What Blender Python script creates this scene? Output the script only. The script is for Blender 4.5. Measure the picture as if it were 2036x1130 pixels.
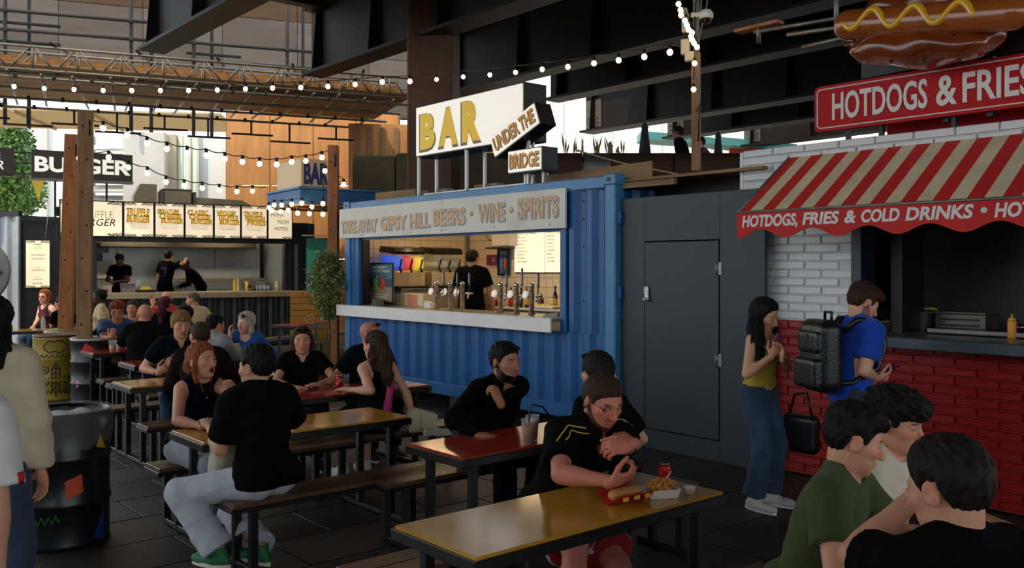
import bpy, math, random
import numpy as np
from mathutils import Vector, Matrix
from mathutils.bvhtree import BVHTree

for o in list(bpy.data.objects): bpy.data.objects.remove(o)
SC = bpy.context.scene
COL = SC.collection
rnd = random.Random(7)

# ------------------------------------------------------------------ camera, sky, sun, exposure
EYE = 1.88; FOC = 1780.0; CX = 1018.0; HZ = 530.0
cam_d = bpy.data.cameras.new('camera'); cam = bpy.data.objects.new('camera', cam_d); COL.objects.link(cam)
cam_d.sensor_width = 36.0; cam_d.sensor_fit = 'HORIZONTAL'; cam_d.lens = FOC / 2036 * 36.0
cam_d.shift_y = -(565 - HZ) / 2036.0
cam_d.clip_start = 0.05; cam_d.clip_end = 300
cam.location = (0, 0, EYE); cam.rotation_euler = (math.pi / 2, 0, 0)
SC.camera = cam
w = bpy.data.worlds.new('sky'); SC.world = w; w.use_nodes = True
bg = w.node_tree.nodes['Background']; bg.inputs[0].default_value = (0.86, 0.92, 0.98, 1); bg.inputs[1].default_value = 2.05
sun_d = bpy.data.lights.new('sun', 'SUN'); sun_d.energy = 3.2; sun_d.angle = 0.01; sun_d.color = (1.0, 0.86, 0.62)
sun = bpy.data.objects.new('sun', sun_d); COL.objects.link(sun)
sun.rotation_euler = Vector((0.30, 0.42, -0.86)).to_track_quat('-Z', 'Y').to_euler()
SC.view_settings.view_transform = 'Standard'; SC.view_settings.look = 'None'
SC.view_settings.gamma = 1.0; SC.view_settings.use_curve_mapping = False
SC.view_settings.exposure = 0.0

# ------------------------------------------------------------------ small helpers
def R(d): return math.radians(d)
def at(u, v, d): return Vector(((u - CX) / FOC * d, d, EYE - (v - HZ) / FOC * d))       # photo ray at depth d
def lin(c): return tuple(((x / 255) / 12.92 if x / 255 <= 0.04045 else ((x / 255 + 0.055) / 1.055) ** 2.4) for x in c)
GA = -49.55                              # the bar row's direction (degrees about z)
AV = Vector((math.cos(R(GA)), math.sin(R(GA)), 0)); BV = Vector((-AV.y, AV.x, 0))

_M = {}
def M(name, col=(128, 128, 128), rough=0.55, metal=0.0, var=0.0, vs=6.0, bump=0.0, bs=40.0, spec=0.5, coat=0.0,
      emit=None, es=1.0, trans=0.0, alpha=1.0, stretch=None, sheen=0.0, vcol=None):
    if name in _M: return _M[name]
    m = bpy.data.materials.new(name); m.use_nodes = True
    nt = m.node_tree; b = nt.nodes['Principled BSDF']; L = nt.links
    c = lin(col)
    b.inputs['Base Color'].default_value = (*c, 1); b.inputs['Roughness'].default_value = rough
    b.inputs['Metallic'].default_value = metal; b.inputs['Specular IOR Level'].default_value = spec
    b.inputs['Coat Weight'].default_value = coat; b.inputs['Coat Roughness'].default_value = 0.12
    b.inputs['Transmission Weight'].default_value = trans; b.inputs['Alpha'].default_value = alpha
    b.inputs['Sheen Weight'].default_value = sheen
    if emit: b.inputs['Emission Color'].default_value = (*lin(emit), 1); b.inputs['Emission Strength'].default_value = es
    tc = nt.nodes.new('ShaderNodeTexCoord'); src = tc.outputs['Object']
    if stretch:
        mp = nt.nodes.new('ShaderNodeMapping'); mp.inputs['Scale'].default_value = stretch; L.new(src, mp.inputs[0]); src = mp.outputs[0]
    if var or vcol:
        mx = nt.nodes.new('ShaderNodeMix'); mx.data_type = 'RGBA'
        if var:
            n = nt.nodes.new('ShaderNodeTexNoise'); n.inputs['Scale'].default_value = vs; n.inputs['Detail'].default_value = 5; L.new(src, n.inputs[0])
            cr = nt.nodes.new('ShaderNodeValToRGB'); cr.color_ramp.elements[0].position = 0.3; cr.color_ramp.elements[1].position = 0.72
            L.new(n.outputs[0], cr.inputs[0]); L.new(cr.outputs[0], mx.inputs[0])
        else: mx.inputs[0].default_value = 0.0
        a = tuple(x * (1 - var) for x in c); d = tuple(min(1, x * (1 + var * 0.7)) for x in c)
        mx.inputs[6].default_value = (*a, 1); mx.inputs[7].default_value = (*d, 1)
        out = mx.outputs[2]
        if vcol:
            at_ = nt.nodes.new('ShaderNodeVertexColor'); at_.layer_name = vcol
            mu = nt.nodes.new('ShaderNodeMix'); mu.data_type = 'RGBA'; mu.blend_type = 'MULTIPLY'; mu.inputs[0].default_value = 1
            L.new(out, mu.inputs[6]); L.new(at_.outputs[0], mu.inputs[7]); out = mu.outputs[2]
        L.new(out, b.inputs['Base Color'])
    if bump:
        n2 = nt.nodes.new('ShaderNodeTexNoise'); n2.inputs['Scale'].default_value = bs; n2.inputs['Detail'].default_value = 4; L.new(src, n2.inputs[0])
        bp = nt.nodes.new('ShaderNodeBump'); bp.inputs['Strength'].default_value = bump; bp.inputs['Distance'].default_value = 0.01
        L.new(n2.outputs[0], bp.inputs['Height']); L.new(bp.outputs[0], b.inputs['Normal'])
    _M[name] = m
    return m

def link(o, parent=None):
    COL.objects.link(o)
    if parent: o.parent = parent
    return o
def tag(o, label=None, cat=None, group=None, kind=None):
    if label: o['label'] = label
    if cat: o['category'] = cat
    if group: o['group'] = group
    if kind: o['kind'] = kind
    return o
def thing(name, label, cat, loc=(0, 0, 0), rz=0.0, group=None, kind=None):
    o = bpy.data.objects.new(name, None); COL.objects.link(o); o.empty_display_size = 0.1
    o.location = loc; o.rotation_euler = (0, 0, R(rz))
    return tag(o, label, cat, group, kind)
def copy_tree(o, parent=None):
    c = o.copy(); COL.objects.link(c); c.parent = parent
    for ch in o.children: copy_tree(ch, c)
    return c

class MB:
    """collects shapes and links them as one mesh object"""
    def __init__(s): s.v = []; s.f = []; s.m = []; s.sm = []
    def _add(s, vs, fs, mi=0, smooth=False):
        n = len(s.v); s.v += [tuple(p) for p in vs]
        for f in fs: s.f.append([n + i for i in f]); s.m.append(mi); s.sm.append(smooth)
        return s
    def box(s, c, d, rz=0, bev=0.0, mi=0, T=None):
        x, y, z = d[0] / 2, d[1] / 2, d[2] / 2
        if bev <= 0:
            vs = [(i * x, j * y, k * z) for k in (-1, 1) for j in (-1, 1) for i in (-1, 1)]
            fs = [(0, 2, 3, 1), (4, 5, 7, 6), (0, 1, 5, 4), (2, 6, 7, 3), (0, 4, 6, 2), (1, 3, 7, 5)]
        else:
            e = min(bev, x * .99, y * .99, z * .99); vs = []; idx = {}
            for k in (-1, 1):
                for j in (-1, 1):
                    for i in (-1, 1):
                        idx[i, j, k] = len(vs)
                        vs += [(i * x, j * (y - e), k * (z - e)), (i * (x - e), j * y, k * (z - e)), (i * (x - e), j * (y - e), k * z)]
            g = lambda i, j, k, a: idx[i, j, k] + a
            fs = []
            for sg in (-1, 1):
                q = [(-1, -1), (1, -1), (1, 1), (-1, 1)]
                if sg < 0: q = q[::-1]
                fs.append([g(sg, a, b, 0) for a, b in q]); fs.append([g(b, sg, a, 1) for a, b in q]); fs.append([g(a, b, sg, 2) for a, b in q])
            for a in (-1, 1):
                for b in (-1, 1):
                    r = a * b
                    for f in ([g(-1, a, b, 1), g(1, a, b, 1), g(1, a, b, 2), g(-1, a, b, 2)], [g(b, -1, a, 2), g(b, 1, a, 2), g(b, 1, a, 0), g(b, -1, a, 0)], [g(a, b, -1, 0), g(a, b, 1, 0), g(a, b, 1, 1), g(a, b, -1, 1)]):
                        fs.append(f if r > 0 else f[::-1])
                    for cc in (-1, 1):
                        f = [g(a, b, cc, 0), g(a, b, cc, 1), g(a, b, cc, 2)]
                        fs.append(f if a * b * cc > 0 else f[::-1])
        if T is not None: vs = [T @ Vector(p) for p in vs]; vs = [(p[0] + c[0], p[1] + c[1], p[2] + c[2]) for p in vs]
        else:
            cs, sn = math.cos(rz), math.sin(rz)
            vs = [(c[0] + p[0] * cs - p[1] * sn, c[1] + p[0] * sn + p[1] * cs, c[2] + p[2]) for p in vs]
        return s._add(vs, fs, mi)
    def bar(s, a, b, wd, ht=None, mi=0, bev=0.0):
        """rectangular bar from a to b"""
        a = Vector(a); b = Vector(b); ht = ht or wd; d = b - a
        z = d.normalized(); up = Vector((0, 0, 1)) if abs(z.z) < 0.95 else Vector((1, 0, 0))
        x = up.cross(z).normalized(); y = z.cross(x)
        T = Matrix((x, y, z)).transposed()
        return s.box((a + b) / 2, (wd, ht, d.length), bev=bev, mi=mi, T=T)
    def tube(s, path, r, n=8, mi=0, cap=True, close=False):
        P = [Vector(p) for p in path]; rr = r if isinstance(r, (list, tuple)) else [r] * len(P)
        vs = []; fs = []; up = None; N = len(P)
        for i, p in enumerate(P):
            t = (P[(i + 1) % N] - P[i - 1]) if close else (P[min(i + 1, N - 1)] - P[max(i - 1, 0)])
            if t.length < 1e-9: t = Vector((0, 0, 1))
            t.normalize()
            if up is None: up = (Vector((0, 0, 1)) if abs(t.z) < 0.9 else Vector((1, 0, 0)))
            x = up.cross(t)
            if x.length < 1e-6: x = Vector((1, 0, 0)).cross(t)
            x.normalize(); y = t.cross(x); up = y
            for k in range(n):
                a = 2 * math.pi * k / n
                vs.append(p + x * (math.cos(a) * rr[i]) + y * (math.sin(a) * rr[i]))
        for i in range(N if close else N - 1):
            j = (i + 1) % N
            for k in range(n):
                k2 = (k + 1) % n
                fs.append((i * n + k, i * n + k2, j * n + k2, j * n + k))
        if cap and not close: fs.append(tuple(range(n))[::-1]); fs.append(tuple((N - 1) * n + k for k in range(n)))
        return s._add(vs, fs, mi, True)
    def lathe(s, prof, c=(0, 0, 0), n=20, mi=0, smooth=True, T=None):
        """prof: list of (radius, z) bottom to top"""
        vs = []; fs = []
        for r, z in prof:
            for k in range(n):
                a = 2 * math.pi * k / n; vs.append(Vector((r * math.cos(a), r * math.sin(a), z)))
        for i in range(len(prof) - 1):
            for k in range(n):
                k2 = (k + 1) % n
                fs.append((i * n + k, i * n + k2, (i + 1) * n + k2, (i + 1) * n + k))
        if prof[0][0] > 1e-6: fs.append(tuple(range(n))[::-1])
        if prof[-1][0] > 1e-6: fs.append(tuple((len(prof) - 1) * n + k for k in range(n)))
        if T is not None: vs = [T @ p for p in vs]
        return s._add([(p[0] + c[0], p[1] + c[1], p[2] + c[2]) for p in vs], fs, mi, smooth)
    def prism(s, poly, y0, y1, mi=0, T=None, smooth=False):
        """polygon of (x, z) extruded along y"""
        n = len(poly); vs = [Vector((x, y0, z)) for x, z in poly] + [Vector((x, y1, z)) for x, z in poly]
        ar = sum(poly[i][0] * poly[(i + 1) % n][1] - poly[(i + 1) % n][0] * poly[i][1] for i in range(n))
        fs = [tuple(range(n)), tuple(range(2 * n - 1, n - 1, -1))] + [((i + 1) % n, i, n + i, n + (i + 1) % n) for i in range(n)]
        if (ar < 0) != (y1 < y0): fs = [tuple(reversed(f)) for f in fs]
        if T is not None: vs = [T @ p for p in vs]
        return s._add(vs, fs, mi, smooth)
    def ball(s, c, r, n=10, mi=0):
        rx, ry, rz_ = r if isinstance(r, (tuple, list)) else (r, r, r)
        vs = [(c[0], c[1], c[2] - rz_)]; fs = []; m = max(4, n // 2 + 1)
        for i in range(1, m):
            t = math.pi * i / m
            for k in range(n):
                a = 2 * math.pi * k / n
                vs.append((c[0] + rx * math.sin(t) * math.cos(a), c[1] + ry * math.sin(t) * math.sin(a), c[2] - rz_ * math.cos(t)))
        vs.append((c[0], c[1], c[2] + rz_)); top = len(vs) - 1
        for k in range(n):
            k2 = (k + 1) % n
            fs.append((0, 1 + k2, 1 + k)); fs.append((top, 1 + (m - 2) * n + k, 1 + (m - 2) * n + k2))
            for i in range(m - 2): fs.append((1 + i * n + k, 1 + i * n + k2, 1 + (i + 1) * n + k2, 1 + (i + 1) * n + k))
        return s._add(vs, fs, mi, True)
    def quad(s, a, b, c, d, mi=0): return s._add([a, b, c, d], [(0, 1, 2, 3)], mi)
    def mesh(s, name, mats):
        me = bpy.data.meshes.new(name); me.from_pydata(s.v, [], s.f)
        for m in (mats if isinstance(mats, (list, tuple)) else [mats]): me.materials.append(m)
        me.polygons.foreach_set('material_index', s.m); me.polygons.foreach_set('use_smooth', s.sm); me.update()
        return me
    def build(s, name, mats, parent=None, loc=None, rz=None):
        o = bpy.data.objects.new(name, s.mesh(name, mats)); link(o, parent)
        if loc is not None: o.location = loc
        if rz is not None: o.rotation_euler = (0, 0, R(rz))
        return o

def text_geo(t, bold=0.0, shear=0.0, spacing=1.0, depth=0.0, res=3):
    cu = bpy.data.curves.new('text', 'FONT'); cu.body = t; cu.offset = bold; cu.shear = shear; cu.space_character = spacing
    cu.extrude = depth; cu.resolution_u = res; cu.fill_mode = 'BOTH' if depth else 'FRONT'
    o = bpy.data.objects.new('text', cu)
    me = bpy.data.meshes.new_from_object(o)
    vs = np.array([v.co[:] for v in me.vertices]) if len(me.vertices) else np.zeros((0, 3)); fs = [tuple(p.vertices) for p in me.polygons]
    bpy.data.objects.remove(o); bpy.data.curves.remove(cu); bpy.data.meshes.remove(me)
    return vs, fs
def lettering(t, mat, parent, x0, x1, z0, z1, y, bold=0.0, shear=0.0, spacing=1.0, depth=0.006, name='lettering', slope=0.0, T=None, label=None):
    """flat letters filling x0..x1 by z0..z1 on a board whose face is at y (front is -y); slope tilts the line of writing"""
    vs, fs = text_geo(t, bold, shear, spacing, 0.5)
    if not len(vs): return None
    lo = vs.min(0); hi = vs.max(0); q = (vs - lo) / np.maximum(hi - lo, 1e-6)
    X = x0 + q[:, 0] * (x1 - x0); Z = z0 + q[:, 1] * (z1 - z0) + slope * (X - x0); Y = y - q[:, 2] * depth
    P = np.stack([X, Y, Z], 1)
    b = MB(); b._add([tuple(p) for p in P] if T is None else [tuple(T @ Vector(p)) for p in P], fs)
    o = b.build(name, mat, parent)
    if label: o['label'] = label
    return o
# ------------------------------------------------------------------ people: bodies and clothes grown from distance fields
def nets(vol, org, h):
    s = vol < 0
    c = s.astype(np.int8)
    a = c[:-1, :-1, :-1] + c[1:, :-1, :-1] + c[:-1, 1:, :-1] + c[:-1, :-1, 1:] + c[1:, 1:, :-1] + c[1:, :-1, 1:] + c[:-1, 1:, 1:] + c[1:, 1:, 1:]
    act = (a > 0) & (a < 8)
    idx = np.argwhere(act)
    if not len(idx): return np.zeros((0, 3)), np.zeros((0, 4), int)
    ids = np.full(act.shape, -1, np.int64); ids[act] = np.arange(len(idx))
    co = [(i, j, k) for i in (0, 1) for j in (0, 1) for k in (0, 1)]
    val = {o: vol[idx[:, 0] + o[0], idx[:, 1] + o[1], idx[:, 2] + o[2]] for o in co}
    acc = np.zeros((len(idx), 3)); cnt = np.zeros(len(idx))
    for o in co:
        for ax in range(3):
            if o[ax]: continue
            o2 = list(o); o2[ax] = 1; o2 = tuple(o2)
            va, vb = val[o], val[o2]; m = (va < 0) != (vb < 0)
            t = va[m] / (va[m] - vb[m]); p = np.tile(np.array(o, float), (m.sum(), 1)); p[:, ax] = t
            acc[m] += p; cnt[m] += 1
    V = (idx + acc / cnt[:, None]) * h + org
    F = []
    for ax in range(3):
        o1, o2 = [(1, 2), (2, 0), (0, 1)][ax]
        sa = [slice(1, -1)] * 3; sb = [slice(1, -1)] * 3; sa[ax] = slice(0, -1); sb[ax] = slice(1, None)
        A = s[tuple(sa)]; e = np.argwhere(A != s[tuple(sb)])
        if not len(e): continue
        first = A[e[:, 0], e[:, 1], e[:, 2]]
        g = e.copy(); g[:, o1] += 1; g[:, o2] += 1
        def cell(d1, d2):
            q = g.copy(); q[:, o1] -= d1; q[:, o2] -= d2
            return ids[q[:, 0], q[:, 1], q[:, 2]]
        Q = np.stack([cell(1, 1), cell(0, 1), cell(0, 0), cell(1, 0)], 1)
        Q[~first] = Q[~first][:, ::-1]
        F.append(Q)
    F = np.concatenate(F); F = F[(F >= 0).all(1)]
    return V, F

class Field:
    def __init__(s, lo, hi, h):
        s.h = h; s.lo = np.array(lo, float); n = np.ceil((np.array(hi) - s.lo) / h).astype(int) + 1
        s.n = n; s.ax = [(s.lo[i] + np.arange(n[i]) * h).astype(np.float32) for i in range(3)]
        s.vol = np.full(tuple(n), 0.25, np.float32)
    def _sl(s, lo, hi):
        r = []
        for i in range(3):
            a = int(max(0, math.floor((lo[i] - s.lo[i]) / s.h))); b = int(min(s.n[i], math.ceil((hi[i] - s.lo[i]) / s.h) + 1))
            if b <= a: return None
            r.append(slice(a, b))
        return tuple(r)
    def xyz(s, sl): return s.ax[0][sl[0]][:, None, None], s.ax[1][sl[1]][None, :, None], s.ax[2][sl[2]][None, None, :]
    def add(s, pr, k=0.02):
        fn, lo, hi = pr; pad = k + 2.5 * s.h
        sl = s._sl(np.array(lo) - pad, np.array(hi) + pad)
        if sl is None: return
        d = fn(*s.xyz(sl)); v = s.vol[sl]
        if k > 0:
            hh = np.clip(0.5 + 0.5 * (v - d) / k, 0, 1); v[...] = v * (1 - hh) + d * hh - k * hh * (1 - hh)
        else: v[...] = np.minimum(v, d)
    def sub(s, pr, k=0.01):
        fn, lo, hi = pr; pad = k + 2.5 * s.h
        sl = s._sl(np.array(lo) - pad, np.array(hi) + pad)
        if sl is None: return
        d = -fn(*s.xyz(sl)); v = s.vol[sl]
        hh = np.clip(0.5 - 0.5 * (v - d) / k, 0, 1); v[...] = v * (1 - hh) + d * hh + k * hh * (1 - hh)
    def all(s): return s.xyz((slice(None),) * 3)
    def cut(s, fn):                              # keep where fn < 0
        s.vol = np.maximum(s.vol, fn(*s.all()).astype(np.float32))
    def mesh(s):
        s.vol[0] = s.vol[-1] = 0.2; s.vol[:, 0] = s.vol[:, -1] = 0.2; s.vol[:, :, 0] = s.vol[:, :, -1] = 0.2
        return nets(s.vol, s.lo, s.h)

def cone(a, b, ra, rb):
    a = np.array(a, np.float32); b = np.array(b, np.float32); ab = b - a; L2 = float(ab @ ab) + 1e-9; m = max(ra, rb)
    def fn(X, Y, Z):
        px, py, pz = X - a[0], Y - a[1], Z - a[2]
        t = np.clip((px * ab[0] + py * ab[1] + pz * ab[2]) / L2, 0, 1)
        return np.sqrt((px - t * ab[0]) ** 2 + (py - t * ab[1]) ** 2 + (pz - t * ab[2]) ** 2) - (ra + (rb - ra) * t)
    return fn, np.minimum(a, b) - m, np.maximum(a, b) + m
def ell(c, r, Q=None):
    c = np.array(c, np.float32); r = np.array(r, np.float32); m = float(r.max())
    def fn(X, Y, Z):
        x, y, z = X - c[0], Y - c[1], Z - c[2]
        if Q is not None:
            x, y, z = (Q[0, 0] * x + Q[1, 0] * y + Q[2, 0] * z, Q[0, 1] * x + Q[1, 1] * y + Q[2, 1] * z, Q[0, 2] * x + Q[1, 2] * y + Q[2, 2] * z)
        k0 = np.sqrt((x / r[0]) ** 2 + (y / r[1]) ** 2 + (z / r[2]) ** 2); k1 = np.sqrt((x / r[0] ** 2) ** 2 + (y / r[1] ** 2) ** 2 + (z / r[2] ** 2) ** 2) + 1e-6
        return k0 * (k0 - 1) / k1
    return fn, c - m, c + m
def rx(d): c, s = math.cos(R(d)), math.sin(R(d)); return np.array([[1, 0, 0], [0, c, -s], [0, s, c]])
def ry(d): c, s = math.cos(R(d)), math.sin(R(d)); return np.array([[c, 0, s], [0, 1, 0], [-s, 0, c]])
def rzm(d): c, s = math.cos(R(d)), math.sin(R(d)); return np.array([[c, -s, 0], [s, c, 0], [0, 0, 1]])
def unit(v): v = np.array(v, float); return v / (np.linalg.norm(v) + 1e-9)
def ik(a, t, l1, l2, hint):
    a = np.array(a, float); t = np.array(t, float); d = t - a; L = np.linalg.norm(d)
    if L > (l1 + l2) * 0.995: t = a + d / L * (l1 + l2) * 0.995; d = t - a; L = np.linalg.norm(d)
    L = max(L, abs(l1 - l2) * 1.05 + 0.02)
    u = unit(d); x = (l1 * l1 - l2 * l2 + L * L) / (2 * L); y = math.sqrt(max(0, l1 * l1 - x * x))
    hn = np.array(hint, float); hn = unit(hn - u * (hn @ u))
    return a + u * x + hn * y, t
def wav(X, Y, Z, f, sd=0.0):
    return np.sin(X * f + 1.7 * np.sin(Z * f * 0.45 + sd) + sd) * np.sin(Y * f * 0.9 + 1.3 * np.sin(Z * f * 0.6 + 2 * sd) + 1 + sd) + 0.6 * np.sin(Z * f * 1.1 + 1.5 * np.sin(X * f * 0.5) + Y * f * 0.7 + sd)

HAIRC = dict(black=(15, 12, 10), dark=(27, 20, 15), brown=(62, 41, 26), blond=(150, 112, 66), red=(150, 78, 34), ginger=(140, 66, 30), white=(190, 178, 160), purple=(84, 22, 40), grey=(96, 84, 76))
def mesh_obj(name, V, F, mat, parent, cols=None):
    me = bpy.data.meshes.new(name)
    me.from_pydata(V.tolist() if hasattr(V, 'tolist') else V, [], F.tolist() if hasattr(F, 'tolist') else F)
    me.materials.append(mat); me.polygons.foreach_set('use_smooth', [True] * len(me.polygons))
    if cols is not None:
        ca = me.color_attributes.new('Col', 'FLOAT_COLOR', 'POINT')
        ca.data.foreach_set('color', np.concatenate([cols, np.ones((len(cols), 1))], 1).astype(np.float32).ravel())
    me.update()
    o = bpy.data.objects.new(name, me); link(o, parent)
    return o
def cloth(col, name=None, **k):
    key = name or 'cloth_%02x%02x%02x' % col
    dk = max(col) < 60
    if dk: col = tuple(int(c * .62) for c in col)
    k = dict(dict(rough=0.9 if dk else .85, var=0.12, vs=14, bump=0.25, bs=160, spec=0.06 if dk else .2, sheen=0.0 if dk else .12), **k)
    return M(key, col, **k)

def hand_field(wr, d, n, side, curl, h, sc, thumb=0.5, spread=0.0):
    """side: unit vector toward the thumb"""
    pts = [];
    prims = [(ell(wr + d * .048 * sc, (.043 * sc, .056 * sc, .018 * sc), np.stack([side, d, n], 1)), .012), (cone(wr - d * .02 * sc, wr + d * .03 * sc, .026 * sc, .024 * sc), .02)]
    ln = (.078, .088, .082, .064)
    cl = curl if isinstance(curl, (list, tuple)) else [curl] * 4
    for i in range(4):
        b = wr + (d * (.088 - .004 * abs(i - 1.2)) + side * (.031 - .0205 * i)) * sc
        dd = unit(d + side * spread * (1.5 - i)); nn = unit(n - dd * (n @ dd)); p = b; a = 0
        rr = (.0098, .0088, .008, .0068) if i < 3 else (.0085, .0077, .007, .006)
        for j, (fr, w_) in enumerate(((.45, .8), (.31, 1.15), (.24, .8))):
            a += cl[i] * w_; v = dd * math.cos(a) + nn * math.sin(a); q = p + v * ln[i] * fr * sc
            prims.append((cone(p, q, rr[j] * sc, rr[j + 1] * sc), .005)); p = q
    b = wr + (d * .02 + side * .03 + n * .008) * sc; v = unit(side * .75 + d * .75 + n * .35 * (1 + thumb)); q = b + v * .045 * sc
    v2 = unit(d * .9 + side * (.45 - thumb * .7) + n * (.25 + thumb * .5)); e = q + v2 * .034 * sc; t = e + unit(v2 + d * .2) * .026 * sc
    prims += [(cone(b, q, .0155 * sc, .0122 * sc), .012), (cone(q, e, .0118 * sc, .0102 * sc), .005), (cone(e, t, .0102 * sc, .0082 * sc), .004)]
    lo = np.min([p[0][1] for p in prims], 0) - .02; hi = np.max([p[0][2] for p in prims], 0) + .02
    F = Field(lo, hi, h)
    for p, k in prims: F.add(p, k)
    return F.mesh()

def head_field(HC, Q, nb, nr, h, o):
    """Q columns: right, forward, up.  returns V, F in person space and local coords"""
    w = o.get('w', 1.0); jaw = o.get('jaw', 1.0); fem = o.get('fem', False); ns = o.get('nose', 1.0)
    loc = lambda p: Q.T @ (np.array(p) - HC)
    F = Field((-.115, -.135, -.20), (.115, .15, .14), h)
    F.add(ell((0, -.014, .03), (.077 * w, .096, .088)), .0)
    F.add(ell((0, .022, -.03), (.063 * w * (1 + .5 * (jaw - 1)), .068, .088)), .03)
    F.add(ell((0, .03, -.07), (.05 * w * jaw, .05, .042)), .025)
    F.add(ell((0, .066, -.098), (.021 * jaw, .02, .017)), .02)
    for sx in (-1, 1):
        F.add(ell((sx * .043 * w, .05, -.016), (.024, .028, .022)), .02)                 # cheek
        F.add(cone((sx * .012, .083, .026), (sx * .047 * w, .066, .024), .0085 if not fem else .006, .007), .014)   # brow ridge
        F.sub(ell((sx * .033 * w, .098, .006), (.02, .022, .0125)), .012)                # socket
        F.add(ell((sx * .032 * w, .071, .006), (.0155, .0135, .0125)), .004)             # eyeball under lids
        F.add(cone((sx * .017, .082, .0115), (sx * .046 * w, .074, .0105), .0035, .003), .004)   # upper lid
        F.add(ell((sx * .082 * w, -.012, -.002), (.009, .021, .032), rx(-8) @ rzm(sx * -22)), .006)   # ear
        F.sub(ell((sx * .092 * w, -.006, .0), (.006, .011, .018), rzm(sx * -22)), .004)
        F.add(ell((sx * .0115 * ns, .099, -.034), (.0085, .010, .0075)), .006)           # nostril wing
    F.add(cone((0, .086, .014), (0, .107 + .008 * (ns - 1), -.026), .0075, .0115 * ns), .012)
    F.add(ell((0, .108 + .01 * (ns - 1), -.031), (.0115 * ns, .0115, .010)), .006)
    op = o.get('mouth', 0.0)
    F.add(ell((0, .083, -.058 + op * .3), (.0245, .0125, .0062 if not fem else .007)), .007)
    F.add(ell((0, .081, -.070 - op * .5), (.021, .0125, .0068 if not fem else .0078)), .007)
    if op > 0: F.sub(ell((0, .098, -.064), (.016, .03, op)), .003)
    else: F.sub(cone((-.024, .100, -.0635), (.024, .100, -.0635), .0065, .0065), .004)
    n0 = loc(nb)
    F.add(cone((0, -.022, -.055), n0, nr, nr * 1.08), .02)
    V, Fa = F.mesh()
    return V, Fa

def head_cols(V, o, skin, hairc):
    skin = np.array(lin(skin)); hc = np.array(lin(hairc)); w = o.get('w', 1.0)
    C = np.tile(skin, (len(V), 1)); x, y, z = np.abs(V[:, 0]), V[:, 1], V[:, 2]
    def mixin(mk, c, a=1.0):
        mk = np.clip(mk, 0, 1)[:, None] * a; C[:] = C * (1 - mk) + np.array(c) * mk
    red = np.minimum(1, skin * np.array([1.06, .74, .68]))
    mixin(1.3 - np.sqrt(((x - .045) / .03) ** 2 + ((z + .018) / .026) ** 2) - (y < .03) * 2, red, .6)
    mixin(1.4 - np.sqrt((x / .018) ** 2 + ((z + .03) / .02) ** 2) - (y < .09) * 2, red, .6)
    mixin((x > .078 * w) * 1.0, red, .5)
    if o.get('beard'):
        b = o['beard']
        inside = np.clip((np.interp(y, [-.01, .012, .03, .05, .075], [.0, -.006, -.034, -.056, -.08]) - z) / .010, 0, 1) * (y > -.016) * (z > -.125)
        must = (z > -.056) & (z < -.042) & (x < .036) & (y > .055)
        mixin(np.maximum(inside, must * .5), hc, b)
    lip = np.array(o.get('lip', None) and lin(o['lip']) or skin * np.array([.80, .48, .46]))
    mixin((1.25 - np.sqrt((x / .024) ** 2 + ((z + .064) / (.0115 + o.get('mouth', 0) * .9)) ** 2)) * 4 * (y > .07), lip, .85)
    if o.get('mouth', 0) > 0: mixin((1 - np.sqrt((x / .015) ** 2 + ((z + .064) / o['mouth']) ** 2)) * 6 * (y > .055), (.02, .006, .005), 1)
    dw = o.get('down', False)
    e = np.sqrt(((x - .032 * w) / .0145) ** 2 + ((z - .0055) / (.0062 if not dw else .0035)) ** 2)
    if not dw:
        mixin((1.0 - e) * 6 * (y > .05), (.5, .46, .42), 1)
        gx = o.get('gaze', 0) * .004
        xi = np.where(V[:, 0] > 0, V[:, 0] - .032 * w - gx, V[:, 0] + .032 * w - gx)
        mixin((1.0 - np.sqrt((xi / .0062) ** 2 + ((z - .0058) / .0065) ** 2)) * 6 * (y > .05), lin(o.get('iris', (38, 26, 18))), 1)
    lid = np.abs(e - 1.0) < .28
    mixin(lid * (z > (.006 if not dw else -.004)) * (y > .05) * 1.0, skin * .25, .75)
    br = 1.1 - np.sqrt(((x - .034 * w) / .021) ** 2 + ((z - (.0275 + .1 * (.02 - np.abs(x - .03)))) / (.0048 if not o.get('fem') else .0036)) ** 2)
    mixin(br * 4 * (y > .05), hc * .8, o.get('brow', .85))
    return C

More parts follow.
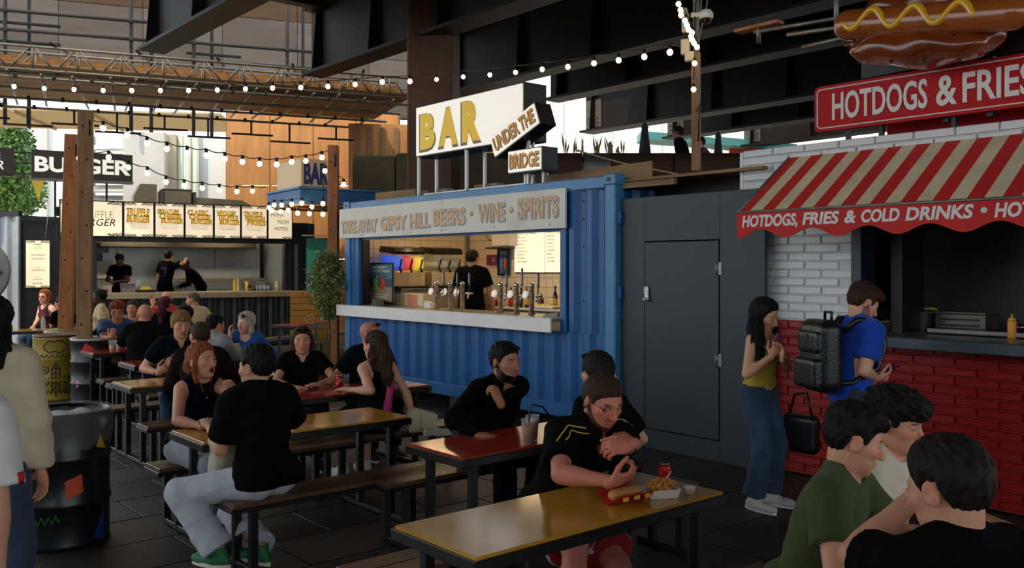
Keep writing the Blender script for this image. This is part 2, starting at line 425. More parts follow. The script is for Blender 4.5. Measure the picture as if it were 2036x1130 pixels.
def person(name, label, at, face, seat=None, S=1.0, z0=0.0, fem=False, fat=0.0, lean=(8, 18), side=0, twist=0, head=(0, 0, 0), neck=0.0,
           rh=None, lh=None, rhint=None, lhint=None, rhand=None, lhand=None, feet=None, knees=None, skin=(205, 158, 132), hair=None, face_o=None,
           top=None, legs=None, shoes=(30, 30, 32), d=1, hide_legs=False, only=None, drop=0.0, hs=1.08):
    t = thing(name, label, 'person', (at[0], at[1], z0), face)
    hb = (.024, .017, .012)[d]; hh = (.0072, .0056, .0042)[d]; hd = (.0075, .006, .0046)[d]
    face_o = dict(face_o or {}); face_o['fem'] = fem; hair = hair or {}
    T1 = rzm(twist * .3) @ ry(side * .6) @ rx(-lean[0]); T2 = rzm(twist) @ ry(side) @ rx(-lean[1])
    P = np.array([0, 0, (seat + .115) if seat is not None else .95 * S]) + np.array([0, 0, drop])
    sw = (.172 if not fem else .152) * S; hw = .088 * S
    W = P + T1 @ np.array([0, 0, .19]) * S
    NB = W + T2 @ np.array([0, -.012, .315]) * S
    sh = {s: W + T2 @ np.array([s * sw, -.005, .262 + (0 if not fem else -.005)]) * np.array([1, 1, S]) for s in (-1, 1)}
    HQ = rzm(twist + head[0]) @ ry(head[2]) @ rx(-head[1])
    HC = NB + (T2 @ np.array([0, .0, .075]) + np.array([0, 0, .055]) + HQ @ np.array([0, .012, .01])) * S + np.array([0, neck, 0])
    Hs = (S * .5 + .5) * hs
    hip = {s: P + T1 @ np.array([s * hw, 0, -.02]) for s in (-1, 1)}
    la, lf, lt, ls = .285 * S, .25 * S, .43 * S, .42 * S
    # arms
    arm = {}
    for s, tg, hn in ((1, rh, rhint), (-1, lh, lhint)):
        if tg is None: tg = (s * .2 * S, .16, P[2] + .05) if seat is not None else (s * .24 * S, .05, .80 * S)
        if hn is None: hn = (s * .6, -.5, -.7)
        e, wv = ik(sh[s], tg, la, lf, hn); arm[s] = (e, wv)
    leg = {}
    for i, s in enumerate((-1, 1)):
        if feet: ft = np.array(feet[i], float)
        elif seat is not None: ft = np.array([s * .12, .40 * S, .095])
        else: ft = np.array([s * .11, .02, .095])
        hn = (s * .15, 1, .6) if knees is None else knees[i]
        k_, a_ = ik(hip[s], ft, lt, ls, hn); leg[s] = (k_, a_)
    am = .9 if fem else 1.0
    sp = []                                               # (tag, kind, args, k)
    def C(tg, a, b, ra, rb, k=.03): sp.append((tg, 'c', (np.array(a), np.array(b), ra * S, rb * S), k))
    def E(tg, c, r, Q, k=.04): sp.append((tg, 'e', (np.array(c), np.array(r) * S, Q), k))
    E('torso', P + T1 @ np.array([0, -.005, .01]) * S, (.158 + fat * .6, .118 + fat * .6, .12), T1, .0)
    if seat is not None:
        for s in (-1, 1): E('torso', P + T1 @ np.array([s * .08, -.03, -.03]) * S, (.095, .11, .085), None, .04)
    bw = .122 if fem else .14
    E('torso', P + T1 @ np.array([0, .005 + fat * .5, .14]) * S, (bw + fat, .10 + fat * 1.2, .16), T1, .06)
    E('torso', W + T2 @ np.array([0, 0, .13]) * S, ((.142 if fem else .165) + fat * .5, (.10 if fem else .115) + fat * .4, .19), T2, .06)
    if fem:
        for s in (-1, 1): E('torso', W + T2 @ np.array([s * .068, .078, .12]) * S, (.062, .055, .06), T2, .03)
    C('torso', sh[-1] * .86 + sh[1] * .14, sh[-1] * .14 + sh[1] * .86, .058 * am, .058 * am, .05)
    for s in (-1, 1):
        C('torso', NB + T2 @ np.array([s * .02, -.005, .01]) * S, sh[s] * .85 + NB * .15 + T2 @ np.array([0, 0, .005]), .045 * am, .043 * am, .04)
        e, wv = arm[s]
        C('ua%d' % s, sh[s], e, .056 * am + fat * .12, .042 * am + fat * .08, .03)
        C('fa%d' % s, e, wv, .042 * am + fat * .08, .0275 * am, .012)
        C('fa%d' % s, e * .8 + wv * .2, e * .6 + wv * .4, .043 * am + fat * .08, .037 * am, .02)
        k_, a_ = leg[s]
        C('th%d' % s, hip[s], k_, (.088 if fem else .084) + fat * .25, .06 + fat * .08, .05)
        C('sn%d' % s, k_, a_, .058 + fat * .06, .039, .02)
        C('sn%d' % s, k_ * .75 + a_ * .25, k_ * .5 + a_ * .5, .058, .05, .02)
    C('neck', NB - T2 @ np.array([0, 0, .05]) * S, HC + HQ @ np.array([0, -.022, -.06]), (.058 if not fem else .048) + fat * .12, (.054 if not fem else .045) + fat * .1, .025)
    def prim(q, g=0.0):
        kd, a = q[1], q[2]
        return cone(a[0], a[1], a[2] + g, a[3] + g) if kd == 'c' else ell(a[0], a[1] + g, a[2])
    def grow(sel, g, h, extra=(), pad=.05):
        pr = [(prim(q, g if not isinstance(g, dict) else g.get(q[0], g['*'])), q[3]) for q in sp if q[0] in sel] + list(extra)
        lo = np.min([p[0][1] for p in pr], 0) - pad; hi = np.max([p[0][2] for p in pr], 0) + pad
        F = Field(lo, hi, h)
        for p, k in pr: F.add(p, k)
        return F
    # body: trunk, limbs, head and hands as one mesh
    tags = {q[0] for q in sp}
    if hide_legs: tags -= {'sn-1', 'sn1', 'th1', 'th-1'}
    F = grow(tags, 0.0, hb); V, Fa = F.mesh()
    sk = np.array(lin(skin)); cols = [np.tile(sk, (len(V), 1))]; Vs = [V]; Fs = [Fa]; n = len(V)
    hv, hf = head_field(HC, HQ, NB, (.056 if not fem else .047) + fat * .12, hh, face_o)
    cols.append(head_cols(hv, face_o, skin, HAIRC.get(hair.get('c', 'dark'), (40, 30, 25)))); Vs.append((hv * Hs) @ HQ.T + HC); Fs.append(hf + n); n += len(hv)
    info = dict(t=t, HC=HC, HQ=HQ, NB=NB, W=W, T2=T2, T1=T1, sh=sh, arm=arm, leg=leg, P=P, hands={})
    for s, hp in ((1, rhand), (-1, lhand)):
        e, wv = arm[s]; hp = hp or {}
        if hp.get('none'): continue
        dd = unit(hp.get('dir', wv - e)); nn = np.array(hp.get('palm', (0, 0, -1)), float); nn = nn - dd * (nn @ dd)
        if np.linalg.norm(nn) < .1: nn = np.array([-s, 0, 0.]) - dd * (-s * dd[0])
        nn = unit(nn); sd = np.cross(dd, nn) * s
        sc = S * (.93 if fem else 1.0)
        v, f_ = hand_field(wv, dd, nn, sd, hp.get('curl', .4), hd, sc, hp.get('thumb', .5), hp.get('spread', .04))
        cols.append(np.tile(sk * np.array([1.0, .93, .9]), (len(v), 1))); Vs.append(v); Fs.append(f_ + n); n += len(v)
        info['hands'][s] = (wv, dd, nn, sd, sc)
    skm = M('skin', (255, 255, 255), rough=0.52, vcol='Col', bump=.06, bs=300, spec=.35)
    body = mesh_obj('body', np.concatenate(Vs), np.concatenate(Fs), skm, t, np.concatenate(cols))
    # hair
    if hair.get('style'):
        hc = HAIRC[hair.get('c', 'dark')]; st = hair['style']
        hm = M('hair_' + hair.get('c', 'dark'), hc, rough=.55, var=.4, vs=9, bump=.9, bs=55, stretch=(5, 5, .6) if st != 'curly' else (2, 2, 2), spec=.2)
        vo = hair.get('vol', .012); tp = hair.get('top', vo); amp = hair.get('amp', .003); fr = hair.get('fringe', .07)
        HF = HQ; H0 = HC
        lw = face_o.get('w', 1.0)
        locks = []
        for ch in hair.get('locks', ()):                     # each: list of (x, y, z, r) about the head centre, yaw frame of the head
            Y = rzm(twist + head[0]); pts = [(H0 + Y @ np.array(c[:3]), c[3]) for c in ch]
            for (a, ra), (b, rb) in zip(pts[:-1], pts[1:]): locks.append((cone(a, b, ra, rb), .02))
        lo = H0 - .17; hi = H0 + .17
        for p, k in locks: lo = np.minimum(lo, p[1] - .03); hi = np.maximum(hi, p[2] + .03)
        F = Field(lo, hi, hh * 1.1)
        ys = hair.get('line_y', [-.13, -.075, -.045, -.030, .004, .016, .024, .05, .07, .11])
        nape = hair.get('nape', -.07); ear = hair.get('ear', .024); sb = hair.get('burn', -.004)
        zs = [nape, nape, min(nape * .75, ear), ear, ear, min(sb, ear), min(sb, ear) + .004, max(.035, min(fr - .012, .05)), fr, fr - .004]
        X, Y, Z = F.all(); x, y, z = X - H0[0], Y - H0[1], Z - H0[2]
        q = [(HQ[0, i] * x + HQ[1, i] * y + HQ[2, i] * z) / Hs for i in range(3)]
        c0 = (0, -.014, .03); rr = (.077 * lw + vo, .097 + vo, .089 + tp)
        if st == 'curly' : nz = amp * wav(q[0], q[1], q[2], 150, 1.0) + amp * .8 * wav(q[0], q[1], q[2], 75, 3.0)
        else: nz = amp * np.sin(np.arctan2(q[0], q[1] + .01) * 22 + 5 * np.sin(q[2] * 30)) * .6 + amp * .7 * wav(q[0], q[1], q[2] * .35, 160, 2.0)
        line = np.interp(q[1], ys, zs)
        k0 = np.sqrt((q[0] / (.077 * lw)) ** 2 + ((q[1] - c0[1]) / .097) ** 2 + ((q[2] - c0[2]) / .089) ** 2)
        thick = vo + (tp - vo) * np.clip((q[2] - .04) / .07, 0, 1)
        shell = (k0 - 1) * .085 - thick * (.18 + .82 * np.clip((q[2] - line) / .032, 0, 1) ** .7) + nz
        if hair.get('puff'):                                   # extra mass on top and front
            px, py, pz, pr = hair['puff']; k0 = np.sqrt((q[0] / (pr * 1.25)) ** 2 + ((q[1] - py) / pr) ** 2 + ((q[2] - pz) / (pr * .8)) ** 2)
            d2 = (k0 - 1) * pr + nz; hx = np.clip(.5 + .5 * (shell - d2) / .02, 0, 1); shell = shell * (1 - hx) + d2 * hx - .02 * hx * (1 - hx)
        keep = (line - q[2] + .35 * np.clip(.045 - np.abs(q[0]), 0, 1) * (q[1] > .04) * hair.get('peak', 0)) * .75 + amp * .8 * np.sin(q[0] * 260 + q[1] * 200)
        F.vol = np.maximum(shell, keep).astype(np.float32)
        if locks:
            G = Field(lo, hi, hh * 1.1)
            for p, k in locks: G.add(p, k)
            G.vol = G.vol + (hair.get('lamp', .006) * wav(x, y, z * .4, 90, 1.3) + .004 * np.sin(np.arctan2(x, y) * 30 + z * 25)).astype(np.float32)
            hx = np.clip(.5 + .5 * (F.vol - G.vol) / .02, 0, 1); F.vol = (F.vol * (1 - hx) + G.vol * hx - .02 * hx * (1 - hx)).astype(np.float32)
        V, Fa = F.mesh()
        if len(V): info['hair'] = mesh_obj('hair', V, Fa, hm, t)
    if face_o.get('beardmesh'):
        hm = M('hair_' + hair.get('c', 'dark'), HAIRC[hair.get('c', 'dark')], rough=.55, var=.4, vs=9, bump=.9, bs=55, stretch=(5, 5, .6), spec=.2)
        F = Field((-.1, -.06, -.15), (.1, .13, .02), hh); X, Y, Z = F.all(); ax = np.abs(X)
        d1 = ell((0, .026, -.062), (.062 * face_o.get('jaw', 1) + .004, .066, .066))[0](X, Y, Z)
        d2 = ell((0, .066, -.1), (.028, .026, .024))[0](X, Y, Z); v = np.minimum(d1, d2) + .002 * wav(X, Y, Z, 260)
        v = np.maximum(v, (Z - np.interp(Y, [-.01, .012, .03, .05, .075, .1], [.0, -.008, -.038, -.06, -.074, -.076])) * .7); v = np.maximum(v, -.004 - Y)
        v = np.maximum(v, -(np.sqrt((ax / .038) ** 2 + ((Z + .052) / .029) ** 2) - 1) * .03 * np.where(Y > .03, 1, -5))
        F.vol = v.astype(np.float32); V, Fa = F.mesh()
        if len(V): mesh_obj('beard', (V * Hs) @ HQ.T + HC, Fa, hm, t)
    # top
    if top:
        g = top.get('loose', .014); sl = top.get('sleeve', 'short'); tl = {'torso'}
        ex = []; cuts = []
        for s in (-1, 1):
            e, wv = arm[s]; u = unit(e - sh[s])
            if sl == 'short':
                fr_ = top.get('len', .62); hem = sh[s] + (e - sh[s]) * fr_
                ex.append((cone(sh[s], hem + u * .03, .056 * am * S + g + .004 + fat * .12, .05 * am * S + g + .016 + fat * .12), .03)); cuts.append((hem, u, 1))
            elif sl == 'long':
                ex.append((cone(sh[s], e, .056 * am * S + g + fat * .12, .043 * am * S + g + fat * .08), .03)); hem = wv - unit(wv - e) * top.get('cuff', .015)
                ex.append((cone(e, hem + unit(wv - e) * .02, .044 * am * S + g + fat * .08, .03 * S + g), .02)); cuts.append((hem, unit(wv - e), 1))
            elif sl == 'cap':
                hem = sh[s] + (e - sh[s]) * .12; ex.append((cone(sh[s], hem, .056 * am * S + g, .05 * am * S + g), .03)); cuts.append((hem, u, 1))
        if seat is not None:
            for s in (-1, 1): ex.append((ell(hip[s] + np.array([s * .0, -.035, .045]), np.array([.098, .10, .085]) * S + g), .04))
        F = grow(tl, g, hb * .85, ex)
        X, Y, Z = F.all()
        fz = top.get('fold', .0045)
        F.vol = (F.vol + fz * .55 * wav(X, Y, Z, 42, top.get('seed', 1.0)) + fz * .5 * np.sin((Z + .5 * np.abs(X) + .3 * Y) * 62 + 2 * wav(X, Y, Z, 12, 2.0)) * np.clip((W[2] + .12 - Z) * 6, 0.15, 1)).astype(np.float32)
        for hem, u, s in cuts:
            dpl = (X - hem[0]) * u[0] + (Y - hem[1]) * u[1] + (Z - hem[2]) * u[2]
            r2 = (X - hem[0]) ** 2 + (Y - hem[1]) ** 2 + (Z - hem[2]) ** 2
            near = (r2 < .16 ** 2) & (r2 - dpl ** 2 < (.05 * am * S + g + .026 + fat * .12) ** 2)
            F.vol = np.where(near, np.maximum(F.vol, dpl), F.vol).astype(np.float32)
        if sl == 'none' or sl == 'strap':
            for s in (-1, 1):
                if sl == 'none': F.sub(ell(sh[s] + T2 @ np.array([s * .03, 0, -.035]), (.062, .12, .125), T2), .01)
                else:
                    F.sub(ell(sh[s] + T2 @ np.array([s * .035, 0, -.02]), (.105, .2, .13), T2), .01)
        nk = top.get('neck', 'crew')
        nc = NB + T2 @ np.array([0, .03, .015]) * S
        if nk == 'crew': F.sub(ell(nc + T2 @ np.array([0, .0, .02]), (.076, .08, .05), T2), .008)
        elif nk == 'scoop': F.sub(ell(nc + T2 @ np.array([0, .09, .0]), (.085, .15, .085), T2), .008); F.sub(ell(nc + T2 @ np.array([0, 0, .03]), (.085, .08, .05), T2), .008)
        elif nk == 'deep': F.sub(ell(nc + T2 @ np.array([0, .10, -.03]), (.10, .14, .13), T2), .008); F.sub(ell(nc + T2 @ np.array([0, -.02, .04]), (.11, .11, .06), T2), .008)
        elif nk == 'v':
            F.sub(ell(nc + T2 @ np.array([0, 0, .025]), (.072, .075, .05), T2), .008)
            F.sub(cone(nc + T2 @ np.array([0, .05, .02]), nc + T2 @ np.array([0, .12, -.12]), .058, .008), .006)
        elif nk == 'low':                                   # open back and chest, straps
            F.sub(ell(nc + T2 @ np.array([0, 0, .01]), (.12, .3, .13), T2), .01)
        if True:                                            # ends at this height over the hips
            zc = P[2] + top.get('hem', -.07 if seat is not None else -.06); F.vol = np.maximum(F.vol, (zc - Z)).astype(np.float32)
        V, Fa = F.mesh()
        info['top'] = mesh_obj(top.get('name', 'shirt'), V, Fa, top['m'] if 'm' in top else cloth(top['c']), t)
        if top.get('collar'):
            b = MB(); cc = NB + T2 @ np.array([0, .012, .03]) * S; N_ = 22; op_ = top.get('open', 34); rows = []
            for i in range(N_ + 1):
                a = R(90 + op_ / 2 + (360 - op_) * i / N_); rx_, ry_ = .073 + fat * .15, .078 + fat * .15
                fl = .012 + .026 * (abs(i / N_ - .5) * 2) ** 2; dz = -.022 * (abs(i / N_ - .5) * 2) ** 1.5
                rows.append([(rx_ * .9 * math.cos(a), ry_ * .9 * math.sin(a), .026 + dz), (rx_ * 1.02 * math.cos(a), ry_ * 1.02 * math.sin(a), .03 + dz), ((rx_ + fl) * 1.15 * math.cos(a), (ry_ + fl) * 1.1 * math.sin(a), -.022 + dz), ((rx_ + fl * .8) * math.cos(a), (ry_ + fl * .8) * math.sin(a), -.026 + dz)])
            vs = [tuple(cc + T2 @ np.array(p)) for r_ in rows for p in r_]
            fs = [(i * 4 + k, i * 4 + (k + 1) % 4, (i + 1) * 4 + (k + 1) % 4, (i + 1) * 4 + k) for i in range(N_) for k in range(4)] + [(3, 2, 1, 0), (N_ * 4, N_ * 4 + 1, N_ * 4 + 2, N_ * 4 + 3)]
            b._add(vs, fs, 0, True); b.build('collar', top['m'] if 'm' in top else cloth(top['c']), t)
    if legs and not hide_legs:
        g = legs.get('loose', .016); ex = []; cuts = []; kind = legs.get('kind', 'long')
        for s in (-1, 1):
            k_, a_ = leg[s]
            ex.append((prim(('x', 'c', (hip[s], k_, ((.088 if fem else .084) + fat * .25) * S, (.06 + fat * .08) * S), 0), g), .05))
            if kind == 'long':
                fl = legs.get('flare', .02); hem = a_ + unit(k_ - a_) * legs.get('crop', .02)
                ex.append((cone(k_, hem, (.06 + fat * .06) * S + g, .045 * S + g + fl), .03)); cuts.append((hem, unit(a_ - k_)))
            else:
                hem = hip[s] + (k_ - hip[s]) * legs.get('len', .78); cuts.append((hem, unit(k_ - hip[s])))
                ex.append((cone(hip[s], hem, ((.088 if fem else .084) + fat * .25) * S + g, (.07 + fat * .15) * S + g + .03), .04))
        if kind == 'skirt': ex.append((cone((leg[-1][0] + leg[1][0]) / 2, P, .13, .15), .06))
        sel_t = [q for q in sp if q[0] == 'torso'][:3 if seat is not None else 1]
        pr = [(prim(q, min(g, .006)), q[3]) for q in sel_t] + ex
        lo = np.min([p[0][1] for p in pr], 0) - .04; hi = np.max([p[0][2] for p in pr], 0) + .04
        F = Field(lo, hi, hb * .9)
        for p, k in pr: F.add(p, k)
        X, Y, Z = F.all(); fz = legs.get('fold', .005)
        F.vol = (F.vol + fz * .6 * wav(X, Y, Z, 38, 4.0) + fz * .4 * np.sin((Z + .4 * X + .6 * Y) * 75 + 2 * wav(X, Y, Z, 11, 1.0))).astype(np.float32)
        for hem, u in cuts:
            near = ((X - hem[0]) ** 2 + (Y - hem[1]) ** 2 + (Z - hem[2]) ** 2) < .19 ** 2
            F.vol = np.where(near, np.maximum(F.vol, (X - hem[0]) * u[0] + (Y - hem[1]) * u[1] + (Z - hem[2]) * u[2]), F.vol).astype(np.float32)
        F.vol = np.maximum(F.vol, Z - (P[2] + .13)).astype(np.float32)
        V, Fa = F.mesh()
        info['legs'] = mesh_obj(legs.get('name', 'trousers'), V, Fa, legs['m'] if 'm' in legs else cloth(legs['c']), t)
    if shoes and not hide_legs:
        sc_, sol = (shoes if isinstance(shoes, list) else [shoes, (205, 200, 190)])
        for i, s in enumerate((-1, 1)):
            k_, a_ = leg[s]; yaw = unit(np.array([(a_ - hip[s])[0] * .25 + s * .12, 1, 0])); zf = a_[2] - .092
            side_ = np.array([yaw[1], -yaw[0], 0]); Q = np.stack([side_, yaw, np.array([0, 0, 1.])], 1)
            c = np.array([a_[0], a_[1], zf]); F = Field(c - .2 + np.array([0, 0, .14]), c + np.array([.2, .26, .2]), .009 if d else .013)
            F.add(ell(c + yaw * .13 + np.array([0, 0, .035]), (.047, .09, .04), Q), .0); F.add(ell(c + yaw * .0 + np.array([0, 0, .045]), (.04, .075, .05), Q), .05)
            F.add(cone(c + yaw * .03 + np.array([0, 0, .06]), a_ + np.array([0, 0, .012]), .05, .043), .03)
            X, Y, Z = F.all(); F.vol = np.maximum(F.vol, zf + .018 - Z).astype(np.float32)
            F.vol = np.maximum(F.vol, Z - a_[2] - .03).astype(np.float32)
            V, Fa = F.mesh(); so = mesh_obj('shoe', V, Fa, M('shoe_%02x%02x%02x' % sc_, sc_, rough=.6, bump=.2, bs=120), t)
            b = MB(); pl = []
            for j in range(20):
                a = 2 * math.pi * j / 20; yy = math.sin(a); ww = .046 - .006 * (yy < 0); pl.append(c + yaw * (.065 + .15 * yy) + side_ * ww * math.cos(a) * (1 - .12 * abs(yy) ** 3))
            nv = [tuple(p) for p in pl] + [tuple(p + np.array([0, 0, .024])) for p in pl]
            b._add(nv, [tuple(range(19, -1, -1)), tuple(range(20, 40))] + [(j, (j + 1) % 20, 20 + (j + 1) % 20, 20 + j) for j in range(20)], 0)
            b.build('sole', M('sole_%02x%02x%02x' % sol, sol, rough=.6), so)
    return info

def glasses(info, dark=False, up=False, frame=(20, 18, 18), name=None, Hs=1.0):
    """spectacles on the nose, or pushed up on the hair"""
    b = MB(); Q = info['HQ']; H = info['HC']; fm = M('frame_%d%d%d' % frame, frame, rough=.3)
    o = np.array([0, .0, .0]) if not up else None
    def X(p):
        p = np.array(p, float)
        if up: p = rx(38) @ (p - np.array([0, .0, .0])) + np.array([0, .012, .05]) * np.array([1, 1, 1])
        return tuple(H + Q @ p)
    for s in (-1, 1):
        ring = [X((s * .033 + .025 * math.cos(a) * (1 if abs(math.cos(a)) < .9 else .97), .098 - .006 * abs(math.cos(a) - s * -1), .003 + .018 * math.sin(a))) for a in [2 * math.pi * k / 16 for k in range(16)]]
        b.tube(ring, .0033, 5, close=True)
        b.tube([X((s * .058, .093, .008)), X((s * .083, .03, .012)), X((s * .086, -.02, .008)), X((s * .084, -.04, -.012))], .003, 5)
    b.tube([X((-.009, .100, .006)), X((0, .104, .009)), X((.009, .100, .006))], .003, 5)
    g = b.build(name or ('sunglasses' if dark else 'spectacles'), fm, info['t'])
    l = MB()
    for s in (-1, 1):
        pts = [X((s * .033 + .024 * math.cos(a), .0985 - .006 * abs(math.cos(a) + s), .003 + .017 * math.sin(a))) for a in [2 * math.pi * k / 14 for k in range(14)]]
        bk = [X((s * .033 + .024 * math.cos(a), .0965 - .006 * abs(math.cos(a) + s), .003 + .017 * math.sin(a))) for a in [2 * math.pi * k / 14 for k in range(14)]]
        l._add(pts + bk, [tuple(range(14)), tuple(range(27, 13, -1))] + [((k + 1) % 14, k, 14 + k, 14 + (k + 1) % 14) for k in range(14)])
    l.build('lens', M('dark_lens', (12, 10, 9), rough=.08) if dark else M('clear_lens', (225, 228, 230), rough=.05, alpha=.12), g)
    return g
def on_mesh(ob, pts, off=.002):
    me = ob.data; bv = BVHTree.FromPolygons([v.co[:] for v in me.vertices], [tuple(p.vertices) for p in me.polygons])
    out = []
    for p in pts:
        c, n, i, dd = bv.find_nearest(Vector(p)); c2, n2 = c, n
        if (Vector(p) - c).dot(n) < 0: pass
        out.append(c + n * off)
    return out
def print_on(ob, info, text, mat, c, right, up, w, h, name='print', bold=.02, off=.003, shear=0):
    """flat lettering laid on a garment; c, right, up in person space"""
    vs, fs = text_geo(text, bold, shear, 1.0, 0.0)
    lo = vs.min(0); hi = vs.max(0); q = (vs - lo) / np.maximum(hi - lo, 1e-6) - .5
    pts = [np.array(c) + np.array(right) * (p[0] * w) + np.array(up) * (p[1] * h) for p in q]
    P = on_mesh(ob, pts, off)
    b = MB(); b._add([tuple(p) for p in P], fs); return b.build(name, mat, info['t'])
def ribbon_on(ob, info, pts, width, mat, name, n=24, off=.003, thick=None, cross=None):
    """strap or stripe following a garment through the given points"""
    P = [Vector(p) for p in pts]; path = []
    for i in range(n + 1):
        u = i / n * (len(P) - 1); k = min(int(u), len(P) - 2); path.append(P[k].lerp(P[k + 1], u - k))
    path = on_mesh(ob, path, off)
    b = MB()
    if thick: b.tube(path, thick, 5)
    else:
        vs = []; fs = []
        me = ob.data; bv = BVHTree.FromPolygons([v.co[:] for v in me.vertices], [tuple(p.vertices) for p in me.polygons])
        for i, p in enumerate(path):
            tg = (path[min(i + 1, n)] - path[max(i - 1, 0)]).normalized(); c, nn, _, _ = bv.find_nearest(p); s = tg.cross(nn).normalized()
            for e in (-1, 0, 1):
                q = p + s * (e * width / 2); c, nn, _, _ = bv.find_nearest(q); vs.append(c + nn * off); vs.append(c + nn * (off + .003))
        for i in range(n):
            a = i * 6; b_ = a + 6
            for k in (0, 2): fs += [(a + k + 1, a + k + 3, b_ + k + 3, b_ + k + 1), (a + k, b_ + k, b_ + k + 2, a + k + 2)]
            fs += [(a, a + 1, b_ + 1, b_), (a + 4, b_ + 4, b_ + 5, a + 5)]
        b._add([tuple(p) for p in vs], fs, 0, True)
    return b.build(name, mat, info['t'])
# ------------------------------------------------------------------ frames of the three stalls
class Frame:
    """a stall front: x runs right along it, y goes back into it"""
    def __init__(s, ox, oy, deg): s.o = Vector((ox, oy, 0)); s.deg = deg; s.x = Vector((math.cos(R(deg)), math.sin(R(deg)), 0)); s.y = Vector((-s.x.y, s.x.x, 0))
    def pt(s, x, y, z=0): return s.o + s.x * x + s.y * y + Vector((0, 0, z))
    def on(s, u, v, y=0.0):
        k = (u - CX) / FOC; o = s.o + s.y * y; t = (k * o.y - o.x) / (s.x.x - k * s.x.y); d = o.y + t * s.x.y
        return t, EYE - (v - HZ) / FOC * d
    def onx(s, u, v, x):
        k = (u - CX) / FOC; o = s.o + s.x * x; t = (k * o.y - o.x) / (s.y.x - k * s.y.y); d = o.y + t * s.y.y
        return t, EYE - (v - HZ) / FOC * d
BAR = Frame(-2.58, 13.81, GA); HOT = Frame(2.21, 8.56, GA); BUR = Frame(-9.67, 19.0, 30.0)
def ab(a, b, z=0.0): return AV * a + BV * b + Vector((0, 0, z))

steel_dk = M('black_steel', (14, 14, 15), rough=.42, spec=.5, var=.2, vs=5)
galv = M('galvanised_steel', (125, 122, 116), rough=.45, metal=.7, var=.25, vs=9)
scaff = M('scaffold_tube', (112, 104, 92), rough=.5, metal=.5, var=.3, vs=6)
rust_dk = M('dark_scaffold', (26, 22, 18), rough=.7, var=.3)
blk = M('black_paint', (11, 11, 12), rough=.5)
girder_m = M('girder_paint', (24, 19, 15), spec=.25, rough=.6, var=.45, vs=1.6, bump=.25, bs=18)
wood = M('timber', (152, 112, 74), rough=.7, var=.4, vs=2.2, bump=.3, bs=30, stretch=(6, 6, .8))
wood_or = M('timber_orange', (168, 104, 54), rough=.65, var=.35, vs=2.2, bump=.3, bs=30, stretch=(6, 6, .8))
board = M('scaffold_board', (150, 116, 78), rough=.8, var=.35, vs=1.8, bump=.2, bs=25, stretch=(.6, 7, 7))
ply = M('plywood', (196, 136, 76), rough=.6, var=.22, vs=1.3, stretch=(5, 5, .7))
ply_dk = M('dark_plywood', (74, 42, 20), rough=.6, var=.3, vs=1.3, stretch=(5, 5, .7))
conc = M('concrete', (150, 146, 136), rough=.85, var=.18, vs=2, bump=.2, bs=30)
conc_wh = M('pale_concrete', (212, 210, 204), rough=.85, var=.08, vs=2)
white_m = M('white_paint', (225, 222, 214), rough=.5, var=.05)
bulb_m = M('lit_bulb', (255, 225, 180), emit=(255, 214, 150), es=14.0)
cable_m = M('black_cable', (18, 17, 16), rough=.6)
glassy = M('clear_plastic', (235, 238, 240), rough=.08, alpha=.22, spec=.6)

# ------------------------------------------------------------------ floor of paving slabs
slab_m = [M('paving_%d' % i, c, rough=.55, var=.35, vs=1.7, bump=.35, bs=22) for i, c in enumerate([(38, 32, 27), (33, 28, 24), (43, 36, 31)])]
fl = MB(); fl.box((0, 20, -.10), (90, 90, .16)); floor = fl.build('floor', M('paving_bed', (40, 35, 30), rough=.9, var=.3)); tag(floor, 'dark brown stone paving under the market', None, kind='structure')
sl_mesh = []
for m in slab_m:
    b = MB(); b.box((0, 0, 0), (.888, .588, .03), bev=.003); sl_mesh.append(b.mesh('slab', m))
cells = []
for i in range(-70, 40):
    for j in range(-5, 34):
        a = i * .6; bb = j * .9 + (.45 if i % 2 else 0); p = ab(a, bb)
        if p.y < 2.6 or p.y > 24 or abs(p.x) > p.y * .60 + .7: continue
        if bb > 7.35 and a > -12.6: continue
        cells.append((p.length, p))
cells.sort(key=lambda c: c[0])
vis = [c for c in cells if c[0] > 4.6]
rest = MB()
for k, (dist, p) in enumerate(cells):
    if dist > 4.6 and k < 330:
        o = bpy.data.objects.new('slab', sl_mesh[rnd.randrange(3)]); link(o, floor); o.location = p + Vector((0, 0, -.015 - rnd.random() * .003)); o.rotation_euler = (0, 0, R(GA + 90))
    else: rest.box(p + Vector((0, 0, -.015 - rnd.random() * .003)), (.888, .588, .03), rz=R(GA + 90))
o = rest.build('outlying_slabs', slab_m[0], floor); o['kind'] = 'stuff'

m = MB(); m.box((-31, 12, .004), (17, 44, .006)); tag(m.build('bounce_floor', M('bounce_paving', (176, 166, 146), rough=.8, var=.1), None, None, GA), 'pale pavement beyond the bridge, added to bounce sunlight', kind='structure')  # pale ground added to bounce sunlight up onto the soffit
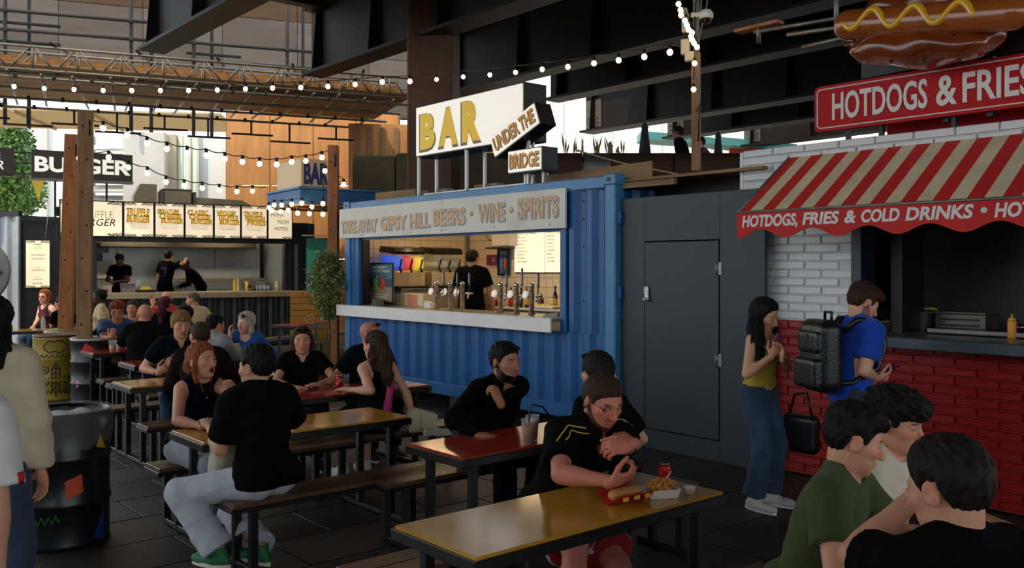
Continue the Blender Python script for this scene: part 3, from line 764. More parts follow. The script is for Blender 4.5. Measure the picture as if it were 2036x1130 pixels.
# ------------------------------------------------------------------ bridge above: girders and deck
GZ = 5.9
def girder(name, b, a0, a1, label, w_=.5, dp=1.3, z=GZ, stiff=2.2):
    t = thing(name, label, None, (0, 0, 0), GA); t['kind'] = 'structure'
    m = MB(); m.box(((a0 + a1) / 2, b, z + .03), (a1 - a0, w_, .06)); m.build('bottom_flange', girder_m, t)
    m = MB(); m.box(((a0 + a1) / 2, b, z + .06 + dp / 2), (a1 - a0, .04, dp)); m.build('web', girder_m, t)
    m = MB(); m.box(((a0 + a1) / 2, b, z + .09 + dp), (a1 - a0, w_, .06)); m.build('top_flange', girder_m, t)
    x = a0 + .4
    sm = MB(); sm.prism([(-w_ / 2 + .02, 0), (w_ / 2 - .02, 0), (w_ / 2 - .12, dp), (-w_ / 2 + .12, dp)], -.012, .012, T=Matrix.Rotation(R(90), 4, 'Z')); me = sm.mesh('stiffener', girder_m)
    while x < a1:
        o = bpy.data.objects.new('stiffener', me); link(o, t); o.location = (x, b, z + .06); x += stiff
    return t
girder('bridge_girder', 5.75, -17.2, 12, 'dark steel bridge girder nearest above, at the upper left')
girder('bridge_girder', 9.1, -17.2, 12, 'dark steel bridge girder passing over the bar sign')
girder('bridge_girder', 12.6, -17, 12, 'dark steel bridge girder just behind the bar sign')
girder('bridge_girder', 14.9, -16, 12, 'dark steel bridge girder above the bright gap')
g_ends = []
for bq, uu, lab in ((19.3, 1166, 'dark steel girder ending in a bolted plate left of the pole'), (22.2, 1328, 'dark steel girder ending in a bolted plate behind the terrace drinkers'), (25.6, 1480, 'farthest dark steel girder, above the white brick stall')):
    k = (uu - CX) / FOC; a0 = bq * (k * BV.y - BV.x) / (AV.x - k * AV.y)
    g = girder('bridge_girder', bq, a0, 12, lab, w_=.6)
    m = MB(); m.box((a0 + .35, bq - .04, GZ + .55), (.62, .03, .85), bev=.05)
    p = m.build('bolted_plate', M('grey_plate', (86, 80, 74), rough=.6, var=.3), g)
    m = MB()
    for i in range(4):
        for j in range(2): m.lathe([(.02, 0), (.02, .02), (.012, .028), (0, .028)], (a0 + .17 + i * .12, bq - .055, GZ + .28 + j * .14), n=8, T=Matrix.Rotation(R(90), 3, 'X'))
    m.lathe([(.06, 0), (.06, .03), (.03, .04), (0, .04)], (a0 + .28, bq - .055, GZ + .75), n=12, T=Matrix.Rotation(R(90), 3, 'X'))
    m.build('bolts', M('dark_bolt', (40, 36, 32), rough=.6), p)
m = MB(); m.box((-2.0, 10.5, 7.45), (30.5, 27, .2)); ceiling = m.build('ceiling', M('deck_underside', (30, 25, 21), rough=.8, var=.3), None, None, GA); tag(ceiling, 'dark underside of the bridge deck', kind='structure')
m = MB(); m.box((2.6, -6.2, 7.45), (21.4, 6.6, .2)); m.build('shade_wing', M('deck_underside', (30, 25, 21)), ceiling)  # unseen extra deck piece, added to block sky light from behind right
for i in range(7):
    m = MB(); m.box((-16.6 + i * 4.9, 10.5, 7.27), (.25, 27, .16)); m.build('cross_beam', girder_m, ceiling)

# ------------------------------------------------------------------ what closes the view at the back
# clad column
t = thing('clad_column', 'dark brown plywood clad column rising behind the bar sign', 'column', at(856, 530, 15.6) * 1, -8); t.location.z = 0
m = MB(); m.box((0, .35, 3.4), (.76, .7, 6.6)); m.build('core', ply_dk, t)
m = MB(); m.box((0, -.012, 3.4), (.74, .02, 6.6)); m.build('front_sheet', ply_dk, t)
m = MB(); m.box((-.395, .0, 4.2), (.035, .05, 3.6)); m.build('pale_edge_strip', M('pale_edge', (120, 78, 42), rough=.7), t)  # lighter strip standing in for the column's narrow left face
# plywood hoarding
t = thing('plywood_hoarding', 'tall orange plywood hoarding behind the blue canopy', 'hoarding', (at(450, 530, 25.5).x, 25.5, 0), 3)
for i in range(4):
    for j in range(3):
        m = MB(); m.box((.62 + i * 1.22, 0, 1.04 + j * 2.1), (1.2, .03, 2.08), bev=.004); m.build('plywood_sheet', ply, t)
for i in range(5): m = MB(); m.box((.01 + i * 1.22, .06, 3.15), (.06, .08, 6.3)); m.build('batten', wood, t)
t = thing('batten_screen', 'timber battened screen right of the plywood hoarding', 'screen', (at(700, 530, 24.5).x, 24.5, 0), 8)
m = MB(); m.box((1.9, .05, 2.9), (4.0, .03, 5.8)); m.build('backing_sheet', ply, t)
for i in range(11): m = MB(); m.box((.12 + i * .36, 0, 2.9), (.12, .05, 5.6)); m.build('batten', board, t)
# bright building and soffit beyond the burger stall
t = thing('pale_building', 'sunlit pale concrete building beyond the burger stall', 'building', (at(255, 530, 25.2).x, 25.2, 0), 6)
m = MB(); m.box((.55, 0, 2.8), (1.1, .9, 5.6)); m.build('concrete_pillar', conc_wh, t)
m = MB(); m.box((1.2, .15, 2.8), (.24, .5, 5.6)); m.build('stone_pilaster', M('warm_stone', (205, 190, 165), rough=.8, var=.1), t)
for i in range(3): m = MB(); m.tube([(1.40 + i * .21, .1, 0), (1.40 + i * .21, .1, 5.6)], .09, 14); m.build('drain_pipe', M('pale_green_metal', (188, 196, 180), rough=.45), t)
m = MB(); m.box((2.3, .4, 2.8), (1.5, .2, 5.6)); m.build('white_wall', M('white_render', (240, 240, 238), rough=.8), t)
t = thing('louvre_canopy', 'white slatted louvres seen behind the timber posts', 'louvres', (at(188, 530, 25.6).x, 25.6, 0), 6)
for i in range(8): m = MB(); m.box((.5, 0, 3.2 + i * .3), (1.1, .5, .06), T=Matrix.Rotation(R(25), 3, 'X')); m.build('slat', conc_wh if i % 2 else M('grey_slat', (150, 150, 150), rough=.6), t)
for x in (-.05, 1.0): m = MB(); m.box((x, .1, 2.8), (.06, .06, 5.6)); m.build('upright', galv, t)
t = thing('pale_soffit', 'cream boarded soffit above the trees at far left', 'soffit', at(-60, 215, 27), 8)
for i in range(9): m = MB(); m.box((3.0, .2 + i * .42, 0), (8.6, .4, .05)); m.build('soffit_board', M('cream_board', (196, 172, 130), rough=.8, var=.12), t)
for i in range(2): m = MB(); m.box((1.2 + i * 2.2, 1.8, -.06), (.08, 3.6, .08)); m.build('joist', M('cream_joist', (160, 140, 108), rough=.8), t)
t = thing('sky_gap_wall', 'white wall standing in for bright sky in the gap under the bridge', 'building', (at(1080, 530, 44).x, 44, 0), 0)  # white wall added in place of the bright sky in the gap
m = MB(); m.box((5.2, 0, 5.5), (11, .4, 11)); m.build('white_wall', M('white_render', (240, 240, 238), rough=.8), t)
for i in range(5): m = MB(); m.box((1 + i * 2.4, -.24, 8.0), (.05, .06, 4.5)); m.build('glazing_bar', M('pale_frame', (205, 190, 175), rough=.6), t)
t = thing('white_block', 'bright white building seen past the far left trees', 'building', (at(-60, 530, 46).x, 46, 0), 6)
m = MB(); m.box((4.5, 0, 5), (12, .4, 10)); m.build('white_wall', M('white_render', (240, 240, 238), rough=.8), t)
for i in range(3):
    m = MB(); m.box((2.2 + i * 1.6, -.3, 5), (.3, .3, 10)); m.build('pilaster', conc_wh, t)
# high rear wall above the scaffold
t = thing('rear_boarding', 'weathered grey and ochre sheeting above the scaffold at upper left', 'boarding', (at(-60, 530, 27).x, 27, 0), 20)
shm = [M('sheet_%d' % i, c, rough=.8, var=.2, vs=1.2, stretch=(.5, 3, 3)) for i, c in enumerate([(96, 88, 82), (86, 77, 70), (78, 55, 30)])]  # sheet tones lowered, shade put into their colours
for i in range(6):
    for j in range(6):
        m = MB(); m.box((1.2 + i * 2.42, 0, 7.6 + j * 1.02), (2.4, .03, 1.0)); m.build('sheet', shm[2] if j >= 3 else shm[(i + j) % 2], t)
m = MB(); m.box((7.3, .06, 10.15), (14.8, .03, 6.2)); m.build('backing', shm[1], t)
# tubes standing in front of the sheeting
def scaffold_tower(u0, d, rz, cols, z0, z1, rows, label, w_=2.2):
    t = thing('scaffold_tower', label, 'scaffold', (at(u0, 530, d).x, d, 0), rz)
    for i in range(cols):
        m = MB(); m.tube([(i * w_, 0, z0), (i * w_, 0, z1)], .05, 8); m.build('standard_tube', rust_dk, t)
        m = MB(); m.tube([(i * w_ + .5, .4, z0), (i * w_ + .5, .4, z1)], .05, 8); m.build('standard_tube', rust_dk, t)
    for z in rows:
        m = MB(); m.tube([(-.4, -.06, z), ((cols - 1) * w_ + .9, -.06, z)], .05, 8); m.build('ledger_tube', rust_dk, t)
        m = MB(); m.tube([(-.2, .1, z - .28), (1.3, .1, z - .28)], .045, 8); m.build('putlog_tube', rust_dk, t)
        for i in range(cols): m = MB(); m.box((i * w_, -.03, z), (.12, .16, .12), bev=.02); m.build('coupler', rust_dk, t)
scaffold_tower(10, 23.5, 20, 2, 5.6, 11.0, (8.1, 8.6), 'dark scaffold tubes in front of the upper left sheeting', 3.05)
scaffold_tower(385, 25.5, 20, 2, 5.6, 11.0, (7.75, 8.25), 'dark scaffold tubes right of the nearest girder', 2.6)
# boarded scaffold bridge with lattice beams
TRF = Frame(-11.6, 17.3, 23.0)
t = thing('scaffold_bridge', 'boarded scaffold gantry with steel lattice beams over the burger stall', 'scaffold', TRF.o, TRF.deg)
LX = 9.9
def lattice(y, zb, zt, r=.026):
    lt = thing('lattice_beam', None, None); lt.parent = t
    for z in (zb, zt): m = MB(); m.tube([(0, y, z), (LX, y, z)], r, 8); m.build('chord', scaff, lt)
    n = 12; st = LX / n
    for i in range(n):
        m = MB(); m.tube([(i * st, y, zb), (i * st + st * .45, y, zt)], r * .8, 6); m.build('lacing', scaff, lt)
        m = MB(); m.tube([(i * st + st * .55, y, zt), (i * st + st * .98, y, zb)], r * .8, 6); m.build('lacing', scaff, lt)
        m = MB(); m.tube([(i * st + st * .5, y, zb), (i * st + st * .5, y, zt)], r * .8, 6); m.build('lacing', scaff, lt)
lattice(0, 5.86, 6.33); lattice(.75, 5.92, 6.36)
for i in range(17):
    m = MB(); m.box((LX / 2, .12 + i * .232, 5.98), (LX + .4, .225, .04)); m.build('board', board, t)
for i in range(16):
    x = .3 + i * .62 + rnd.uniform(-.12, .12)
    m = MB(); m.tube([(x, -.1, 5.78 + rnd.uniform(-.03, .03)), (x + rnd.uniform(-.3, .3), 4.1, 5.80)], .027, 8); m.build('transom_tube', galv, t)
for y in (.0, 1.3, 2.6, 3.9): m = MB(); m.tube([(-.2, y, 5.70), (LX + .2, y, 5.70)], .03, 8); m.build('ledger_tube', scaff, t)
for i in range(14):
    for y in (0., 2.6, 3.9):
        m = MB(); m.box((.35 + i * .7, y, 5.72), (.07, .09, .1), bev=.015); m.build('coupler', rust_dk, t)
for i in range(9):
    x = .6 + i * 1.05 + rnd.uniform(-.2, .2); zz = 5.45 - .18 * (i % 2) - rnd.uniform(0, .12)
    m = MB(); m.tube([(x, 3.9, 5.7), (x, 3.9, zz)], .028, 6); m.tube([(x - .5, 3.85, zz), (x + .55, 3.85, zz)], .028, 6); m.build('hanger_tube', rust_dk, t)
for i in range(6):
    x = .8 + i * 1.6; m = MB(); m.tube([(x, -.25, 6.38), (x + .25, .9, 6.46)], .03, 6); m.build('tie_tube', rust_dk, t)
m = MB(); m.box((LX / 2, .85, 6.15), (LX, .04, .3)); m.build('toe_board', M('ochre_board', (150, 104, 52), rough=.8, var=.3), t)

# terrace parapet behind the bar roof
PD = 17.0
par_m = M('parapet_concrete', (88, 80, 62), rough=.85, var=.4, vs=1.5, bump=.3, bs=14); par_b = M('parapet_rust', (64, 38, 22), rough=.75, var=.35, vs=1.5)
edges = [700, 786, 900, 960, 1090, 1160, 1216, 1340, 1500, 1640]
par = thing('terrace_parapet', 'rounded concrete and rusty steel parapet of the upper terrace', 'parapet', (0, PD, 0))
def roundtop(x0, x1, z0, z1, r_, dp):
    m = MB(); prof = [(0, z0), (0, z1 - r_)] + [(r_ - r_ * math.cos(a), z1 - r_ + r_ * math.sin(a)) for a in [R(15 * k) for k in range(1, 7)]] + [(dp, z1), (dp, z0)]
    m.prism(prof, x0, x1, T=Matrix.Rotation(R(90), 4, 'Z') @ Matrix.Scale(-1, 4, (0, 1, 0)))
    return m
for i in range(len(edges) - 1):
    x0, x1 = at(edges[i], 0, PD).x + .012, at(edges[i + 1], 0, PD).x - .012
    mm = par_m if i < 4 else (galv if i == 5 else par_b)
    roundtop(x0, x1, .02, 4.07 if i != 0 else 4.02, .28, .45).build('parapet_block', mm, par)
# terrace deck
m = MB(); m.box((3.0, 20.6, 2.92), (13, 6.4, .16)); tag(m.build('terrace_deck', par_b), 'raised terrace deck behind the rusty parapet', 'deck')

# unseen row of stalls behind the viewer, added to block low sky light
t = thing('sky_block_stalls', 'unseen row of dark stalls behind the viewer, added to block sky light', 'stalls', ab(4, -7.5), GA)
for i in range(4):
    m = MB(); m.box((-9.6 + i * 4.8, -1.2, 1.6), (4.7, 2.4, 3.2), bev=.03); m.build('stall_body', M('dark_stall', (40, 40, 44), rough=.7), t); m = MB(); m.box((-9.6 + i * 4.8, .02, 1.5), (3.6, .05, 2.2)); m.build('shutter', M('dark_shutter', (52, 50, 50), rough=.6), t)
# ------------------------------------------------------------------ the bar: blue shipping container
blue = M('blue_paint', (28, 94, 154), rough=.42, var=.16, vs=2.5, bump=.08, bs=14)
blue_lt = M('blue_rail_paint', (66, 130, 176), rough=.4, var=.12, vs=2)
def corrugated(m, x0, x1, z0, z1, y, depth=.05, per=.28, flip=1, axis='x'):
    xs = []; x = x0; k = 0
    seq = [(.075, 0), (.065, 1), (.075, 1), (.065, 0)]
    pts = [(x0, y)]
    cur = 0
    while x < x1 - 1e-4:
        for w_, dd in seq:
            x2 = min(x + w_, x1); pts.append((x2, y + depth * dd * flip)); x = x2
            if x >= x1 - 1e-4: break
    vs = []; fs = []
    for px_, py_ in pts:
        for z in (z0, z1): vs.append((px_, py_, z) if axis == 'x' else (py_, px_, z))
    for i in range(len(pts) - 1):
        f = (2 * i, 2 * i + 2, 2 * i + 3, 2 * i + 1); fs.append(f)
    n = len(vs); t_ = .01 * flip
    vs += [(a, b + t_, c) if axis == 'x' else (a + t_, b, c) for a, b, c in vs]
    fs += [tuple(reversed([q + n for q in f])) for f in fs]
    for i in range(len(pts) - 1):
        fs += [(2 * i + 1, 2 * i + 3, n + 2 * i + 3, n + 2 * i + 1), (2 * i, n + 2 * i, n + 2 * i + 2, 2 * i + 2)]
    m._add(vs, fs)
    return m
BL = 5.66; BT = 2.86; BB = .17; BD = 2.44
bar = thing('bar_container', 'blue corrugated shipping container converted into a bar', 'bar', BAR.o, GA)
def part(nm, mat, parent, c, s, bev=.0): m = MB(); m.box(c, s, bev=bev); return m.build(nm, mat, parent)
corrugated(MB(), .14, BL - .14, .33, 1.14, .02).build('front_panel', blue, bar)
corrugated(MB(), 4.94, BL - .14, 1.14, 2.72, .02).build('front_panel', blue, bar)
corrugated(MB(), .14, .40, 1.14, 2.72, .02).build('front_panel', blue, bar)
part('front_panel', blue, bar, (2.66, .06, 2.5), (4.56, .02, .44))
corrugated(MB(), .14, BL - .14, .33, 2.72, BD - .02, flip=-1).build('back_panel', blue, bar)
corrugated(MB(), .14, BD - .14, .33, 2.72, .02, axis='y').build('end_panel', blue, bar)
corrugated(MB(), .14, BD - .14, .33, 2.72, BL - .02, axis='y', flip=-1).build('end_panel', blue, bar)
for x in (.07, BL - .07):
    for y in (.07, BD - .07): part('corner_post', blue_lt, bar, (x, y, (BB + BT) / 2), (.15, .15, BT - BB), .012)
for x in (.07, BL - .07):
    for z in (BB + .06, BT - .05):
        for y in (.065, BD - .065):
            f = part('corner_casting', blue_lt, bar, (x, y, z), (.18, .17, .12), .012)
            if y < 1: part('casting_hole', blk, f, (x, y - .085, z), (.06, .004, .04), .0015)
for y in (.06, BD - .06):
    part('bottom_rail', blue, bar, (BL / 2, y, .25), (BL - .3, .10, .16), .01)
    part('top_rail', blue_lt, bar, (BL / 2, y, 2.79), (BL - .3, .12, .13), .01)
part('roof_sheet', blue, bar, (BL / 2, BD / 2, 2.83), (BL - .1, BD - .1, .03))
part('floor_sheet', M('bar_floor', (60, 52, 44), rough=.7), bar, (BL / 2, BD / 2, .30), (BL - .2, BD - .2, .05))
for x in (.3, 2.8, 5.3):
    for y in (.2, BD - .2): part('foot_block', M('block_wood', (50, 40, 32), rough=.8), bar, (x, y, .085), (.3, .3, .165))
# inner frame of the hatch
for x in (.36, 4.86): part('hatch_jamb', blue, bar, (x, .1, 1.75), (.10, .2, 1.24), .008)
part('hatch_reveal', blk, bar, (.425, .12, 1.75), (.03, .12, 1.2))
for zz in (.6, 1.6, 2.4): part('door_hinge', blue, bar, (BL + .02, .06, zz), (.05, .06, .14), .01)
for zz in (.9, 1.5, 2.1, 2.4, 2.6): m = MB(); m.ball((5.18, .012, zz), (.012, .008, .012), 8); m.build('rivet', blk, bar)
# fascia board with painted words
fas = thing('fascia_board', 'grey white fascia board with faded orange lettering above the bar hatch', 'sign', BAR.pt(0, 0), GA)
for x0, x1 in ((-.08, 2.62), (2.625, 4.95)): part('board_sheet', M('fascia_paint', (232, 226, 212), rough=.6, var=.10, vs=3), fas, ((x0 + x1) / 2, -.035, 2.535), (x1 - x0, .03, .45), .003)
let_o = M('faded_orange', (232, 186, 140), rough=.6, var=.12, vs=8); let_s = M('faded_blue_shadow', (150, 164, 172), rough=.6, var=.1)
def zf(x): return 0.0
for wd, x0, x1, z0, z1 in (('TAKE AWAY', -.02, 1.02, 2.39, 2.58), ('GIPSY', 1.10, 1.78, 2.40, 2.60), ('HILL', 1.86, 2.34, 2.41, 2.61), ('BEERS', 2.42, 3.12, 2.42, 2.64), ('\u2022', 3.20, 3.29, 2.50, 2.59), ('WINE', 3.38, 3.90, 2.43, 2.66), ('\u2022', 3.98, 4.07, 2.51, 2.60), ('SPIRITS', 4.14, 4.84, 2.44, 2.69)):
    if wd == '\u2022':
        m = MB(); m.lathe([(.035, 0), (.035, .006), (0, .006)], ((x0 + x1) / 2, -.051, (z0 + z1) / 2), 14, T=Matrix.Rotation(R(90), 3, 'X')); m.build('painted_dot', let_o, fas); continue
    lettering(wd, let_s, fas, x0 + .015, x1 + .022, z0 - .018, z1 - .012, -.0505, bold=.055, depth=.002, name='letter_shadow')
    lettering(wd, let_o, fas, x0, x1, z0, z1, -.053, bold=.03, depth=.003)
for x, z in ((.05, 2.34), (.55, 2.345), (.6, 2.345), (1.15, 2.35), (1.9, 2.35), (2.6, 2.355), (2.7, 2.355), (3.7, 2.36), (4.7, 2.36)): m = MB(); m.ball((x, -.052, z), (.008, .004, .008), 8); m.build('screw', blk, fas)
# counter shelf of the hatch
ct = thing('bar_counter', 'white fronted counter shelf along the bar hatch', 'counter', BAR.o, GA)
part('front_board', M('counter_white', (242, 238, 230), rough=.5, var=.05, vs=3), ct, (2.40, -.13, 1.215), (4.82, .03, .165), .004)
part('counter_top', M('brushed_steel_top', (170, 164, 152), rough=.3, metal=.6, var=.1), ct, (2.63, .21, 1.275), (4.36, .68, .03), .004)
part('shelf_top', M('counter_white', (222, 218, 208)), ct, (2.40, -.12, 1.292), (4.82, .05, .012), .003)
part('drain_slot', blk, ct, (2.45, -.118, 1.24), (.02, .012, .05))
# inside of the bar
tile_m = M('cream_tile', (236, 220, 190), rough=.25, var=.05, vs=3); grout = M('grout', (186, 168, 138), rough=.8)
part('inner_wall', grout, bar, (.09, BD / 2, 1.55), (.03, BD - .24, 2.36)); part('inner_wall', grout, bar, (BL / 2, BD - .09, 1.55), (BL - .3, .03, 2.36))
part('inner_ceiling', white_m, bar, (BL / 2, BD / 2 + .1, 2.70), (BL - .3, BD - .3, .03))
b = MB(); b.box((0, 0, 0), (.012, .142, .142), bev=.004); tl1 = b.mesh('wall_tile', tile_m)
b = MB(); b.box((0, 0, 0), (.142, .012, .142), bev=.004); tl2 = b.mesh('wall_tile', tile_m)
for i in range(14):
    for j in range(8): o = bpy.data.objects.new('wall_tile', tl1); link(o, bar); o.location = (.108, .22 + i * .15, 1.33 + j * .15)
for i in range(22):
    for j in range(8): o = bpy.data.objects.new('wall_tile', tl2); link(o, bar); o.location = (.18 + i * .15, BD - .108, 1.33 + j * .15)
# strip lamps in the bar
for k, (x, y) in enumerate(((1.3, 1.0), (3.4, 1.0))):
    t = thing('strip_lamp', 'white strip lamp under the bar ceiling, ' + ('nearer the slush machines' if k == 0 else 'nearer the menu panels'), 'lamp', BAR.pt(x, y, 2.60), GA)
    part('housing', white_m, t, (0, 0, .05), (1.3, .10, .04), .01); part('tube', M('warm_tube', (255, 240, 215), emit=(255, 214, 160), es=40), t, (0, 0, .015), (1.24, .05, .03), .01)
# work bench and shelves
wb = thing('bar_workbench', 'steel work bench along the tiled end wall of the bar', 'bench', BAR.o, GA)
part('bench_top', galv, wb, (.46, 1.35, 1.53), (.70, 1.7, .03), .004); part('bench_body', M('bench_steel', (176, 160, 132), rough=.4, metal=.3), wb, (.44, 1.35, .92), (.62, 1.6, 1.19), .01)
wb2 = thing('back_bench', 'low back bench with bottles behind the right beer taps', 'bench', BAR.o, GA)
part('bench_top', white_m, wb2, (2.9, 2.05, 1.24), (2.9, .5, .03), .004); part('bench_body', M('bench_steel', (150, 140, 124)), wb2, (2.9, 2.1, .78), (2.8, .4, .88), .01)
# slush machines
def slush(y0, cols, label):
    t = thing('slush_machine', label, 'slush machine', BAR.pt(.50, y0, 1.546), GA)
    part('body', M('machine_steel', (196, 176, 140), rough=.35, metal=.5), t, (-.02, .28, .13), (.42, .60, .26), .015)
    for i, c in enumerate(cols):
        y = .09 + i * .19
        m = MB(); m.prism([(-.22, .27), (.16, .27), (.19, .32), (.19, .52), (-.22, .58)], y - .083, y + .083); bw = m.build('bowl', glassy, t)
        if c: m = MB(); m.prism([(-.2, .275), (.155, .275), (.18, .32), (.18, .46), (.05, .5), (-.2, .5)], y - .074, y + .074); m.build('slush', M('slush_%d_%d_%d' % c, c, rough=.35, emit=c, es=.5), bw)  # glow in the slush itself stands in for the machine's backlight
        else: m = MB(); m.lathe([(.055, -.16), (.06, -.1), (.055, .12), (.02, .14)], (0, y, .37), 14, T=Matrix.Rotation(R(90), 3, 'Y')); m.build('auger', M('auger_plastic', (205, 205, 200), rough=.4), bw)
        m = MB(); m.prism([(-.24, .56), (.2, .52), (.215, .56), (.15, .62), (-.2, .65)], y - .09, y + .09); m.build('lid', M('smoke_lid', (30, 24, 20), rough=.25), t)
        m = MB(); m.tube([(.2, y, .30), (.24, y, .29), (.25, y, .24)], .018, 8); m.tube([(.215, y, .32), (.26, y, .42)], .013, 8); m.ball((.26, y, .43), .018, 8); m.build('tap', blk, t)
    part('drip_tray', blk, t, (.24, .28, .02), (.14, .56, .03), .006)
slush(BAR.onx(770, 500, .5)[0], [(20, 90, 235), (225, 36, 40), (240, 214, 30)], 'slush machine with blue, red and yellow bowls on the bar workbench')
slush(BAR.onx(848, 500, .5)[0], [None, None, None], 'empty slush machine with clear bowls next to the bartender')
# framed poster
def poster(nm, label, u0, u1, v0, v1, y, face, words, frame=.012, lean=0):
    x0, z1 = BAR.on(u0, v0, y); x1, z0 = BAR.on(u1, v1, y)
    t = thing(nm, label, 'poster', BAR.pt(x0, y, z0), GA); W, H = x1 - x0, z1 - z0
    part('panel', face, t, (W / 2, .012, H / 2), (W, .015, H))
    if frame:
        for c, s in (((W / 2, 0, frame / 2), (W, .03, frame)), ((W / 2, 0, H - frame / 2), (W, .03, frame)), ((frame / 2, 0, H / 2), (frame, .03, H)), ((W - frame / 2, 0, H / 2), (frame, .03, H))): part('frame_bar', blk, t, c, s, .003)
    return t, W, H
t, W, H = poster('cocktail_poster', 'framed frozen cocktails poster standing on the bar counter', 728, 782, 523, 604, .30, M('poster_sky', (86, 120, 130), rough=.5), 0, .022)
part('printed_wall', M('poster_sand', (150, 130, 104), rough=.6), t, (W / 2, .002, H * .21), (W - .04, .004, H * .38)); part('printed_bridge', M('poster_dusk', (70, 78, 92), rough=.6), t, (W / 2, .002, H * .50), (W - .04, .003, H * .2))
wl = M('poster_white', (236, 230, 216), rough=.6)
lettering('FROZEN', wl, t, W * .22, W * .74, H * .855, H * .925, 0, bold=.02, depth=.003); lettering('COCKTAILS', wl, t, W * .14, W * .86, H * .76, H * .83, 0, bold=.02, depth=.003)
for i, ln in enumerate(('STRAWBERRY DAIQUIRI', 'MARGARITAS', 'BLUE RASPBERRY')): lettering(ln, wl, t, W * (.16 + .05 * (i == 1)), W * (.84 - .05 * (i == 1)), H * (.19 - .055 * i), H * (.225 - .055 * i), 0, depth=.003)
for xx, c in ((.36, (120, 190, 70)), (.62, (214, 60, 40))):
    m = MB(); m.prism([(W * xx - .045, H * .32), (W * xx + .045, H * .32), (W * xx + .065, H * .55), (W * xx - .065, H * .55)], -.004, 0); m.build('printed_cup', M('print_%d' % c[0], c, rough=.5), t)
    m = MB(); m.tube([(W * xx, -.004, H * .55), (W * xx + .04, -.004, H * .68)], .006, 6); m.prism([(W * xx - .07, H * .55), (W * xx + .07, H * .55), (W * xx, H * .60)], -.006, 0); m.build('printed_cup_top', M('print_top_%d' % c[0], tuple(min(255, q + 40) for q in c), rough=.5), t)
t, W, H = poster('slush_poster', 'tall iced drink poster on the back wall of the bar', 990, 1012, 495, 548, 2.28, M('poster_blue', (60, 92, 140), rough=.5), 0, .025)
for xx, c in ((.33, (90, 150, 220)), (.64, (220, 90, 40))):
    m = MB(); m.prism([(W * xx - .02, H * .22), (W * xx + .02, H * .22), (W * xx + .035, H * .55), (W * xx - .035, H * .55)], -.004, 0); m.ball((W * xx, -.0, H * .58), (.035, .006, .035), 10); m.build('printed_cup', M('print2_%d' % c[0], c, rough=.5), t)
lettering('FROZEN', wl, t, W * .2, W * .8, H * .86, H * .91, 0, depth=.003); lettering('SLUSH', wl, t, W * .2, W * .8, H * .79, H * .84, 0, depth=.003)
t, W, H = poster('offer_card', 'small purple card pinned to the cream tiles of the bar', 967, 988, 507, 527, 2.28, M('card_purple', (128, 30, 84), rough=.5), 0, 0)
for k, c in enumerate(((60, 140, 80), (220, 120, 40), (70, 110, 190))): m = MB(); m.prism([(W * (.52 + .13 * k), H * .25), (W * (.62 + .13 * k), H * .25), (W * (.64 + .13 * k), H * .75), (W * (.50 + .13 * k), H * .75)], -.004, .006); m.build('printed_glass', M('pg_%d' % k, c, rough=.5), t)
# lit menu panels on the back wall
lit_w = M('lit_menu', (255, 245, 225), emit=(255, 238, 208), es=.85)
menu_ink = M('menu_ink', (190, 160, 110), rough=.7); menu_dk = M('menu_ink_dark', (90, 66, 36), rough=.7)
for k, (u0, u1) in enumerate(((1022, 1080), (1083, 1128))):
    x0, z1 = BAR.on(u0, 461 - k * 4, 2.27); x1, z0 = BAR.on(u1, 542, 2.27)
    t = thing('menu_lightbox', 'lit drinks menu panel on the bar back wall, ' + ('beside the tall drink poster' if k == 0 else 'at the right edge of the hatch'), 'menu', BAR.pt(x0, 2.27, z0), GA); W, H = x1 - x0, z1 - z0
    part('panel', lit_w, t, (W / 2, .02, H / 2), (W, .03, H), .004); part('backing', blk, t, (W / 2, .045, H / 2), (W + .03, .02, H + .03))
    for j in range(9): lettering(('DRAUGHT BEER', 'GIPSY HILL', 'PALE ALE', 'LAGER', 'STOUT', 'CIDER', 'SPIRITS', 'WINE', 'SOFT DRINKS')[j], menu_ink if j else menu_dk, t, W * .1, W * (.75 if not j else .35 + .05 * (j % 3)), H * (.92 - .085 * j), H * (.955 - .085 * j), .004, depth=.003)
# boiler box
x0, z1 = BAR.on(980, 440, 2.1); x1, z0 = BAR.on(1013, 491, 2.1)
t = thing('wall_boiler', 'white water heater high on the bar back wall', 'boiler', BAR.pt(x0, 2.1, z0), GA)
part('case', white_m, t, (.2, .1, .22), (.42, .26, .42), .02); part('trim', blk, t, (.2, -.01, -.015), (.44, .28, .02), .005)
m = MB(); m.tube([(-.02, .1, .1), (-.16, .05, .12), (-.25, .03, .25), (-.26, .03, .4)], .012, 8); m.build('hose', M('grey_hose', (120, 116, 108), rough=.5), t)
# beer taps
chrome = M('chrome', (210, 208, 202), rough=.15, metal=1.0)
wrapm = M('beer_font_wrap', (150, 120, 90), rough=.35, var=.75, vs=22)
def tap_handle(t, x, y, z, s=1.0):
    m = MB(); m.tube([(x, y, z), (x, y - .07, z)], .014, 8); m.tube([(x, y - .07, z), (x, y - .085, z - .07)], .013, 8); m.build('spout', chrome, t)
    m = MB(); m.tube([(x, y - .06, z), (x, y - .055, z + .10)], .007, 6); m.box((x, y - .055, z + .19 * s), (.036, .02, .18 * s), bev=.008); h_ = m.build('tap_lever', M('tap_black', (44, 40, 44), rough=.35), t)
    lettering('GIPSY HILL', wl, h_, x - .006, x + .008, z + .12 * s, z + .26 * s, y - .066, depth=.002) if s > 1.1 else None
    m = MB(); m.box((x, y - .066, z + .2 * s), (.02, .004, .12 * s), bev=.0015); m.build('lever_label', M('tap_label', (170, 170, 178), rough=.4), h_)
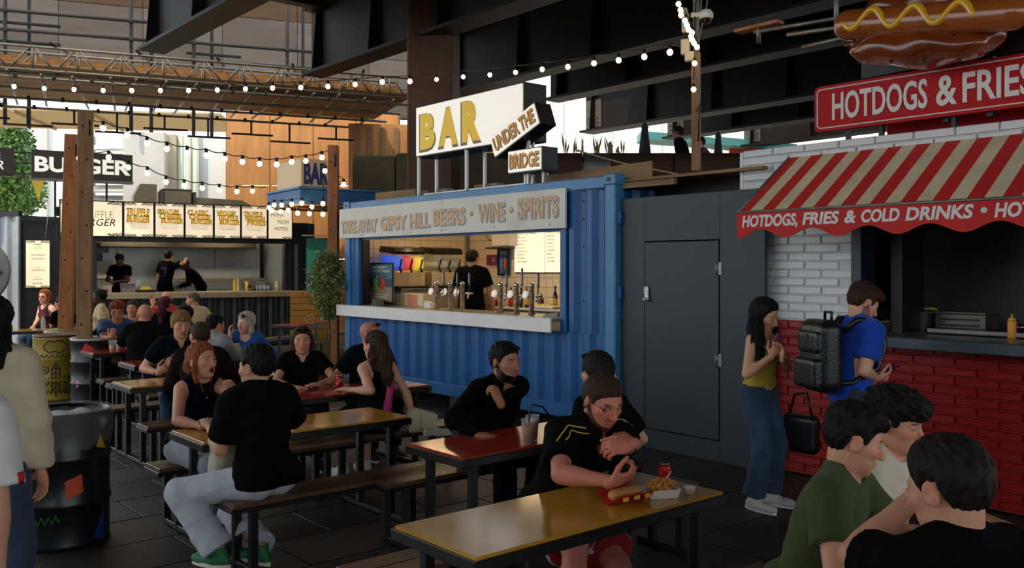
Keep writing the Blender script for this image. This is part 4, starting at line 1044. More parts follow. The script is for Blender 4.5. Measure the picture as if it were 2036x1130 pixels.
for k, (us, lab, hu) in enumerate((((868, 895, 919), 'bank of three chrome beer taps with patterned columns near the poster', (890, 917, 941)), ((995, 1027, 1057), 'bank of three chrome beer taps with patterned columns near the menu panels', (1015, 1046, 1078)))):
    t = thing('beer_tap_bank', lab, 'beer taps', BAR.pt(0, 0, 1.291), GA, 'beer tap banks on the bar counter')
    zt = .38; xs = [BAR.on(u, 600, .30)[0] for u in us]
    for i, x in enumerate(xs):
        m = MB(); m.lathe([(.045, 0), (.045, .012), (.032, .02), (.03, .31), (.033, .325)], (x, .30, 0), 14); m.build('column', wrapm, t)
        m = MB(); m.lathe([(.033, .32), (.034, .37), (.02, .385), (0, .388)], (x, .30, 0), 14); m.build('column_cap', chrome, t)
        m = MB(); m.lathe([(.048, 0), (.05, .012), (.046, .02), (0, .021)], (x - .055, .25, .24), 18, T=Matrix.Rotation(R(75), 3, 'X')); m.build('badge', M('lit_badge', (240, 238, 230), rough=.3, emit=(255, 246, 235), es=.3), t)
        hx = BAR.on(hu[i], 520, .30)[0]
        m = MB(); m.tube([(x, .3, .23), (hx, .29, .23)], .016, 8); m.build('arm', chrome, t)
        tap_handle(t, hx, .29, .23, 1.2 if i == 1 and k else 1.0)
# bottles, cans and small things on the bar
def bottle(x, y, z, h_, r_, col, lab_c, label, cap=(30, 26, 22)):
    t = thing('bottle', label, 'bottle', BAR.pt(x, y, z), GA, 'bottles on the bar back bench')
    m = MB(); m.lathe([(r_ * .9, 0), (r_, .008), (r_, h_ * .58), (r_ * .8, h_ * .66), (r_ * .38, h_ * .78), (r_ * .36, h_ * .96)], n=14); m.build('glass', M('glass_%d_%d_%d' % col, col, rough=.12, spec=.7), t)
    m = MB(); m.lathe([(r_ * 1.02, h_ * .14), (r_ * 1.02, h_ * .46)], n=14); m.build('paper_label', M('label_%d_%d_%d' % lab_c, lab_c, rough=.6), t)
    m = MB(); m.lathe([(r_ * .42, h_ * .9), (r_ * .42, h_), (0, h_)], n=10); m.build('cap', M('cap_%d_%d_%d' % cap, cap, rough=.4), t)
bb = 1.256
for u, h_, r_, c, lc, lab, cp in ((1016, .30, .036, (120, 20, 14), (200, 60, 40), 'red bottle with orange label on the bar back bench', (120, 20, 20)), (1036, .30, .032, (16, 14, 10), (60, 40, 26), 'dark slim bottle left of the yellow labelled one', (30, 26, 22)), (1047, .32, .034, (18, 16, 10), (206, 170, 40), 'dark bottle with a yellow label behind the right taps', (160, 30, 30)), (1076, .22, .045, (70, 34, 14), (60, 30, 16), 'short amber spirit bottle at the right of the bar', (40, 20, 12)), (1104, .34, .034, (18, 16, 10), (190, 160, 50), 'tall dark bottle at the right edge of the hatch', (30, 26, 22))):
    bottle(BAR.on(u, 590, 1.95)[0], 1.95, bb, h_, r_, c, lc, lab, cp)
for k, (u, c, lab) in enumerate(((979, (190, 186, 180), 'plain silver drink can on the bar back bench, lower left'), (982, (196, 34, 32), 'red and silver can behind the leftmost silver can'), (988, (190, 30, 30), 'red drink can left of the right beer taps'), (1006, (60, 130, 160), 'blue drink can behind the right beer taps'))):
    t = thing('drink_can', lab, 'can', BAR.pt(BAR.on(u, 590, 1.9)[0], 1.9 + .09 * (k % 2), bb), GA, 'cans on the bar back bench')
    m = MB(); m.lathe([(.024, 0), (.032, .008), (.033, .1), (.027, .118)], n=14); m.build('can_body', M('can_%d_%d_%d' % c, c, rough=.3, metal=.3), t)
    m = MB(); m.lathe([(.027, .117), (.026, .121), (0, .117)], n=14); m.build('can_top', chrome, t)
x = BAR.on(790, 596, .9)[0]
t = thing('cardboard_carton', 'cream carton with a pink panel below the slush machines', 'carton', BAR.pt(1.0, .62, 1.291), GA); part('box', M('carton_cream', (226, 204, 168), rough=.7), t, (0, 0, .09), (.75, .22, .18), .004); part('pink_panel', M('carton_pink', (224, 140, 110), rough=.7), t, (.1, -.112, .09), (.26, .004, .17))
t = thing('card_reader', 'grey card reader lying on the right end of the bar counter', 'card reader', BAR.pt(BAR.on(1096, 611, .05)[0], .05, 1.291), GA + 25)
m = MB(); m.prism([(-.09, 0), (.09, 0), (.09, .05), (.05, .06), (-.09, .02)], -.04, .04); m.build('case', M('reader_grey', (150, 146, 138), rough=.4), t); part('keypad', blk, t, (-.03, 0, .035), (.07, .05, .006), .002)
t = thing('napkin_box', 'white plastic box beside the left beer taps', 'box', BAR.pt(BAR.on(855, 600, .40)[0], .40, 1.291), GA); m = MB(); m.prism([(-.08, 0), (.08, 0), (.07, .05), (-.06, .09), (-.08, .09)], -.05, .05); m.build('case', white_m, t); part('slot', blk, t, (.02, 0, .06), (.05, .06, .004))
t = thing('steel_tray', 'small folded steel tray at the left end of the bar counter', 'tray', BAR.pt(.62, .12, 1.291), GA); part('back', galv, t, (0, .1, .05), (.3, .01, .11)); part('base', galv, t, (0, 0, .005), (.3, .2, .01)); part('side', galv, t, (.15, 0, .05), (.008, .2, .1))
t = thing('sliced_fruit_tray', 'garnish tray with yellow slices at the right of the bar', 'tray', BAR.pt(BAR.on(1085, 600, 1.5)[0], 1.5, 1.29), GA); part('tray', white_m, t, (0, 0, .02), (.5, .2, .04), .01)
for i in range(5): m = MB(); m.ball((-.15 + i * .07, -.03, .05), (.03, .03, .02), 8); m.build('slice', M('lemon', (220, 190, 70), rough=.5), t)
# ------------------------------------------------------------------ signs on the bar roof
sg_w = M('lit_sign_white', (250, 244, 230), rough=.5, emit=(255, 246, 226), es=.5)
sgy = M('sign_yellow', (240, 196, 40), rough=.5, emit=(240, 190, 30), es=.22); sgs = M('sign_shadow_grey', (140, 126, 118), rough=.6); sgo = M('sign_orange', (226, 164, 84), rough=.5, emit=(226, 150, 60), es=.12)
t = thing('bar_sign', 'large white lightbox with yellow letters BAR on the container roof', 'sign', BAR.pt(1.93, 0, 0), GA)
part('case', blk, t, (1.12, .20, 3.73), (2.26, .36, .70), .006); part('face', sg_w, t, (1.12, .012, 3.73), (2.22, .02, .66))
for ch, x0, x1, z0, z1 in (('B', .12, .46, 3.47, 3.95), ('A', .56, .96, 3.47, 3.97), ('R', 1.06, 1.44, 3.47, 3.99)):
    lettering(ch, sgs, t, x0 - .035, x1 + .015, z0 - .035, z1 + .01, .001, bold=.06, depth=.004, name='letter_shadow'); lettering(ch, sgy, t, x0, x1, z0, z1, -.004, bold=.065, depth=.006)
for x in (.02, 1.10, 2.30):
    for y in (.04, .34):
        if x > 2.2 and y > .1: continue
        m = MB(); m.box((x, y, 3.13), (.035, .035, .54 if x < 2.2 else .7)); m.build('leg', M('pale_steel', (200, 200, 196), rough=.4, metal=.3), t)
part('foot_bar', M('pale_steel', (200, 200, 196)), t, (1.1, .19, 2.88), (2.3, .03, .03))
def tilt_sign(name, label, words, uc, vc, W, H, ang, y, mat_l):
    x, z = BAR.on(uc, vc, y); t = thing(name, label, 'sign', BAR.pt(x, y, z), GA); q = Matrix.Rotation(R(-ang), 4, 'Y')
    m = MB(); m.box((0, .13, 0), (W, .24, H), T=q.to_3x3()); o = m.build('case', blk, t)
    m = MB(); m.box(q.to_3x3() @ Vector((0, 0, 0)), (W - .03, .02, H - .03), T=q.to_3x3()); m.build('face', sg_w, t)
    lettering(words, sgs, t, -W * .43, W * .45, -H * .34, H * .30, -.011, bold=.05, depth=.002, T=q, name='letter_shadow'); lettering(words, mat_l, t, -W * .44, W * .44, -H * .30, H * .33, -.014, bold=.025, depth=.004, T=q)
    return t
tA = tilt_sign('under_the_sign', 'tilted white lightbox reading UNDER THE beside the big bar sign', 'UNDER THE', 1022, 260, .88, .28, 21.5, -.12, sgo)
m = MB(); m.box((0, .3, -.45), (.03, .03, 1.0)); m.build('leg', M('pale_steel', (200, 200, 196)), tA)
tB = tilt_sign('bridge_sign', 'small white lightbox reading BRIDGE at the right of the bar sign', 'BRIDGE', 1043, 319, .60, .28, 0, -.08, sgo)
for x in (-.12, .2): m = MB(); m.box((x, .12, -.30), (.03, .03, .34)); m.build('leg', M('pale_steel', (200, 200, 196)), tB)
# planks lying on the roof
for k, (x0, y0, x1, y1, wd) in enumerate(((.5, .25, 1.5, .3, .2), (4.0, .5, 5.9, .32, .22))):
    m = MB(); m.bar((0, 0, 0), (x1 - x0, y1 - y0, .0), .02, wd) ; o = m.build('roof_plank', board, None, BAR.pt(x0, y0, 2.875 + .02), GA); tag(o, ('weathered plank lying at the left end of the bar roof', 'weathered plank overhanging the right end of the bar roof')[k], 'plank')
# small blocks under the parapet
for k, u in enumerate((800, 848, 886, 960, 985)):
    x, z = BAR.on(u, 380, .45); m = MB(); m.box((0, 0, .06), (.22, .14, .12), bev=.01); o = m.build('timber_block', board if k % 2 else conc, None, BAR.pt(x, .45, 2.85), GA)
    tag(o, ('first', 'second', 'third', 'fourth', 'fifth')[k] + ' small block from the left on the bar roof', 'block')
# ------------------------------------------------------------------ grey plywood wall with a door between bar and hot dog stall
gy = M('slate_paint', (38, 48, 54), rough=.5, var=.14, vs=1.4, bump=.12, bs=22)
gw = thing('wall_right', 'slate grey painted plywood wall with a door beside the bar', None, BAR.pt(BL + .02, .10, 0), GA); gw['kind'] = 'structure'
GWL = 1.76
part('wall_sheet', gy, gw, (.16, 0, 1.30), (.32, .04, 2.60), .003); part('wall_sheet', gy, gw, (1.52, 0, 1.30), (.5, .04, 2.60), .003); part('wall_sheet', gy, gw, (.795, 0, 2.37), (.95, .04, .46), .003)
part('wall_sheet', gy, gw, (.795, 0, .10), (.95, .04, .2), .003)
dr = part('door_leaf', gy, gw, (.795, -.006, 1.17), (.93, .04, 1.92), .004)
for z in (1.86, .98): m = MB(); m.tube([(1.24, -.03, z - .07), (1.24, -.03, z + .07)], .012, 8); m.box((1.27, -.024, z), (.05, .006, .12)); m.build('hinge', M('worn_steel', (130, 130, 128), rough=.4, metal=.6), dr)
m = MB(); m.box((.37, -.04, 1.60), (.05, .03, .16), bev=.012); m.lathe([(.022, 0), (.022, .03), (0, .032)], (.37, -.055, 1.54), 12, T=Matrix.Rotation(R(90), 3, 'X')); lk = m.build('keypad_lock', M('lock_silver', (190, 192, 196), rough=.3, metal=.7), dr)
for j in range(4): m = MB(); m.box((.36 + .0, -.057, 1.665 - j * .02), (.025, .006, .01)); m.build('lock_button', M('button_white', (225, 225, 225), rough=.4), lk)
part('void_back', blk, gw, (.9, .6, 1.4), (1.9, .04, 2.8)); part('head_batten', board, gw, (.75, .3, 2.80), (1.9, .5, .03)); part('edge_batten', board, gw, (.35, .02, 2.74), (.7, .05, .06))
# ------------------------------------------------------------------ hot dog stall: painted brick front
redp = M('red_paint', (150, 17, 15), rough=.36, var=.14, vs=4, bump=.12, bs=40); whp = M('white_brick_paint', (216, 216, 214), rough=.45, var=.06, vs=4, bump=.15, bs=40)
mort_r = M('red_joint', (140, 18, 16), rough=.6); mort_w = M('white_joint', (200, 200, 198), rough=.6)
HL = 4.6
def brick_wall(name, label, x0, x1, z0, z1, mat, mort, y=0.0, th=.2, holes=()):
    t = thing(name, label, None, HOT.o, GA); t['kind'] = 'structure'
    hts = (.0755); bl = .33; j = .010; meshes = []
    for k in range(4):
        b = MB(); w_, h_ = bl - j, hts - j; e = .006
        jx = lambda: rnd.uniform(-.004, .004)
        fr_ = [(-w_ / 2 + e + jx(), -.012 + jx() * .6, -h_ / 2 + e + jx()), (w_ / 2 - e + jx(), -.012 + jx() * .6, -h_ / 2 + e + jx()), (w_ / 2 - e + jx(), -.012 + jx() * .6, h_ / 2 - e + jx()), (-w_ / 2 + e + jx(), -.012 + jx() * .6, h_ / 2 - e + jx())]
        bk = [(-w_ / 2, 0.004, -h_ / 2), (w_ / 2, 0.004, -h_ / 2), (w_ / 2, 0.004, h_ / 2), (-w_ / 2, 0.004, h_ / 2)]
        b._add(fr_ + bk, [(0, 1, 2, 3), (0, 4, 5, 1), (1, 5, 6, 2), (2, 6, 7, 3), (3, 7, 4, 0), (7, 6, 5, 4)]); meshes.append(b.mesh('brick', mat))
    n = 0; r = 0; z = z0 + hts / 2
    while z < z1:
        x = x0 - (bl / 2 if r % 2 else 0) + bl / 2
        while x < x1 + bl * .4:
            if x > x0 - .02 and not any(a < x < b_ and c < z < d_ for a, b_, c, d_ in holes):
                sx = 1.0
                if x - bl / 2 < x0: sx = .55
                o = bpy.data.objects.new('brick', meshes[rnd.randrange(4)]); link(o, t); o.location = (x if sx == 1 else x0 + bl * .28, y, z); o.scale = (sx, 1, 1); n += 1
            x += bl
        z += hts; r += 1
    return t
ww = brick_wall('wall_stall_upper', 'white painted brick upper front of the hot dog stall', 0, 3.0, 1.40, 2.97, whp, mort_w, holes=((1.12, 9, 1.3, 2.70),))
part('wall_core', mort_w, ww, (.56, .108, 2.18), (1.12, .2, 1.58)); part('wall_core', mort_w, ww, (HL / 2 + .55, .108, 2.83), (HL - 1.1, .2, .28)); part('side_return', whp, ww, (-.02, .7, 2.18), (.04, 1.4, 1.58), .004)
wr = brick_wall('wall_stall_lower', 'red painted brick lower front of the hot dog stall', 0, 2.95, .03, 1.38, redp, mort_r, holes=((1.1, 9, 1.22, 2),))
part('wall_core', mort_r, wr, (.56, .108, .70), (1.12, .2, 1.38)); part('wall_core', mort_r, wr, (HL / 2 + .55, .108, .62), (HL - 1.1, .2, 1.2)); part('side_return', redp, wr, (-.02, .7, .70), (.04, 1.4, 1.38), .004)
st = thing('hotdog_stall', 'dark steel interior and frame of the hot dog stall hatch', 'stall', HOT.o, GA)
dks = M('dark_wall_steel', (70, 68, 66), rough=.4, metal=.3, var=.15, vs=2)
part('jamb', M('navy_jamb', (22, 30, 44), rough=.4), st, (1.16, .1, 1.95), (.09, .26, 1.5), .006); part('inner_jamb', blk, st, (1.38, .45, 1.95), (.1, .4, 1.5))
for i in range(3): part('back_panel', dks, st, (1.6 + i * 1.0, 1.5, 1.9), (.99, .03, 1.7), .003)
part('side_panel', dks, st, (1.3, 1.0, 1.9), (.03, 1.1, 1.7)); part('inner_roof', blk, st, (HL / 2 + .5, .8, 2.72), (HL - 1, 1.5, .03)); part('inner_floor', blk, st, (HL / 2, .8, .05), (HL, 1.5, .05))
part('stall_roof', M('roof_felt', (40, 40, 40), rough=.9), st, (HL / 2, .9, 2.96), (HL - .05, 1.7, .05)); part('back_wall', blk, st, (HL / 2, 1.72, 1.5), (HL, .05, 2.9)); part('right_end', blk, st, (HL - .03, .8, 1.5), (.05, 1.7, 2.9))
hc = thing('stall_counter', 'dark steel serving counter of the hot dog stall', 'counter', HOT.o, GA)
part('counter_top', M('counter_steel', (120, 120, 120), rough=.3, metal=.7, var=.15), hc, (2.85, .12, 1.30), (3.4, .75, .03), .004); part('front_edge', M('edge_steel', (84, 94, 102), rough=.35, metal=.5), hc, (2.85, -.265, 1.27), (3.4, .02, .085), .004); part('rear_bench', M('counter_steel', (120, 120, 120)), hc, (2.85, .9, 1.26), (3.4, .7, .03))
# awning
aw = thing('striped_awning', 'red and cream striped awning over the hot dog hatch', 'awning', HOT.o, GA)
A0, A1 = .50, 4.5; YF = -.80; ZT, ZF_ = 2.87, 2.34; sw_ = .118
a_r = M('awning_red', (196, 32, 26), rough=.75, var=.08, vs=3); a_c = M('awning_cream', (214, 196, 160), rough=.8, var=.16, vs=4)
n = int((A1 - A0) / sw_)
for i in range(n):
    x = A0 + i * sw_; m = MB()
    q = [(x, -.02, ZT), (x + sw_, -.02, ZT), (x + sw_, YF, ZF_), (x, YF, ZF_)]
    m._add(q + [(a, b + .004, c - .008) for a, b, c in q], [(3, 2, 1, 0), (4, 5, 6, 7), (0, 1, 5, 4), (2, 3, 7, 6), (1, 2, 6, 5), (3, 0, 4, 7)]); m.build('stripe', a_r if i % 2 == 0 else a_c, aw)
m = MB(); N = 160; vs = []; fs = []
for i in range(N + 1):
    x = A0 + (n * sw_) * i / N; zz = 2.155 - .035 * math.cos(2 * math.pi * (x - A0) / .47) + 0
    for y, z in ((YF - .004, ZF_), (YF - .004, zz), (YF + .004, zz), (YF + .004, ZF_)): vs.append((x, y, z))
for i in range(N):
    a = i * 4
    for k in range(4): fs.append((a + k, a + (k + 1) % 4, a + 4 + (k + 1) % 4, a + 4 + k))
m._add(vs, fs); vl = m.build('valance', a_r, aw)
m = MB(); m.prism([(0, 0), (0, 0)], 0, 0) if False else None
sv = [(A0, -.02, ZT), (A0, YF, ZF_), (A0, YF, 2.16), (A0, -.02, 2.2)]
lw_ = M('awning_white', (224, 220, 212), rough=.7)
xx = A0 + .055
for wd, ln in (('HOTDOGS,', .53), ('FRIES', .32), ('&', .095), ('COLD', .30), ('DRINKS', .48), ('\u2022', .05), ('HOTDOGS,', .56), ('FRIES', .32), ('&', .1), ('COLD', .3), ('DRINKS', .5)):
    if wd == '\u2022': mm = MB(); mm.lathe([(.022, 0), (.022, .003), (0, .003)], (xx + .025, YF - .005, 2.265), 12, T=Matrix.Rotation(R(90), 3, 'X')); mm.build('printed_dot', lw_, vl)
    else: lettering(wd, lw_, vl, xx, xx + ln, 2.212 - (.02 if ',' in wd else 0), 2.312, YF - .0045, bold=.035, shear=.18, depth=.003)
    xx += ln + .042
m = MB(); m.tube([(A0, YF, ZF_), (A1, YF, ZF_)], .012, 8); m.tube([(A0 + .01, -.02, ZT), (A0 + .01, YF, ZF_)], .012, 8); m.tube([(A1, -.02, ZT), (A1, YF, ZF_)], .012, 8); m.tube([(A0 + .02, -.02, 2.36), (A0 + .02, YF, ZF_)], .01, 8); m.build('frame_bars', galv, aw)
# roof sign
sgn = thing('hotdogs_sign', 'red HOTDOGS & FRIES sign board on the stall roof', 'sign', HOT.o, GA)
def rrect(w_, h_, r_, n=6):
    p = []
    for cx_, cz_, a0 in ((w_ - r_, h_ - r_, 0), (r_, h_ - r_, 90), (r_, r_, 180), (w_ - r_, r_, 270)):
        for k in range(n + 1): a = R(a0 + 90 * k / n); p.append((cx_ + r_ * math.cos(a), cz_ + r_ * math.sin(a)))
    return p
SX0, SX1, SZ0, SZ1 = .765, 2.76, 3.07, 3.47; q = Matrix.Translation((SX0, -.02, SZ0))
m = MB(); m.prism(rrect(SX1 - SX0, SZ1 - SZ0, .05), 0, .05, T=q); m.build('board', M('sign_red', (180, 14, 18), rough=.6, spec=.25, var=.05), sgn)
outer = rrect(SX1 - SX0 - .06, SZ1 - SZ0 - .06, .035)
m = MB(); m.tube([(SX0 + .03 + a, -.022, SZ0 + .03 + b) for a, b in outer], .006, 6, close=True); m.build('border_line', lw_, sgn)
for wd, x0, x1 in (('HOTDOGS', .94, 1.77), ('&', 1.84, 2.005), ('FRIES', 2.045, 2.56)): lettering(wd, lw_, sgn, x0, x1, 3.155, 3.395, -.021, bold=.02, depth=.008)
for x in (1.05, 1.35, 1.95, 2.6): m = MB(); m.box((x, .05, 3.12), (.035, .04, .34)); m.build('leg', blk, sgn)
sg2 = thing('rear_red_board', 'second red board just behind the hotdogs sign', 'sign', HOT.o, GA); m = MB(); m.box((2.2, .35, 3.13), (1.9, .04, .22), bev=.01); m.build('board', M('sign_red', (196, 22, 26)), sg2)
for x in (1.5, 2.8): m = MB(); m.box((x, .38, 3.05), (.03, .03, .2)); m.build('leg', blk, sg2)
# giant hot dog: distance field shapes
hx, hzz = HOT.on(1836, 45, -.25)
hd = thing('giant_hotdog', 'giant moulded hot dog with mustard above the stall roof', 'hot dog model', HOT.pt(hx, -.25, hzz), GA - 6)
tilt = ry(9)
def hdmesh(fn, lo, hi, h_, nm, mat, par):
    F = Field(lo, hi, h_); fn(F); V, Fa = F.mesh(); V = V @ tilt.T; return mesh_obj(nm, V, Fa, mat, par)
bun_m = M('bun_gloss', (126, 56, 20), rough=.22, var=.55, vs=2.2, bump=.3, bs=10, coat=.5); saus_m = M('sausage_gloss', (160, 84, 34), rough=.2, var=.25, vs=3, coat=.6); must_m = M('mustard_gloss', (226, 168, 34), rough=.2, coat=.5)
def bun(F):
    F.add(ell((-.02, .06, -.10), (.64, .22, .24)), 0); F.add(ell((.0, -.10, -.20), (.56, .17, .14)), .1); F.add(ell((-.02, .12, .16), (.60, .22, .18)), .05)
    X, Y, Z = F.all(); F.vol = (F.vol + .012 * np.sin(X * 14 + Z * 6) * np.sin(Z * 17 + 1)).astype(np.float32)
hdmesh(bun, (-.75, -.35, -.45), (.75, .45, .45), .016, 'bun', bun_m, hd)
hdmesh(lambda F: F.add(cone((-.58, -.12, .0), (.74, -.12, .0), .125, .125), 0), (-.85, -.35, -.25), (.95, .2, .25), .016, 'sausage', saus_m, hd)
mw = [Vector(tilt @ np.array([x, -.225, .02 + .07 * math.sin(x * 17.5 + .6)])) for x in np.linspace(-.55, .55, 70)]
m = MB(); m.tube([mw[0] + (mw[0] - mw[1])] + mw, [.012] + [.03] * 68 + [.032, .012], 10); m.build('mustard', must_m, hd)
for k in range(14):
    x = -.46 + k * .07; zz = -.14 - .06 * ((k * 7) % 4); p = tilt @ np.array([x, -.19, zz]); m = MB(); m.ball(p, (.012, .02, .012), 6); m.build('seed', M('seed_dark', (34, 22, 14), rough=.5), hd)
m = MB(); m.box((0, .34, -.35), (.05, .05, .8)); m.box((.35, .34, -.35), (.05, .05, .8)); m.build('support', blk, hd)
part('backing', blk, hd, (0, .30, -.05), (1.5, .04, .5), .02)
# scaffold near the hot dog
t = thing('overhead_tubes', 'short grey scaffold tubes to the left of the giant hot dog', 'scaffold', HOT.pt(.35, .2, 4.0), GA)
for a_, b_ in (((0, 0, .06), (1.2, .1, .0)), ((.1, .1, -.06), (1.2, .1, -.04)), ((-.5, .2, .22), (.9, .2, .14)), ((.5, 0, -.05), (.5, 0, .5)), ((-.45, .2, .1), (-.45, .2, .35))): m = MB(); m.tube([a_, b_], .022, 8); m.build('tube', galv, t)
part('timber_plate', wood_or, t, (-.45, .2, .26), (.5, .12, .03)); part('shelf_plate', M('brown_ply', (120, 76, 36), rough=.7), t, (.75, .1, -.16), (.3, .3, .02))
# kitchen things in the hot dog hatch
def hot_thing(nm, lab, cat, u, v, y, z): x, _ = HOT.on(u, v, y); return thing(nm, lab, cat, HOT.pt(x, y, z), GA)
t = hot_thing('gastro_pan', 'deep steel food pan with yellow fries on the stall bench', 'pan', 1812, 620, .75, 1.276)
m = MB(); m.prism([(-.19, 0), (.19, 0), (.23, .2), (-.23, .2)], -.16, .16); m.build('pan', M('pan_steel', (130, 126, 120), rough=.3, metal=.8), t); part('rim', galv, t, (0, 0, .2), (.54, .36, .012), .004)
for i in range(24): m = MB(); m.box((.04 + rnd.uniform(-.1, .14), rnd.uniform(-.1, .1), .215 + rnd.uniform(0, .02)), (.06, .012, .012), rz=rnd.uniform(0, 3)); m.build('fry', M('fry_yellow', (206, 170, 60), rough=.6), t)
part('paper_box', M('kraft', (180, 150, 120), rough=.8), t, (-.1, .05, .22), (.15, .1, .05), .004)
t = hot_thing('steel_bowl', 'round steel mixing bowl on the counter beside the backpack man', 'bowl', 1752, 650, .28, 1.316)
m = MB(); m.lathe([(.06, 0), (.11, .02), (.125, .09), (.13, .095), (.12, .09), (.1, .025), (0, .02)], n=24); m.build('bowl', M('pan_gold_steel', (170, 150, 118), rough=.18, metal=.9), t); m = MB(); m.tube([(.12, 0, .085), (.17, 0, .09)], .01, 6); m.build('lug', galv, t)
t = hot_thing('toaster_grill', 'low steel toaster grill with slots on the stall bench', 'grill', 1922, 640, .80, 1.276)
part('case', M('grill_steel', (96, 92, 86), rough=.35, metal=.7), t, (0, 0, .1), (.42, .3, .2), .01); part('lid', galv, t, (0, 0, .205), (.43, .31, .015), .004)
for z in (.15, .10): part('slot', blk, t, (0, -.152, z), (.34, .006, .02)); part('slot_bar', galv, t, (0, -.158, z + .012), (.3, .008, .006))
t = hot_thing('griddle', 'flat black griddle plate set in the stall bench', 'griddle', 1960, 660, .45, 1.316); part('plate', M('griddle_black', (30, 29, 28), rough=.4, metal=.5), t, (0, 0, .02), (.8, .3, .04), .006); part('rail', galv, t, (0, -.16, .03), (.8, .015, .03))
t = hot_thing('mustard_bottle', 'orange sauce squeeze bottle standing in the hot dog hatch', 'bottle', 2012, 640, .30, 1.316); m = MB(); m.lathe([(.03, 0), (.033, .006), (.033, .13), (.026, .14)], n=14); m.build('bottle_body', M('sauce_orange', (222, 146, 50), rough=.4), t); m = MB(); m.lathe([(.028, .14), (.028, .155), (.012, .16), (.006, .19), (0, .19)], n=12); m.build('nozzle', M('sauce_nozzle', (226, 176, 60), rough=.4), t)
t = hot_thing('salt_shaker', 'small steel shaker behind the orange sauce bottle', 'shaker', 2030, 640, .40, 1.316); m = MB(); m.lathe([(.03, 0), (.03, .08), (.033, .085), (.02, .11), (0, .112)], n=14); m.build('shaker_body', chrome, t); m = MB(); m.lathe([(.031, .08), (.033, .1)], n=14); m.build('collar', blk, t)
m = MB(); m.box((0, 0, 0), (.5, .06, .03)); t = thing('stall_lamp', 'dim strip lamp under the hot dog stall roof', 'lamp', HOT.pt(2.6, .9, 2.66), GA); part('housing', white_m, t, (0, 0, .02), (.5, .06, .03)); part('tube', M('dim_tube', (255, 230, 190), emit=(255, 214, 160), es=1.5), t, (0, 0, 0), (.46, .03, .015))

# ------------------------------------------------------------------ burger stall: black container with lit menus
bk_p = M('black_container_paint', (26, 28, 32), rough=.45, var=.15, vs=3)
UL = 5.6; UD = 2.4; UT = 2.92
bu = thing('burger_container', 'black corrugated shipping container converted into a burger kitchen', 'stall', BUR.o, BUR.deg)
corrugated(MB(), .1, UL - .1, .18, 1.18, .02).build('front_panel', bk_p, bu); corrugated(MB(), .1, .78, 1.18, 2.8, .02).build('front_panel', bk_p, bu); corrugated(MB(), 4.92, UL - .1, 1.18, 2.8, .02).build('front_panel', bk_p, bu)
part('header_panel', bk_p, bu, (UL / 2, .03, 2.62), (UL - .2, .03, .4)); corrugated(MB(), .1, UD - .1, .18, 2.8, .02, axis='y').build('end_panel', M('lit_black_paint', (70, 76, 84), rough=.35, var=.1), bu)  # left end uses a lighter copy of the black paint, daylight put into its colour
corrugated(MB(), .1, UD - .1, .18, 2.8, UL - .02, axis='y', flip=-1).build('end_panel', bk_p, bu); corrugated(MB(), .1, UL - .1, .18, 2.8, UD - .02, flip=-1).build('back_panel', bk_p, bu)
for x in (.06, UL - .06):
    for y in (.06, UD - .06): part('corner_post', bk_p, bu, (x, y, UT / 2), (.14, .14, UT), .012)
for z in (.1, UT - .06): part('front_rail', bk_p, bu, (UL / 2, .05, z), (UL - .24, .1, .14), .01)
part('roof_sheet', bk_p, bu, (UL / 2, UD / 2, UT - .02), (UL - .1, UD - .1, .03)); part('floor_sheet', M('kitchen_floor', (60, 58, 54), rough=.6), bu, (UL / 2, UD / 2, .2), (UL - .2, UD - .2, .04))
for x in (.74, 4.92): part('hatch_jamb', bk_p, bu, (x, .1, 1.85), (.09, .2, 1.3), .006)
kst = M('kitchen_steel', (164, 168, 166), rough=.35, metal=.45, var=.12, vs=1.5)
for i in range(4): part('kitchen_panel', kst, bu, (.85 + i * 1.15, UD - .12, 1.55), (1.14, .03, 2.6), .004)
for x in (.14, 4.98): part('kitchen_side', kst, bu, (x, UD / 2 + .1, 1.55), (.03, UD - .4, 2.6))
part('extractor_hood', M('hood_steel', (110, 100, 84), rough=.35, metal=.7), bu, (2.8, 1.9, 2.40), (3.6, .7, .12), .01); part('kitchen_ceiling', white_m, bu, (UL / 2, UD / 2, 2.78), (UL - .3, UD - .3, .02))
uc = thing('burger_counter', 'long steel counter of the burger kitchen', 'counter', BUR.o, BUR.deg); part('counter_top', M('warm_steel', (168, 150, 120), rough=.35, metal=.6, var=.12), uc, (2.85, .05, 1.28), (4.3, .66, .05), .006); part('counter_front', M('warm_steel', (168, 150, 120)), uc, (2.85, -.29, 1.23), (4.3, .02, .12), .004)
for k, x in enumerate((1.7, 3.7)):
    t = thing('kitchen_lamp', 'strip lamp under the burger kitchen ceiling, ' + ('left' if k == 0 else 'right') + ' one', 'lamp', BUR.pt(x, 1.2, 2.72), BUR.deg); part('housing', white_m, t, (0, 0, .02), (1.3, .1, .04), .01); part('tube', M('kitchen_tube', (255, 246, 226), emit=(255, 238, 208), es=70), t, (0, 0, -.01), (1.2, .05, .03), .01)
